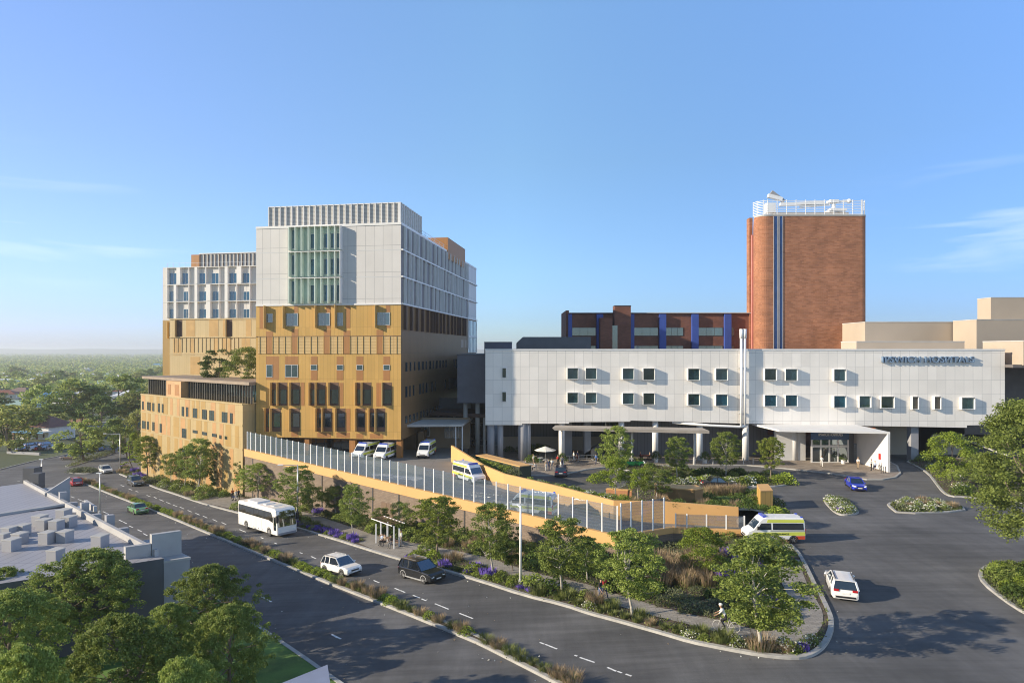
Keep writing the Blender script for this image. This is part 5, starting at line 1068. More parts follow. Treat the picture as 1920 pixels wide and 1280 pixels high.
# the far wood that reads as one mass
def wood(name, n, y0, y1, kx0, kx1, seed, skip=None):
    rng = np.random.default_rng(seed); Y = y0*(y1/y0)**rng.uniform(0,1,n); X = rng.uniform(kx0,kx1,n)*Y
    if skip: k = np.array([not skip(x,y) for x,y in zip(X,Y)]); X, Y = X[k], Y[k]
    n = len(X); per = 26; s = np.clip(Y/900, .8, 3.0)
    base = np.stack([X,Y,np.array([land_h(x,y) for x,y in zip(X,Y)])],1)
    d = unit(rng.normal(size=(n*per,3))); d[:,2] = np.abs(d[:,2]); i = np.repeat(np.arange(n),per); rad = rng.uniform(4,8,n)[i][:,None]*np.sqrt(s[i])[:,None]
    P = base[i]+np.array([0,0,1.5])+d*rad*np.array([1,1,.95])
    Q = leaves(P, 3.2*np.sqrt(s[i])[:,None], rng, .4, .7, d); g = rng.integers(0,3,len(Q))
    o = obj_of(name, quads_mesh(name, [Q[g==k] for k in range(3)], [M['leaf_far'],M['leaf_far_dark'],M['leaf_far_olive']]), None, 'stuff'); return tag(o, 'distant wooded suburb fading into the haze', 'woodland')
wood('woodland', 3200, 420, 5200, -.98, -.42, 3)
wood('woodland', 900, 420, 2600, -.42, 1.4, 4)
# ------------------------------------------------------------------ shrubs
def dome(n, rx, rz, rng, size, asp=.55):
    d = unit(rng.normal(size=(n,3))); d[:,2] = np.abs(d[:,2]); P = d*np.array([rx,rx,rz])*rng.uniform(.72,1.06,(n,1)); lob = 1+.15*np.sin(np.arctan2(d[:,1],d[:,0])*4+1)
    P[:,:2] *= lob[:,None]; return leaves(P, size, rng, .5, asp, d)
def blades(n, r, h, rng, w=.03, spread=.5):
    a = rng.uniform(0,2*np.pi,n); b = np.stack([np.cos(a),np.sin(a),np.zeros(n)],1)*r*np.sqrt(rng.uniform(0,1,(n,1)))*.5; hh = h*rng.uniform(.6,1.15,(n,1)); o = np.stack([np.cos(a),np.sin(a),np.zeros(n)],1)*spread*hh*rng.uniform(.2,1,(n,1))
    t = np.stack([-np.sin(a),np.cos(a),np.zeros(n)],1)*w; m = b+o*.4+np.array([0,0,.62])*hh; e = b+o+np.array([0,0,1.0])*hh
    return np.stack([b-t*.4, m-t, e, m+t],1)
SH = {}
SHG = {}
def shrub(key, name, phrase, groups, mats):
    SHG[key] = (groups, mats)
    me = quads_mesh(name, groups, [M[m] for m in mats]); SH[key] = (name, phrase, me)
g = np.random.default_rng(21)
shrub('green', 'shrub', 'rounded green shrub', [dome(420,.8,.8,g,.17)], ['leaf'])
shrub('dark', 'shrub', 'dark green shrub', [dome(420,.85,.75,g,.17)], ['leaf_dark'])
shrub('lime', 'shrub', 'bright lime shrub', [dome(420,.75,.75,g,.16)], ['leaf_lime'])
shrub('grey', 'shrub', 'low grey green shrub', [dome(380,.9,.55,g,.13)], ['leaf_grey'])
shrub('white', 'flowering_shrub', 'white flowering shrub', [dome(300,.8,.75,g,.16), dome(120,.84,.82,g,.15,.9)], ['leaf','petal_white'])
shrub('purple', 'lavender', 'clump of purple flowers', [dome(170,.75,.4,g,.13), np.concatenate([blades(120,1.3,.62,g,.045,.4), dome(130,.78,.55,g,.10,.8)])], ['leaf','petal_purple'])
shrub('dry', 'grass_tuft', 'tuft of dry tan grass', [blades(330,1.3,.80,g,.013,.5), blades(150,1.2,.55,g,.016,.6)], ['straw','grass'])
shrub('grass', 'grass_tuft', 'tuft of green grass', [blades(340,1.2,.55,g,.016,.6)], ['grass'])
LM = [('the white coach', gr(497,990)), ('the pergola', gr(728,1020)), ('the black car', gr(790,1085)), ('the white car by the median', gr(639,1073)), ('the white lamp post', gr(976,1095)), ('the two walkers', gr(1131,1125)), ('the cyclist', gr(1362,1183)), ('the kerb corner', gr(1550,1210)), ('the exiting ambulance', gr(1470,1040)), ('the wall corner', gr(1240,1080)), ('the grey car on the street', gr(254,910)), ('the three walkers by the podium', gr(440,937)), ('the green sedan', gr(257,960)), ('the red car', gr(141,908)),
      ('the lower lamp post arm', gr(558,975)), ('the largest corner tree', gr(1428,1205)), ('the dry grass mound', gr(1290,1090)), ('the lavender bed', gr(860,1075)), ('the black car shadow', gr(880,1110)), ('the middle of the median', gr(560,1050)), ('the near end of the median', gr(1020,1265)), ('the median bend below the black car', gr(850,1180)), ('the podium trees', gr(340,912)),
      ('the blue car', gr(1603,915,fn=fc)), ('the turning circle trees', gr(1361,905,fn=fc)), ('the ochre garden wall', gr(1060,922,fn=fc)), ('the gold block wall', gr(1440,955,fn=fc)), ('the right tree', gr(1800,930,fn=fc)), ('the near right bed', gr(1890,1100,fn=fc)), ('the planter wall', gr(940,885,fn=fc)), ('the white station wagon', gr(1578,1110,fn=fc)), ('the parasol', gr(1022,868,fn=fc))]
placed = []
def put(key, p, s, hz=1.0): placed.append((key, Vector(p), s, hz))
def flush_shrubs():
    rank = {}; sh = sorted([q for q in placed if SH[q[0]][0] == 'shrub'], key=lambda q: -q[2]/q[1].y); rest = {}
    for key, p, s, hz in sh[270:]:
        for gq, mt in zip(*SHG[key]):
            a = R.uniform(0,6.28); c_, s_ = math.cos(a), math.sin(a); rest.setdefault(mt, []).append((gq@np.array([[c_,s_,0],[-s_,c_,0],[0,0,1]]))*s+np.array(p))
    o = obj_of('undergrowth', quads_mesh('undergrowth', [np.concatenate(v) for v in rest.values()], [M[k] for k in rest]), None, 'stuff'); tag(o, 'small far shrubs filling in between the larger ones', 'undergrowth')
    drop = set(id(q) for q in sh[270:])
    for q_ in placed:
        if id(q_) in drop: continue
        key, p, s, hz = q_
        d, k = min(((p-l[1]).length, i) for i, l in enumerate(LM)); rank.setdefault((key,k), []).append((d,p,s,hz))
    ords = ['','second ','third ','fourth ','fifth ','sixth ','seventh ','eighth ','ninth ','tenth ','eleventh ','twelfth ','thirteenth ','fourteenth ','fifteenth ','sixteenth ','seventeenth ','eighteenth ','nineteenth ','twentieth ']
    for (key,k), lst in sorted(rank.items()):
        lst.sort(key=lambda q: q[0]); name, ph, me = SH[key]
        for i, (d,p,s,hz) in enumerate(lst):
            o = obj_of(name, me); o.location = p; o.rotation_euler = (0,0,R.uniform(0,6.28)); o.scale = (s*R.uniform(.85,1.2), s*R.uniform(.85,1.2), s*hz*R.uniform(.85,1.15))
            tag(o, (f'{ph}, {ords[min(i,19)]}closest to {LM[k][0]}'), {'purple':'flowers','dry':'grass','grass':'grass'}.get(key,'shrub'), {'purple':'clumps of purple flowers','dry':'tufts of dry grass','grass':'tufts of green grass','white':'white flowering shrubs'}.get(key,key+' shrubs'))
from mathutils.geometry import tessellate_polygon
def sampler(poly, n, rng):
    P = [Vector((p[0],p[1],0)) for p in poly]; tr = tessellate_polygon([P]); A = np.array([abs((P[b]-P[a]).cross(P[c]-P[a]).z)/2 for a,b,c in tr]); out = []
    for i in rng.choice(len(tr), n, p=A/A.sum()):
        a,b,c = tr[i]; u,v = rng.uniform(size=2)
        if u+v > 1: u,v = 1-u,1-v
        out.append(P[a]+(P[b]-P[a])*u+(P[c]-P[a])*v)
    return out
pathP = [p for p in smooth_poly(G((395,938),(470,946),(560,962),(640,990),(700,1012),(770,1025),(850,1040),(905,1052),(960,1072),(1020,1090),(1080,1100),(1150,1125),(1210,1143),(1280,1160),(1350,1178),(1420,1196),(1470,1200),(1510,1180),(1517,1150),(1503,1122),(1490,1098),(1480,1070),(1478,1050)), 2, False)]
pathP = dens(pathP, .5, False); PA = np.array([[p.x,p.y] for p in pathP])
pv_c = [(gr(405,943).to_2d(), 4.5), (gr(440,945).to_2d(), 4.0), (gr(722,1030).to_2d(), 3.6), (gr(700,1022).to_2d(), 2.5), (gr(750,1036).to_2d(), 2.6)]
def clear_path(p, m): return np.min(np.hypot(PA[:,0]-p.x, PA[:,1]-p.y)) > m and all((p.to_2d()-c).length > r for c, r in pv_c)
def proj(p): return CX+F*p.x/p.y, HY+F*(HC-p.z)/p.y
ZONES = [(0,300,0,2000,'dry grey grass purple'),(300,400,0,925,'dark green white'),(300,400,925,2000,'green dark dry'),(400,520,0,2000,'dark green white'),(520,580,0,975,'green grass purple'),(575,625,945,985,'purple purple grass'),(580,670,985,1020,'purple'),(660,700,1000,1040,'lime green'),(600,720,930,1000,'green dark grass'),(720,800,930,1040,'dark green'),(745,800,1040,1062,'green dry lime'),(800,850,1040,1062,'lime purple green'),(835,915,1055,1090,'purple purple lime'),(905,1000,1075,1120,'green white green purple'),(840,1010,980,1060,'dark green dry'),(1000,1110,1100,1140,'green grass dark'),(1000,1130,1040,1100,'green dark'),(1110,1215,1125,1185,'dry dry grass'),(1215,1260,1140,1200,'green lime dark'),(1260,1330,1170,1220,'grass white dry'),(1330,1535,1200,1240,'dry dry grass grass white'),(1535,1570,1160,1225,'purple lime'),(1230,1350,1050,1100,'dry dry dry'),(1180,1370,1095,1165,'grey grey dark'),(1350,1420,1140,1200,'green white green'),(1420,1470,1140,1200,'green lime purple'),(1440,1520,1140,1190,'purple purple lime white'),(1500,1545,1095,1150,'lime green dry'),(1440,1530,1000,1100,'white purple grey white'),(1330,1440,1030,1140,'green dark purple')]
rng5 = np.random.default_rng(55); pts5 = []
KA = np.array([[p.x,p.y] for p in dens(kerbside, .5, False)]); fk0 = lambda p: np.min(np.hypot(KA[:,0]-p.x, KA[:,1]-p.y)) > .85
for p in sampler(garden_poly, 2600, rng5):
    p.z = T(p.x,p.y)+.1
    px, py = proj(p)
    if not clear_path(p, 1.45) or not fk0(p) or (p.y > 96 and px < 300 and R.uniform() < .5): continue
    if any((p-q).length < 1.0+.006*p.y for q in pts5): continue
    z = [k for x0,x1,y0,y1,k in ZONES if x0 <= px < x1 and y0 <= py < y1]
    ks = (z[0] if z else 'green dark grey').split(); key = ks[int(R.integers(len(ks)))]
    wl_ = WL[0]+(WL[1]-WL[0])*max(0,min(1,(p.to_2d()-WL[0]).dot(WL[1]-WL[0])/(WL[1]-WL[0]).length_squared))
    if (p.to_2d()-wl_).length < 1.0: continue
    pts5.append(p)
    s = R.uniform(.75,1.25)*(1.15 if key in ('dark','green') else 1)*(1.45 if key == 'dry' and 1225 < px < 1355 and py < 1105 else 1)
    put(key, p, s)
    if len(pts5) > 470: break
# a close row of low plants just inside the kerb
KD = dens(kerbside, 1.05, False)
for i in range(1, len(KD)):
    d = (KD[i]-KD[i-1]).normalized(); nn = Vector((-d.y, d.x)); c_ = Vector((8,58)); nn = nn if nn.dot(c_-KD[i]) > 0 else -nn
    p = Vector((*(KD[i]+nn*R.uniform(.72,1.0)), 0)); p.z = T(p.x,p.y)+.1; px, py = proj(p)
    if p.y > 88 or not clear_path(p, 1.15): continue
    if px > 1480: ks = 'lime purple green grass white dry'.split() if py > 1030 else ['grass']
    elif px > 1330: ks = 'grass dry dry white grass'.split()
    elif px > 1000: ks = 'grass green dry grass white'.split()
    else: ks = 'purple lime green grass purple'.split()
    key = ks[int(R.integers(len(ks)))]; put(key, p, R.uniform(.5,.72))
# the median: low grass with shrubs in short rows
ML, MR = dens(med_l, 1.0, False), dens(med_r, 1.0, False)
for i in range(0, len(ML)-1):
    a = ML[i]; c = min(MR, key=lambda q: (q-a).length); 
    if (c-a).length < .7: continue
    m = a.lerp(c, R.uniform(.38,.62)); p = Vector((m.x, m.y, T(m.x,m.y)+.12)); px, _ = proj(p)
    row = 560 < px < 625 or 425 < px < 440 or 250 < px < 330
    key = 'lime' if (row or R.uniform() < .16) else ('dry' if R.uniform() < .55 else 'grass')
    put(key, p, R.uniform(.55,.8) if key == 'lime' else R.uniform(.6,.95))
# forecourt beds
def scat(poly, n, keys, s0, s1, fn=fc, mind=.8, lift=.14):
    got = []
    for p in sampler(poly, n*8, rng5):
        p.z = fn(p.x,p.y)+lift
        if any((p-q).length < mind for q in got): continue
        got.append(p); put(keys[int(R.integers(len(keys)))], p, R.uniform(s0,s1))
        if len(got) >= n: break
def shrink(poly, d):
    c = sum((Vector(p[:2]) for p in poly), Vector((0,0)))/len(poly); return [Vector(p[:2])+(c-Vector(p[:2])).normalized()*d for p in poly]
scat(shrink(isl_a,1.0), 16, ['white','white','grey','green'], .7, 1.0); put('purple', gr(1580,958,.14,fc), .9)
scat(shrink(isl_b,1.1), 34, ['grey','white','dry','white'], .6, .95)
scat(shrink(bed_r,1.2), 60, ['green','green','lime','dark'], .7, 1.0); 
scat(shrink(bed_u,1.4), 46, ['green','dark','grey','white'], .8, 1.3)
for k, px in enumerate((1261,1275,1296,1312,1327,1340,1352,1366,1377,1391,1398,1404,1422)): put('white' if k%3 else 'lime', gr(px, 906+R.uniform(-2,2), .14, fc), R.uniform(1.0,1.5))
for px in (1462,1474): put('lime', gr(px, 905, .14, fc), 1.7)
for px, py in ((1308,891),(1320,890),(1332,889),(1345,889),(1376,890),(1386,889)): put('dark', gr(px,py,.14,fc), 1.3)
put('lime', gr(1118,902,.14,fc), 1.7); put('green', gr(1126,899,.14,fc), 1.5)
scat(shrink(loop,1.4), 24, ['green','grass','dark'], .7, 1.1, mind=1.5)
# along the ochre wall in the raised garden
for i in range(34):
    t = .16+i*.025; q = IW[2].lerp(IW[4], min(1,max(0,(i-8)/25))) if i >= 8 else IW[1].lerp(IW[2], i/8)
    p = Vector((q.x+.75+R.uniform(-.2,.5), q.y+.95+R.uniform(0,.5), 0)); p.z = bed_h(p.x,p.y)+.1; put(['green','lime','grass','white'][i%4], p, R.uniform(.8,1.15))
for i in range(15):
    u = Vector((-9.5,13.5)).normalized(); a = onz(974,893,1.6); p = Vector((a.x-.6+u.x*i*.78, a.y-.5+u.y*i*.78, 0)); 
    for zz in (.2, 1.2, 2.1): p.z = zz; put(['lime','green','grey'][int(R.integers(3))], p.copy(), R.uniform(.9,1.2))
scat(garden_up[5:7]+garden_up[7:11]+[Vector((12,74))], 26, ['green','dark','dry','dark'], .8, 1.3, bed_h, 1.6, .1)
for px in (1335,1345,1352,1360,1368,1376,1384): put('dry', gr(px, 927, .1, bed_h), 1.5)
for px, py in ((1400,928),(1420,932),(1428,930),(1412,945),(1455,968),(1466,970),(1330,940)): put('dark' if px < 1440 else 'lime', gr(px,py,.1,bed_h), 1.3)
for px,py,s in ((985,848,2.2),(992,852,1.8),(955,846,1.2),(997,866,1.4)): put('dark', gr(px,py,.1,fc), s)
for px in (996,1006,1016,1028): put('green', Vector((wx(px), YW+10.5, .1)), 1.5)
flush_shrubs()
# low ground cover between the shrubs: nobody could count it
def cover(name, label, poly, n, fn, seed, keep=None, lift=.12):
    rng = np.random.default_rng(seed); pts = [p for p in sampler(poly, n, rng) if keep is None or keep(p)]
    P = np.array([[p.x,p.y,fn(p.x,p.y)+lift+.04] for p in pts]); n = len(P)
    i = np.repeat(np.arange(n), 5); Q = leaves(P[i]+rng.normal(size=(n*5,3))*np.array([.14,.14,.05]), .17, rng, .8, .55)
    nb = P[rng.integers(0,n,n)]; a = rng.uniform(0,2*np.pi,n); o = np.stack([np.cos(a),np.sin(a),np.zeros(n)],1); h = rng.uniform(.15,.4,(n,1)); t = np.stack([-np.sin(a),np.cos(a),np.zeros(n)],1)*.022
    Bd = np.stack([nb-t*.4, nb+o*h*.2+np.array([0,0,.6])*h-t, nb+o*h*.5+np.array([0,0,1])*h, nb+o*h*.2+np.array([0,0,.6])*h+t],1)
    gsel = rng.integers(0,3,len(Q)); gsel = np.where((np.sin(P[i][:,0]*.9)+np.cos(P[i][:,1]*.8)) > .6, 2, gsel)
    me = quads_mesh(name, [Q[gsel==0],Q[gsel==1],Q[gsel==2],Bd], [M['leaf'],M['leaf_dark'],M['leaf_grey'],M['grass']]); o_ = obj_of(name, me, None, 'stuff'); return tag(o_, label, 'ground cover')
def far_from(line, m):
    A = np.array([[p.x,p.y] for p in dens(line, .5, False)]); return lambda p: np.min(np.hypot(A[:,0]-p.x, A[:,1]-p.y)) > m
fk, fm = far_from(kerbside, .45), far_from(med_poly+med_poly[:1], .5)
cover('ground_cover', 'low mixed ground cover filling the long garden bed', garden_poly, 17000, T, 31, lambda p: clear_path(p, 1.05) and fk(p))
cover('ground_cover', 'low green planting along the road median', med_poly, 9000, T, 32, fm)
for k, (pl_, nm) in enumerate(((isl_a,'oval island'),(isl_b,'long island'),(bed_r,'near right bed'),(bed_u,'far right bed'),(loop,'turning circle'))): cover('ground_cover', 'low ground cover on the '+nm, shrink(pl_,.35), 2600 if k > 1 else 900, fc, 40+k, None, .13)
cover('ground_cover', 'low ground cover in the raised garden behind the ochre wall', garden_up, 4200, bed_h, 47, None, .1)
cover('ground_cover', 'thin grasses on the two far traffic islands', isl_long, 500, T, 48); cover('ground_cover', 'thin grasses on the small far traffic island', isl_small, 250, T, 49)
for px,py in ((140,885),(147,884),(155,883),(163,883),(169,884),(150,863),(165,860),(176,857),(190,853),(200,850)): 
    p = gr(px,py,.12); o = obj_of('shrub', SH['grey'][2]); o.location = p; o.scale = (1.9,1.9,1.6); tag(o, 'grey green bush on the far traffic islands', 'shrub', 'bushes on the far traffic islands')

rngL = np.random.default_rng(77); lit = []
for line, sgn in ((kerbside, 1), (med_r, 1), (med_l, -1), (lk, 1)):
    P_ = dens(line, .35, False)
    for i in range(1, len(P_)):
        if rngL.uniform() < .42:
            d = (P_[i]-P_[i-1]).normalized(); nn = Vector((-d.y, d.x)); off_ = rngL.exponential(.9)*sgn*(1 if rngL.uniform() < .5 else -1); p = P_[i]+nn*off_; lit.append((p.x,p.y,T(p.x,p.y)+.02))
QL = leaves(np.array(lit), .14, rngL, 6, .7); o = obj_of('leaf_litter', quads_mesh('leaf_litter', [QL[::2],QL[1::2]], [M['straw'],M['petal_white']]), None, 'stuff'); tag(o, 'scattered fallen leaves along the kerbs', 'leaf litter')
# ------------------------------------------------------------------ vehicles
def place(o, p, h, tilt=True, fn=T):                   # set a vehicle on the ground, nose along h, following the slope
    x, y = p.x, p.y; e = .5; n = Vector((-(fn(x+e,y)-fn(x-e,y)), -(fn(x,y+e)-fn(x,y-e)), 2*e)).normalized() if tilt else Vector((0,0,1))
    f = Vector((h[0],h[1],0)).normalized(); f = (f-n*f.dot(n)).normalized(); l = n.cross(f)
    o.location = p; o.rotation_euler = Matrix((f, l, n)).transposed().to_euler()
PAINT = {}
def paint(name, col, metal=0.0):
    if name not in PAINT: PAINT[name] = mat('paint_'+name, col, .28, metal, .03, .5, coat=.6)
    return PAINT[name]
def loft(secs, close=True):                            # secs: list of closed rings (equal length)
    b = MB(); k = len(secs[0]); vs = [v for s in secs for v in s]; fs = []
    for i in range(len(secs)-1): fs += [(i*k+j, i*k+(j+1)%k, (i+1)*k+(j+1)%k, (i+1)*k+j) for j in range(k)]
    if close: fs += [tuple(range(k))[::-1], tuple(range((len(secs)-1)*k, len(secs)*k))]
    return b.add(vs, fs)
def wheel(par, x, y, r, w, side):
    b = MB(); n = 20; ring = lambda rr, yy: [(x+rr*math.cos(2*math.pi*i/n), yy, r+rr*math.sin(2*math.pi*i/n)) for i in range(n)]
    o = y+side*w/2; i_ = y-side*w/2; s = [ring(r*.66,o-side*.01), ring(r*.93,o), ring(r,o-side*.03), ring(r,i_+side*.03), ring(r*.9,i_), ring(r*.3,i_)]
    t = loft(s).build('wheel', M['rubber'], par, smooth=False, world=False)
    rm = MB(); rr = ring(r*.66,o-side*.012); hub = ring(r*.18,o+side*.012); nn = 10
    rm.add([(x,o-side*.05,r)]+ring(r*.67,o-side*.05), [(0,1+j,1+(j+1)%n) if side > 0 else (0,1+(j+1)%n,1+j) for j in range(n)])
    for j in range(5):
        a = 2*math.pi*j/5+.3; c_, s_ = math.cos(a), math.sin(a); q = (-s_*r*.1, c_*r*.1)
        rm.add([(x+c_*r*.1+q[0],o+side*.005,r+s_*r*.1+q[1]),(x+c_*r*.1-q[0],o+side*.005,r+s_*r*.1-q[1]),(x+c_*r*.66-q[0]*.6,o+side*.0,r+s_*r*.66-q[1]*.6),(x+c_*r*.66+q[0]*.6,o+side*.0,r+s_*r*.66+q[1]*.6)], [(0,1,2,3)], 1)
    rm.build('rim', [M['black'], M['rim']], t, world=False)
def car(name, label, col, L=4.5, Wd=1.82, Hh=1.5, style='suv', group=None, trim=None, plate=True, metal=0.0, cat='car'):
    t = thing(name, label, cat, (0,0,0), group); P = paint(col[0], col[1], metal); hw = Wd/2; x0, x1 = -L/2, L/2
    g = .19 if style != 'suv' else .24; belt = Hh*.60; hood = Hh*.575; S = style
    if S == 'suv': prof = [(x0,.50),(x0+.06,belt*.93),(x0+.5,belt*1.0),(x0+L*.45,belt),(x0+L*.66,belt*.99),(x0+L*.76,hood*1.0),(x1-.35,hood*.93),(x1-.08,hood*.80),(x1,.48)]
    elif S == 'sedan': prof = [(x0,.48),(x0+.05,belt*.93),(x0+.55,belt*1.06),(x0+L*.25,belt*1.05),(x0+L*.62,belt),(x0+L*.71,hood),(x1-.45,hood*.88),(x1-.1,hood*.68),(x1,.42)]
    else: prof = [(x0,.48),(x0+.06,belt*.95),(x0+.5,belt*1.03),(x0+L*.45,belt),(x0+L*.66,belt*.98),(x0+L*.74,hood),(x1-.35,hood*.88),(x1-.08,hood*.70),(x1,.44)]
    secs = []
    for i, (x, z) in enumerate(prof):
        w = hw*(.80 if i in (0, len(prof)-1) else .93 if i in (1, len(prof)-2) else 1.0); zl = g+(.13 if i in (0, len(prof)-1) else 0); zz = max(z, zl+.12)
        half = [(w*.90,zl),(w,zl+.12),(w*1.0,zl+(zz-zl)*.55),(w*.975,zz-.07),(w*.90,zz)]
        secs.append([(x,y,z_) for y,z_ in half]+[(x,-y,z_) for y,z_ in half[::-1]])
    body = loft(secs).build('body', P, t, smooth=False, world=False, bevel=.035)
    # greenhouse: dark glass with body coloured roof and pillars
    if S == 'sedan': gb, gt = (x0+L*.19, x0+L*.70), (x0+L*.30, x0+L*.53)
    elif S == 'suv': gb, gt = (x0+.10, x0+L*.72), (x0+.42, x0+L*.54)
    else: gb, gt = (x0+.09, x0+L*.71), (x0+.38, x0+L*.53)
    wb_, wt_ = hw*.92, hw*.74; zb = belt*.985; zt = Hh-.05
    gl = MB(); gl.add([(gb[0],-wb_,zb),(gb[1],-wb_,zb),(gb[1],wb_,zb),(gb[0],wb_,zb),(gt[0],-wt_,zt),(gt[1],-wt_,zt),(gt[1],wt_,zt),(gt[0],wt_,zt)],[(4,5,6,7),(0,1,5,4),(1,2,6,5),(2,3,7,6),(3,0,4,7)])
    gl.build('windows', M['car_glass'], t, world=False)
    rf = MB(); e = .03; ys = (-wt_*1.02, -wt_*.6, 0, wt_*.6, wt_*1.02); xsr = [gt[0]-.05, gt[0]+(gt[1]-gt[0])*.3, gt[0]+(gt[1]-gt[0])*.75, gt[1]+.04]
    zz = lambda i, j: zt+.0+.05*(1-abs(j-2)/2)**.6*(.5 if i in (0,3) else 1)
    vs = [(x,y,zz(i,j)) for i,x in enumerate(xsr) for j,y in enumerate(ys)]+[(x,y,zt-.03) for x in xsr for y in ys]
    fs = [(i*5+j,(i+1)*5+j,(i+1)*5+j+1,i*5+j+1) for i in range(3) for j in range(4)]
    bd = [0,5,10,15,16,17,18,19,14,9,4,3,2,1]; fs += [(bd[k],20+bd[k],20+bd[(k+1)%14],bd[(k+1)%14]) for k in range(14)]
    rf.add(vs, fs)
    for sd in (-1,1):
        for a, b_, w in ((gb[1],gt[1],.085),(gb[0],gt[0],.13)): rf.beam((a,sd*wb_*1.005,zb-.02),(b_,sd*wt_*1.01,zt),w,.05)
        xm = gt[0]+(gt[1]-gt[0])*.52; rf.beam((xm+.02,sd*wb_*1.0,zb),(xm,sd*wt_*1.0,zt),.09,.035)
        if S != 'sedan': xm = gt[0]+.30; rf.beam((xm+.0,sd*wb_*1.0,zb),(xm+.05,sd*wt_*1.0,zt),.09,.035)
    rf.build('roof', P, t, world=False)
    if S in ('suv','wagon'):
        for sd in (-1,1): MB().beam((gt[0]+.1,sd*wt_*.9,zt+.075),(gt[1]-.15,sd*wt_*.9,zt+.07),.045,.05).build('roof_rail', M['black'] if S == 'wagon' else M['rim'], t, world=False)
    r = .34 if S == 'suv' else .315; wb2 = L*.295
    for sx in (-1,1):
        for sd in (-1,1):
            xw = sx*wb2-.02*L*(sx < 0); wheel(t, xw, sd*(hw-.09), r, .22, sd)
            ar = MB(); n = 14; vs = []
            for i in range(n+1):
                a = math.pi*(i/n)*1.08-.12
                for rr in (r+.02, r+.085): vs.append((xw+rr*math.cos(a), sd*(hw+.012), r+rr*math.sin(a)))
            ar.add(vs, [(2*i,2*i+1,2*i+3,2*i+2) for i in range(n)]); ar.build('wheel_arch', trim or M['black'], t, world=False)
    for sd in (-1,1):
        MB().add([(x1-.02,sd*hw*.50,.60),(x1-.02,sd*hw*.78,.60),(x1-.30,sd*hw*.95,.66),(x1-.30,sd*hw*.95,.80),(x1-.09,sd*hw*.80,.76),(x1-.06,sd*hw*.5,.72)],[(0,1,4,5),(1,2,3,4),(5,4,3)]).build('headlight', M['headlight'], t, world=False)
        MB().box(x0-.015, x0+.10, min(sd*hw*.48,sd*hw*.86), max(sd*hw*.48,sd*hw*.86), .76, .90).build('taillight', M['taillight'], t, world=False)
        MB().ell((gb[1]-.12, sd*(hw+.06), zb+.06), (.09,.10,.075), 8, 5).build('mirror', P, t, smooth=True, world=False)
        MB().box(x0+.9, x1-.9, min(sd*(hw-.02),sd*(hw+.012)), max(sd*(hw-.02),sd*(hw+.012)), g-.02, g+.09).build('sill', trim or M['black'], t, world=False)
    MB().box(x1-.10, x1+.012, -hw*.45, hw*.45, .52, .64).build('grille', M['black'], t, world=False)
    MB().box(x1-.12, x1+.015, -hw*.72, hw*.72, .26, .38).build('bumper', M['black'], t, world=False); MB().box(x0-.015, x0+.1, -hw*.72, hw*.72, .30, .42).build('bumper', M['black'], t, world=False)
    for x in ((x0-.02,x0) if plate else ()): pass
    MB().box(x0-.022, x0-.006, -.26, .26, .58, .70).build('number_plate', M['plate'], t, world=False); MB().box(x1+.012, x1+.022, -.26, .26, .42, .52).build('number_plate', M['plate'], t, world=False)
    return t
H2 = lambda a, b, fn=T: (gr(*b, 0, fn)-gr(*a, 0, fn)).to_2d()
LANE = H2((587,1045),(690,1083)); LANE2 = H2((345,950),(450,990)); LANE3 = H2((215,950),(150,918))
CG = 'cars on the street'
place(car('parked_car' if 0 else 'hatchback', 'white small car passing the planted median', ('white',(.78,.77,.75)), 4.25, 1.82, 1.58, 'suv', CG), gr(640,1073), H2((612,1076),(640,1083)))
place(car('suv', 'black four wheel drive beside the lavender bed', ('black',(.010,.011,.013)), 4.75, 1.92, 1.72, 'suv', CG, M['metal']), gr(791,1084), H2((761,1084),(796,1094)))
place(car('sedan', 'green sedan driving away beside the median', ('green',(.13,.27,.10)), 4.6, 1.8, 1.45, 'sedan', CG), gr(258,960), LANE3)
place(car('hatchback', 'red car driving away next to the grey gable', ('red',(.45,.02,.025)), 4.3, 1.8, 1.5, 'wagon', CG), gr(141,909), LANE3)
place(car('hatchback', 'white car coming round at the far junction', ('white',(.78,.77,.75)), 4.2, 1.8, 1.55, 'suv', CG), gr(198,886), LANE2)
place(car('suv', 'grey four wheel drive by the kerb before the podium trees', ('grey',(.16,.165,.18)), 4.7, 1.9, 1.7, 'suv', CG, metal=.5), gr(254,909), LANE2)
place(car('sedan', 'dark brown car turning behind the long traffic island', ('brown',(.09,.055,.04)), 4.6, 1.8, 1.45, 'sedan', CG), gr(132,861), Vector((-1,.15)))
place(car('sedan', 'blue car waiting far back on the side road', ('mid_blue',(.03,.10,.30)), 4.5, 1.8, 1.5, 'sedan', CG), gr(180,845), Vector((-1,.2)))
place(car('station_wagon', 'white station wagon seen from behind on the forecourt', ('white',(.78,.77,.75)), 4.75, 1.86, 1.5, 'wagon'), gr(1577,1107,.02,fc), Vector((.36,1)), False)
place(car('sedan', 'bright blue sedan crossing the forecourt', ('blue',(.012,.03,.42)), 4.6, 1.8, 1.45, 'sedan'), gr(1604,915,.02,fc), H2((1588,905),(1606,919),fc), False)
place(car('hatchback', 'dark blue car parked by the cafe terrace, seen from behind', ('dark_blue',(.012,.016,.045)), 4.3, 1.8, 1.5, 'wagon'), gr(1052,890,.02,fc), Vector((.1,1)), False)
place(car('sedan', 'dark car half hidden behind the tall grass of the raised garden', ('black',(.010,.011,.013)), 4.6, 1.8, 1.48, 'sedan'), gr(1347,913.5,.02,fc), Vector((1,0)), False)
CKG = 'cars in the far car park'
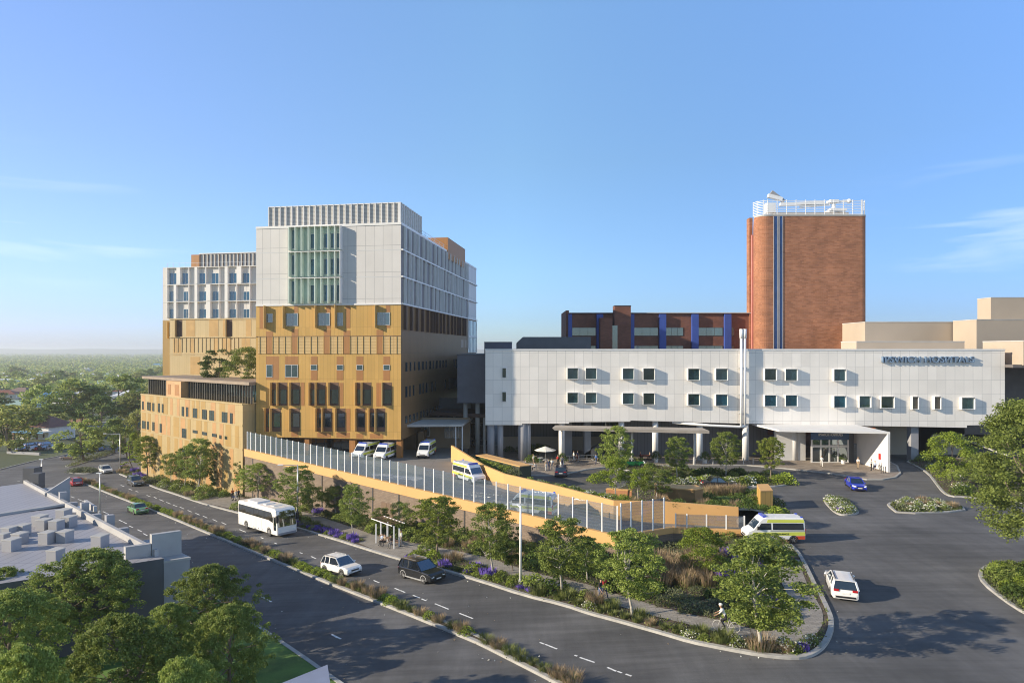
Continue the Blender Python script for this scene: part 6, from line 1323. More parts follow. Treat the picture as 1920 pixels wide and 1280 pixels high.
# old green roadster
def vintage(label, p, h):
    t = thing('vintage_car', label, 'vintage car'); P = paint('racing_green', (.01,.13,.04)); secs = []
    for x, w, zl, zt_ in ((-2.0,.45,.5,.75),(-1.8,.62,.40,.95),(-.9,.72,.36,1.02),(.1,.66,.36,1.0),(.3,.50,.36,1.0),(1.3,.42,.40,.98),(1.75,.38,.42,.93),(1.8,.34,.45,.85)):
        half = [(w*.9,zl),(w,zl+.2),(w,zt_-.14),(w*.6,zt_)]; secs.append([(x,y,z) for y,z in half]+[(x,-y,z) for y,z in half[::-1]])
    loft(secs).build('body', P, t, world=False, bevel=.04)
    for sd in (-1,1):
        for xw in (-1.25,1.3):
            wheel(t, xw, sd*.72, .36, .18, sd); b = MB(); n = 10; vs = []
            for i in range(n+1):
                a = math.pi*i/n*1.1-.35 if xw > 0 else math.pi*i/n*1.1-.1
                for yy in (sd*.55, sd*.86): vs.append((xw+.46*math.cos(a), yy, .36+.46*math.sin(a)))
            b.add(vs, [(2*i,2*i+1,2*i+3,2*i+2) for i in range(n)]); b.build('mudguard', P, t, world=False)
        MB().beam((-.8,sd*.74,.36),(.9,sd*.74,.36),.22,.06).build('running_board', M['black'], t, world=False); MB().ell((1.72,sd*.5,.86),(.15,.13,.13)).build('headlight', M['headlight'], t, smooth=True, world=False)
    b = MB(); b.add([(.25,-.62,1.0),(.25,.62,1.0),(.08,.58,1.38),(.08,-.58,1.38)],[(0,1,2,3)]); b.build('windscreen', M['car_glass'], t, world=False)
    MB().box(-1.55,-.0,-.60,.60,1.36,1.45).build('roof', mat("soft_top",(.30,.30,.29),.8), t, world=False)
    b = MB(); b.box(-1.5,-.35,-.58,.58,1.0,1.37); b.build('windows', M['car_glass'], t, world=False)
    MB().box(1.78,1.86,-.34,.34,.5,.95).build('grille', M['rim'], t, world=False); place(t, p, h, False)
vintage('long green vintage car with round headlamps passing the turning circle', gr(1187,876,.02,fc), Vector((1,-.06)))
# ambulances
YEL = mat("ambulance_yellow", (.60,.65,.10), .35, 0, .04); SIL = mat("ambulance_silver", (.45,.46,.47), .35, .3, .04); RED = mat("ambulance_red", (.55,.07,.025), .35, 0, .04); WHT = mat("ambulance_white", (.80,.80,.79), .3, 0, .03, coat=.4); LBLUE = mat("beacon_blue", (.03,.08,.5), .2)
def ambulance(label, p, h, tilt=False, fn=fc):
    t = thing('ambulance', label, 'ambulance', (0,0,0), 'ambulances at the hospital'); L, hw = 5.9, .98
    side = [(-2.95,.42),(-2.97,1.2),(-2.92,2.25),(-2.75,2.60),(.95,2.62),(1.35,2.52),(1.62,2.22),(2.28,1.38),(2.85,1.16),(2.98,.85),(2.98,.42)]
    n = len(side); secs = []
    for w, ins in ((-1,.06),(-1,0),(1,0),(1,.06)):
        y = w*(hw if ins == 0 else hw)
    ring = lambda y, sc: [(x*(1 if abs(x) < 2.8 else sc), y*(1 if z < 1.5 else 1-.10*(z-1.5)/1.1), z if z < 2.4 else z-(.05 if sc < 1 else 0)) for x, z in side]
    loft([ring(-hw,.985), ring(-hw*.93,1), ring(hw*.93,1), ring(hw,.985)]).build('body', WHT, t, world=False, bevel=.05)
    yy = lambda z: hw*(1 if z < 1.5 else 1-.10*(z-1.5)/1.1)+.012
    def decal(nm, pts, m, par=t):
        for sd in (-1,1): MB().add([(x,sd*yy(z),z) for x,z in pts]+[(x,sd*(yy(z)-.03),z) for x,z in pts], [tuple(range(len(pts)))]+[(i,len(pts)+i,len(pts)+(i+1)%len(pts),(i+1)%len(pts)) for i in range(len(pts))]).build(nm, m, par, world=False)
    decal('stripe', [(-2.9,.82),(2.5,.82),(2.35,1.12),(-2.9,1.20)], YEL); decal('roof_stripe', [(-2.85,2.12),(.95,2.12),(.85,2.42),(-2.8,2.42)], YEL)
    decal('skirt', [(-2.9,.44),(-1.95,.44),(-1.95,.78),(-2.9,.80)], RED); decal('silver_band', [(-2.88,1.22),(.6,1.22),(.6,1.36),(-2.88,1.36)], SIL)
    decal('side_window', [(-2.78,1.40),(.35,1.40),(.35,2.06),(-2.72,2.06)], M['car_glass']); decal('cab_window', [(.52,1.40),(2.0,1.36),(1.52,2.04),(.55,2.06)], M['car_glass'])
    MB().add([(1.66,-.80,2.18),(1.66,.80,2.18),(2.26,.86,1.45),(2.26,-.86,1.45),(1.62,-.80,2.15),(1.62,.80,2.15),(2.2,.86,1.42),(2.2,-.86,1.42)],[(0,3,2,1),(0,1,5,4),(1,2,6,5),(2,3,7,6),(3,0,4,7)]).build('windscreen', M['car_glass'], t, world=False)
    MB().box(-2.995,-2.95,-.78,.78,1.40,2.05).build('rear_window', M['car_glass'], t, world=False); MB().box(-2.99,-2.94,-.9,.9,.8,1.2).build('rear_stripe', YEL, t, world=False)
    for sd in (-1,1):
        for xw in (-1.75,1.85):
            wheel(t, xw, sd*(hw-.10), .37, .24, sd); b = MB(); vs = []
            for i in range(15):
                a = math.pi*i/14
                for rr in (.38,.47): vs.append((xw+rr*math.cos(a), sd*(hw+.02), .37+rr*math.sin(a)))
            b.add(vs, [(2*i,2*i+1,2*i+3,2*i+2) for i in range(14)]); b.build('wheel_arch', M['black'], t, world=False)
        MB().box(2.75,3.0,min(sd*.55,sd*.88),max(sd*.55,sd*.88),.86,1.05).build('headlight', M['headlight'], t, world=False); MB().box(-3.0,-2.94,min(sd*.78,sd*.95),max(sd*.78,sd*.95),1.0,1.5).build('taillight', M['taillight'], t, world=False)
        MB().box(1.75,1.95,min(sd*1.02,sd*1.22),max(sd*1.02,sd*1.22),1.45,1.75).build('mirror', M['black'], t, world=False); MB().box(-2.75,-2.55,min(sd*.6,sd*.8),max(sd*.6,sd*.8),2.60,2.70).build('beacon', LBLUE, t, world=False)
        lettering("AMBULANCE", -.4, sd*(hw+.03), .97, 1.7, .17, M['black'], t, ext=.004, rot=(math.pi/2,0,0 if sd < 0 else math.pi))
    MB().box(.9,1.25,-.72,.72,2.58,2.74).build('light_bar', LBLUE, t, world=False); MB().box(2.9,3.03,-.9,.9,.42,.62).build('bumper', M['black'], t, world=False); MB().box(2.94,3.0,-.5,.5,.68,.82).build('grille', M['black'], t, world=False)
    place(t, p, h, tilt, fn); t.scale = (.93,)*3; return t
bpy.context.view_layer.update()
deck = lambda x, y: 1.3
def rampz(x, y):
    t = max(0, min(1, (x+8)/24)); return 1.2*(1-t)
ambulance('yellow striped ambulance under the tower, left of the two at the columns', gr(687,857,.02,deck), Vector((-.38,-1)))
ambulance('yellow striped ambulance under the tower, beside the corner column', gr(724,859,.02,deck), Vector((-.25,-1)))
ambulance('silver looking ambulance in the shade of the flat canopy', gr(800,855,.02,deck), Vector((-.12,-1)))
ambulance('ambulance descending the ramp towards the fold of the ochre wall', onz(879,902,1.18), Vector((.62,-.85)))
ambulance('ambulance on the ramp behind the glass fence, climbing away', onz(996,963,.45), Vector((-1,.42)))
ambulance('yellow and white ambulance leaving at the ramp exit wall', gr(1449,1013,.02,fc), Vector((-1,.03)))
# coach
def coach(label, p, h):
    t = thing('coach', label, 'bus'); L, hw, Hh = 10.8, 1.25, 3.45
    side = [(-5.4,.35),(-5.42,1.6),(-5.38,3.2),(-5.2,3.42),(4.6,3.42),(5.05,3.2),(5.3,2.4),(5.42,1.3),(5.40,.35)]
    loft([[(x*.992,-hw,z-(.06 if z > 3.3 else 0)) for x,z in side],[(x,-hw*.92,z) for x,z in side],[(x,hw*.92,z) for x,z in side],[(x*.992,hw,z-(.06 if z > 3.3 else 0)) for x,z in side]]).build('body', mat("coach_white",(.80,.78,.75),.3,0,.03,coat=.4), t, world=False, bevel=.07)
    for sd in (-1,1):
        pts = [(-5.2,2.0),(3.3,1.95),(4.3,1.75),(4.4,2.3),(3.9,2.95),(-5.15,3.0)]; y = hw+.012
        w = MB().add([(x,sd*y,z) for x,z in pts]+[(x,sd*(y-.03),z) for x,z in pts],[tuple(range(6))]+[(i,6+i,6+(i+1)%6,(i+1)%6) for i in range(6)]).build('side_window', M['car_glass'], t, world=False)
        b = MB(); 
        for x in (-3.9,-2.4,-.9,.6,2.1,3.4): b.box(x-.03,x+.03,min(sd*y,sd*(y+.006)),max(sd*y,sd*(y+.006)),2.0,2.95)
        b.build('mullion', M['black'], w, world=False)
        MB().box(4.5,5.15,min(sd*(hw-.02),sd*(hw+.01)),max(sd*(hw-.02),sd*(hw+.01)),.9,2.5).build('front_door' if sd < 0 else 'driver_window', M['car_glass'], t, world=False)
        for xw in (-3.0,3.3):
            wheel(t, xw, sd*(hw-.14), .5, .3, sd); b = MB(); vs = []
            for i in range(15):
                a = math.pi*i/14
                for rr in (.51,.60): vs.append((xw+rr*math.cos(a), sd*(hw+.012), .5+rr*math.sin(a)))
            b.add(vs,[(2*i,2*i+1,2*i+3,2*i+2) for i in range(14)]); b.build('wheel_arch', M['black'], t, world=False)
        b = MB()
        for x in (-4.6,-2.0,-.9,.4,1.6): b.box(x,x+.12,min(sd*(hw-.01),sd*(hw+.008)),max(sd*(hw-.01),sd*(hw+.008)),.55,.67)
        b.build('marker_lamp', M['black'], t, world=False)
        b = MB()
        for x in (-1.6,-.2,1.3,2.5): b.box(x,x+.02,min(sd*(hw-.01),sd*(hw+.006)),max(sd*(hw-.01),sd*(hw+.006)),.6,1.7)
        b.build('locker_seam', M['mid_wall'], t, world=False)
        MB().box(5.35,5.62,min(sd*1.15,sd*1.42),max(sd*1.15,sd*1.42),1.9,2.7).build('mirror', M['black'], t, world=False); MB().box(5.36,5.44,min(sd*.75,sd*1.15),max(sd*.75,sd*1.15),.75,.95).build('headlight', M['headlight'], t, world=False); MB().box(-5.44,-5.38,min(sd*.9,sd*1.15),max(sd*.9,sd*1.15),.8,1.5).build('taillight', M['taillight'], t, world=False)
    pts = [(5.12,3.12),(5.33,2.4),(5.435,1.32)]; vs = [(x+.012,-1.12,z) for x,z in pts]+[(x+.012,1.12,z) for x,z in pts]+[(x-.06,-1.12,z) for x,z in pts]+[(x-.06,1.12,z) for x,z in pts]
    MB().add(vs,[(0,1,4,3),(1,2,5,4),(0,3,9,6),(2,8,11,5),(0,6,7,1),(1,7,8,2),(3,4,10,9),(4,5,11,10)]).build('windscreen', M['car_glass'], t, world=False)
    MB().box(-5.44,-5.38,-1.0,1.0,1.9,2.9).build('rear_window', M['car_glass'], t, world=False)
    MB().box(-3.4,-.6,-.85,.85,3.40,3.60).build('roof_unit', mat("coach_roof",(.62,.61,.60),.5), t, world=False, bevel=.05); MB().box(.4,1.3,-.6,.6,3.40,3.5).build('roof_hatch', M['frame'], t, world=False); MB().box(2.2,3.2,-.5,.5,3.40,3.46).build('roof_hatch', M['frame'], t, world=False)
    MB().box(5.36,5.46,-1.1,1.1,.36,.6).build('bumper', M['mid_wall'], t, world=False); place(t, p, h); return t
hb = H2((449,984),(520,1004)); coach('white touring coach with dark windows on the street', gr(500,994)+Vector((0,0,0)), LANE*.6+hb.normalized()*LANE.length)
# ------------------------------------------------------------------ people
SKIN = [mat("skin_light",(.48,.30,.21),.6,0,.04), mat("skin_tan",(.30,.17,.11),.6,0,.04)]
CL = {k: mat('cloth_'+k, c, .8, 0, .1, 6) for k, c in dict(white=(.72,.70,.66), black=(.02,.02,.024), navy=(.02,.03,.09), jeans=(.09,.15,.30), red=(.50,.03,.03), orange=(.55,.17,.05), grey=(.22,.22,.23), tan=(.36,.27,.18), blue=(.06,.14,.40), pale_blue=(.38,.45,.60), green=(.05,.16,.06), dark_red=(.2,.03,.03)).items()}
HAIR = [mat("hair_dark",(.025,.017,.012),.6), mat("hair_brown",(.10,.055,.025),.6), mat("hair_fair",(.35,.24,.12),.6)]
SHOE = mat("shoe", (.03,.03,.03), .6)
def body_mesh(key, J, B):
    """J: joint -> (position, radius); B: bones (a, b, part) grown into one continuous skin"""
    names = list(J); me = bpy.data.meshes.new('skel'); me.from_pydata([J[n][0] for n in names], [(names.index(a), names.index(b)) for a, b, _ in B], [])
    o = bpy.data.objects.new('skel', me); SC.collection.objects.link(o); md = o.modifiers.new('s', 'SKIN'); md.use_smooth_shade = True
    if not me.skin_vertices:
        bpy.context.view_layer.objects.active = o
    for n, sv in zip(names, me.skin_vertices[0].data): r = J[n][1]; sv.radius = r if isinstance(r, tuple) else (r, r); sv.use_root = n == 'pelvis'
    o.modifiers.new('u', 'SUBSURF').levels = 1; o.modifiers['u'].render_levels = 1
    bpy.context.view_layer.update(); dg = bpy.context.evaluated_depsgraph_get(); m2 = bpy.data.meshes.new_from_object(o.evaluated_get(dg)); bpy.data.objects.remove(o)
    m2.name = 'person_'+key; segs = [(Vector(J[a][0]), Vector(J[b][0]), p) for a, b, p in B]; idx = {'skin':0,'top':1,'bottom':2,'shoe':3}
    m2.materials.clear()
    for _ in range(4): m2.materials.append(SKIN[0])
    for f in m2.polygons:
        c = f.center; best = 1e9
        for a, b, p in segs:
            d = b-a; t = max(0, min(1, (c-a).dot(d)/max(d.length_squared,1e-9))); q = (c-a-d*t).length
            if q < best: best, k = q, p
        f.material_index = idx[k]; f.use_smooth = True
    return m2
def skeleton(pose):
    V = Vector; J = {}; B = []
    def j(n, p, r): J[n] = (V(p), r)
    sit = pose in ('sit','cycle'); hp = {'sit':.50,'cycle':.98}.get(pose, .93); lean = {'cycle':.30,'walk':.04,'sit':.05}.get(pose, 0)
    j('pelvis',(0,0,hp),(.155,.11)); j('waist',(lean*.35,0,hp+.18),(.135,.10)); j('chest',(lean*.85,0,hp+.40),(.165,.115)); j('neck',(lean*1.1,0,hp+.56),.055); j('head',(lean*1.2+.01,0,hp+.66),(.075,.085)); j('crown',(lean*1.25,0,hp+.77),(.072,.085)); j('nose',(lean*1.2+.115,0,hp+.69),.014)
    B += [('pelvis','waist','bottom'),('waist','chest','top'),('chest','neck','top'),('neck','head','skin'),('head','crown','skin'),('head','nose','skin')]
    legs = {'stand':[((.0,.0),(.0,.0)),((.02,0),(.0,0))],'walk':[((.16,.02),(.28,-.0)),((-.02,.0),(-.30,.06))],'point':[((.0,0),(.0,0)),((.03,0),(.0,0))]}
    for i, sd in enumerate((1,-1)):
        h = f'hip{i}'; j(h,(0,sd*.095,hp-.06),.085)
        if pose == 'sit': k, a = (.42,sd*.11,.47), (.40,sd*.11,.09)
        elif pose == 'cycle': k, a = ((.36,sd*.10,.80) if i == 0 else (.28,sd*.10,.56)), ((.14,sd*.11,.42) if i == 0 else (.06,sd*.11,.20))
        else: (kx_, _), (axx, up) = legs.get(pose, legs['stand'])[i]; k, a = (kx_,sd*.10,.48), (axx,sd*.10,.08+max(0,up))
        j(f'knee{i}',k,.058); j(f'ank{i}',a,.042); j(f'toe{i}',(a[0]+.17,a[1]*1.1,a[2]-.045),.035)
        B += [('pelvis',h,'bottom'),(h,f'knee{i}','bottom'),(f'knee{i}',f'ank{i}','bottom'),(f'ank{i}',f'toe{i}','shoe')]
        s = (J['chest'][0].x,sd*.19,hp+.47); sx, sz = s[0], s[2]
        if pose == 'cycle': e, w = (sx+.20,sd*.24,sz-.22), (sx+.40,sd*.24,sz-.34)
        elif pose == 'sit': e, w = (sx+.08,sd*.25,sz-.27), (sx+.28,sd*.17,sz-.28)
        elif pose == 'point' and i == 0: e, w = (sx+.24,sd*.26,sz+.00), (sx+.48,sd*.27,sz+.02)
        elif pose == 'walk': e, w = (sx+(-.10 if i == 0 else .08),sd*.25,sz-.27), (sx+(-.10 if i == 0 else .24),sd*.25,sz-.48)
        else: e, w = (sx-.02,sd*.25,sz-.28), (sx+.06,sd*.25,sz-.52)
        j(f'sho{i}',s,.062); j(f'elb{i}',e,.042); j(f'wri{i}',w,.029); B += [('chest',f'sho{i}','top'),(f'sho{i}',f'elb{i}','top'),(f'elb{i}',f'wri{i}','skin')]
        d = (V(w)-V(e)).normalized(); fw = V((.0,0,0))+d; ac = V((1,0,0))-d*d.x; ac = ac.normalized() if ac.length > .1 else V((0,0,1)); pm = V(w)+d*.055; j(f'palm{i}',pm,.024); B.append((f'wri{i}',f'palm{i}','skin'))
        inw = V((0,-sd,0))
        for q in range(4):
            b = pm+d*.035+ac*(.024*(1.5-q)); m = b+d*(.032-.004*abs(q-1.3))+inw*.006; t = m+d*(.024-.003*abs(q-1.3))+inw*.018
            j(f'f{i}{q}',b,.009); j(f'g{i}{q}',m,.0085); j(f't{i}{q}',t,.008); B += [(f'palm{i}',f'f{i}{q}','skin'),(f'f{i}{q}',f'g{i}{q}','skin'),(f'g{i}{q}',f't{i}{q}','skin')]
        b = pm-d*.02+ac*.035; t = b+d*.03+ac*.018; j(f'th{i}',b,.010); j(f'tt{i}',t,.009); B += [(f'palm{i}',f'th{i}','skin'),(f'th{i}',f'tt{i}','skin')]
    return J, B
BM = {}; HEADS = {}
for ps in ('stand','walk','point','sit','cycle'):
    J, B = skeleton(ps); BM[ps] = body_mesh(ps, J, B); HEADS[ps] = J['crown'][0]
def hair_mesh(ps, long=False, helmet=False):
    k = ('h',ps,long,helmet)
    if k not in BM:
        c = HEADS[ps]; b = MB(); b.ell((c.x-.012,0,c.z+.018),(.102,.088,.088) if not helmet else (.13,.10,.10),12,8)
        if long: b.ell((c.x-.06,0,c.z-.09),(.06,.075,.14),10,6)
        o = b.build('hair', HAIR[0], None, smooth=True); BM[k] = o.data; bpy.data.objects.remove(o)
    return BM[k]
def person(p, ps, face, top, bottom, label, skin=0, hair=0, long=False, h=1.72, group=None, helmet=False, dz=0):
    o = bpy.data.objects.new('person', BM[ps]); SC.collection.objects.link(o); o.location = p+Vector((0,0,dz)); o.rotation_euler = (0,0,math.atan2(face[1],face[0])); o.scale = (h/1.74,)*3
    for i, m in enumerate((SKIN[skin], CL[top], CL[bottom], SHOE)): o.material_slots[i].link = 'OBJECT'; o.material_slots[i].material = m
    hm = bpy.data.objects.new('helmet' if helmet else 'hair', hair_mesh(ps, long, helmet)); SC.collection.objects.link(hm); hm.parent = o; hm.material_slots[0].link = 'OBJECT'; hm.material_slots[0].material = CL['white'] if helmet else HAIR[hair]
    return tag(o, label, 'person', group)
pvf = lambda x, y: .13
pv0 = lambda px, py: gr(px, py, .0, pvf)
gp = lambda px, py: gr(px, py, .16)
SD = Vector((.69,-.724))
person(gp(436,936), 'walk', -SD, 'orange', 'black', 'walker in an orange top near the podium path')
person(gp(442.5,938.5), 'walk', SD, 'white', 'white', 'walker all in white near the podium path', 0, 2, True)
person(gp(446.5,937), 'walk', SD, 'navy', 'black', 'walker in dark clothes beside the one in white')
for px, py, ps, a, tp, bt, lab in ((717.5,1021,'sit',(-.6,-.8),'pale_blue','black','person in pale blue seated at the left end of the pergola bench'),(722.5,1022.5,'sit',(-.6,-.8),'tan','black','person in a tan top seated under the pergola'),(733,1025,'sit',(-.3,-1),'black','grey','person in black seated behind the pergola post'),(752.5,1023.5,'stand',(-1,-.2),'white','grey','person in white standing at the right pergola post')):
    person(gp(px,py), ps, a, tp, bt, lab)
person(gp(1125.5,1126), 'walk', SD, 'black', 'jeans', 'walker in a black top and blue jeans on the garden path'); person(gp(1133,1121), 'walk', SD, 'red', 'navy', 'walker in a red top on the garden path', 1)
# cyclist
def bicycle(p, face):
    t = thing('bicycle', 'white bicycle ridden along the paved garden path', 'bicycle', p); t.rotation_euler = (0,0,math.atan2(face[1],face[0])); Wm = mat('bicycle_paint',(.45,.44,.42),.4)
    for x in (-.52,.52):
        b = MB(); n = 24; b.tube([(x+.33*math.cos(2*math.pi*i/n),0,.34+.33*math.sin(2*math.pi*i/n)) for i in range(n+1)], .022, 6, cap=False); w = b.build('wheel', Wm, t, world=False, smooth=True)
        b = MB()
        for i in range(8): a = math.pi*i/8; b.beam((x-.32*math.cos(a),0,.34-.32*math.sin(a)),(x+.32*math.cos(a),0,.34+.32*math.sin(a)),.006,.006)
        b.build('spoke', M['metal'], w, world=False)
    b = MB(); 
    for p0, p1 in (((-.52,0,.34),(-.05,0,.30)),((-.05,0,.30),(-.20,0,.85)),((-.52,0,.34),(-.18,0,.78)),((-.18,0,.76),(.36,0,.80)),((-.05,0,.30),(.38,0,.74)),((.33,0,.95),(.40,0,.66)),((.40,0,.66),(.52,0,.34))): b.tube([p0,p1], .022, 6)
    b.build('frame', Wm, t, world=False); MB().ell((-.22,0,.90),(.14,.07,.04),8,5).build('saddle', M['black'], t, world=False); b = MB(); b.tube([(.30,-.26,1.02),(.34,-.1,.98),(.34,.1,.98),(.30,.26,1.02)], .015, 6); b.build('handlebar', M['black'], t, world=False)
    b = MB(); b.tube([(-.05,-.09,.30),(-.05,.09,.30)], .02, 6); b.box(.07,.17,.06,.14,.42-.02,.42); b.build('pedals', M['black'], t, world=False)
cp_ = gp(1362,1183); cf = Vector((-.86,.35)); bicycle(cp_, cf); person(cp_, 'cycle', cf, 'white', 'black', 'cyclist with a white shirt and helmet on the white bicycle', 1, 0, False, 1.72, None, True, -.03)
PG = 'people on the cafe terrace'
for px, py, ps, a, tp, bt, lab in ((1000,872,'point',(1,-.1),'white','tan','person in white standing with one arm stretched out by the parasol'),(985,877,'sit',(1,.2),'grey','grey','person in grey seated nearest the planter wall'),(1003,882,'sit',(-1,.3),'white','black','person in a white top seated at the front table'),(1024,883,'stand',(.3,-1),'tan','white','person in white trousers standing behind the dark blue car'),(1029,882,'stand',(-.3,-1),'navy','navy','person in navy standing beside the white trousers'),(1035,880.5,'stand',(0,-1),'white','grey','slim pale figure standing left of the dark blue car'),
        (1046,873,'stand',(0,-1),'red','black','person in a bright red top on the terrace'),(1054,875,'stand',(.4,-1),'grey','navy','person in grey beside the red top')):
    person(pv0(px,py), ps, a, tp, bt, lab, 0, R.integers(0,3), False, 1.72, PG)
for px, py, ps, a, tp, bt, lab in ((1075.5,865,'walk',(1,.1),'white','white','person in a long white outfit by the handrail'),(1082.5,864.5,'walk',(1,.1),'navy','dark_red','person in navy walking beside the white outfit'),(1118,871,'walk',(-.8,-.5),'blue','navy','person in a blue shirt at the kerb'),
        (1541,875,'walk',(-.4,-.9),'white','white','person in white walking out of the glass doors'),(1609,878,'stand',(-.8,-.5),'white','tan','person in a white top and tan trousers by the entrance wall'),(1634,882,'point',(-1,.1),'white','black','person in a white top and black trousers in the portal'),(1641,880,'sit',(-.7,-.7),'pale_blue','navy','person seated under the entrance portal'),
        (886,838,'walk',(1,-.3),'black','black','left dark figure under the link block'),(898,840,'walk',(.5,-1),'black','navy','right dark figure under the link block'),(1200,861,'sit',(1,0),'dark_red','black','person in dark red seated left at the bench table'),(1219,861,'sit',(-1,0),'tan','grey','person in tan seated right at the bench table')):
    person(pv0(px,py), ps, a, tp, bt, lab, 0, R.integers(0,3))
# ------------------------------------------------------------------ street furniture
def lamp(px, py, top, label, arm=None, fn=T, base=None, m='metal'):
    p = gr(px, py, .1, fn) if base is None else base; h = at(px, top, p.y).z-p.z; t = thing('street_lamp', label, 'street lamp', p)
    MB().tube([(0,0,0),(0,0,h*.5),(0,0,h)], [.12,.10,.075], 10).build('pole', M[m], t, world=False, smooth=True); MB().tube([(0,0,0),(0,0,.5)], [.2,.16], 10).build('base', M['metal'], t, world=False)
    d = Vector((arm[0],arm[1],0)).normalized() if arm else Vector((-.7,.7,0)); ln = arm[2] if arm else .5
    MB().tube([(0,0,h-.1),tuple(d*ln+Vector((0,0,h+.05)))], [.06,.045], 8).build('arm', M['metal'], t, world=False); q = d*ln
    MB().box(q.x-.35,q.x+.35,q.y-.12,q.y+.12,h-.02,h+.10).build('lamp_head', M['white_metal'], t, world=False); return t
lamp(976, 1096, 948, 'tall white lamp post in front of the glass fence', m='white_metal')
lamp(558, 976, 871, 'grey lamp post with an arm reaching left beside the coach', (-1,-.1,2.2))
lamp(187, 986, 888, 'grey lamp post rising beside the pale roof building', None, T, Vector((-.644*93, 93, T(-.644*93,93))))
lamp(225, 880, 813, 'far lamp post with a long arm over the junction', (-1,0,3.2)); lamp(78, 914, 862, 'plain pole at the near side of the junction')
# pergola
pg_ = gp(728,1024); pt = thing('pergola', 'small pergola on slim white posts over a bench', 'pergola', pg_)
cs = []
for px, py, tp in ((705,1017,982),(714,1011,978),(726,1014,981),(738.5,1028,986),(748.5,1023,990),(727,1006,978)):
    q = gp(px,py); hh = at(px,tp,q.y).z-q.z; MB().box(q.x-.07,q.x+.07,q.y-.07,q.y+.07,q.z-.1,q.z+hh).build('post', M['white_metal'], pt); cs.append((q,hh))
z = max(q.z+h_ for q,h_ in cs)+.02; u = Vector((.69,-.724,0)); v = Vector((.724,.69,0)); c = gp(727,1018); b = MB()
for k in range(7): a = c+u*(-1.8+k*.6); b.beam((a-v*.9)+Vector((0,0,z-c.z)), (a+v*.9)+Vector((0,0,z-c.z)), .04, .06)
b.build('roof_slat', mat("pergola_timber",(.34,.17,.09),.7), pt); b = MB()
for sd in (-.8,.8): b.beam(c+v*sd-u*2.1+Vector((0,0,z-c.z-.10)), c+v*sd+u*2.1+Vector((0,0,z-c.z-.10)), .06, .09)
b.build('beam', M['white_metal'], pt); b = MB(); b.beam(c-u*1.9+v*.3+Vector((0,0,.45)), c+u*1.9+v*.3+Vector((0,0,.45)), .5, .07); b.build('bench', mat("bench_timber",(.25,.15,.09),.7), pt)
# parasol, tables and chairs of the terrace
def parasol(p):
    t = thing('parasol', 'white parasol over a terrace table', 'parasol', p); MB().tube([(0,0,0),(0,0,2.6)], .035, 8).build('pole', M['metal'], t, world=False); n = 8; b = MB()
    vs = [(0,0,2.75)]+[(1.75*math.cos(2*math.pi*i/n),1.75*math.sin(2*math.pi*i/n),2.15) for i in range(n)]+[(0,0,2.70)]+[(1.75*math.cos(2*math.pi*i/n),1.75*math.sin(2*math.pi*i/n),2.08) for i in range(n)]
    b.add(vs, [(0,1+i,1+(i+1)%n) for i in range(n)]+[(n+1,n+2+(i+1)%n,n+2+i) for i in range(n)]+[(1+i,n+2+i,n+2+(i+1)%n,1+(i+1)%n) for i in range(n)]); b.build('canopy', CL['white'], t, world=False); MB().tube([(0,0,0),(0,0,.12)], .35, 12).build('base', M['dark_wall'], t, world=False)
parasol(pv0(1022.5,868))
def table(p, label, m='frame'):
    t = thing('table', label, 'table', p); MB().tube([(0,0,.70),(0,0,.74)], .5, 14).build('table_top', M[m], t, world=False); MB().tube([(0,0,0),(0,0,.70)], .04, 8).build('leg', M['metal'], t, world=False); MB().tube([(0,0,0),(0,0,.03)], .28, 12).build('base', M['metal'], t, world=False)
table(pv0(1024,870), 'round table right under the white parasol'); table(pv0(994,879), 'pale round table at the front of the terrace'); table(pv0(1013,866), 'round table behind the person stretching an arm')
def chair(p, a, label, m):
    t = thing('chair', label, 'chair', p, 'terrace chairs'); t.rotation_euler = (0,0,a); MB().box(-.22,.22,-.22,.22,.43,.47).build('seat', m, t, world=False); MB().box(-.24,-.20,-.22,.22,.47,.88).build('backrest', m, t, world=False)
    for x in (-.2,.2):
        for y in (-.2,.2): MB().box(x-.02,x+.02,y-.02,y+.02,0,.43).build('leg', M['metal'], t, world=False)
GRN = mat("chair_green",(.06,.28,.10),.5); GRY = mat("chair_grey",(.3,.3,.31),.5)
for px, py, a, m, lab in ((1014,868,0,GRN,'green chair left of the parasol table'),(1032,868.5,3.1,GRN,'green chair right of the parasol table'),(1024,873,1.5,GRY,'grey chair in front of the parasol table'),(985,877,.2,GRY,'grey chair under the person nearest the planter wall'),(1003,882,2.9,GRY,'grey chair under the person at the front table')): chair(pv0(px,py), a, lab, m)
bt_ = thing('bench_table', 'red brown bench table by the columns behind the green car', 'table', pv0(1210,861)); rb = mat("bench_red_brown",(.26,.09,.06),.6)
MB().box(-.9,.9,-.38,.38,.70,.75).build('table_top', rb, bt_, world=False)
for y in (-.7,.7): MB().box(-.9,.9,y-.14,y+.14,.42,.46).build('bench', rb, bt_, world=False)
for x in (-.7,.7): MB().beam((x,-.7,.0),(x,.15,.7),.07,.07).build('leg', rb, bt_, world=False); MB().beam((x,.7,0),(x,-.15,.7),.07,.07).build('leg', rb, bt_, world=False)
for px, py, lab, s in ((1230,866.5,'potted bush left of the two in front of the columns',1.0),(1322,868,'potted bush in the white pot beside the bollards',1.05),(1054,872,'leafy potted plant behind the dark blue car',1.1),(1496,857,'round potted bush beside the lobby column',.9),(1581,869,'tall potted plant at the right of the entrance doors',.8)):
    p = pv0(px,py); t = thing('potted_plant', lab, 'potted plant', p); MB().tube([(0,0,0),(0,0,.7)], [.28,.36], 14).build('pot', M['white_fin'], t, world=False); o = obj_of('foliage', SH['dark'][2], t); o.location = (0,0,.65); o.scale = (s*.9,s*.9,s*1.6)
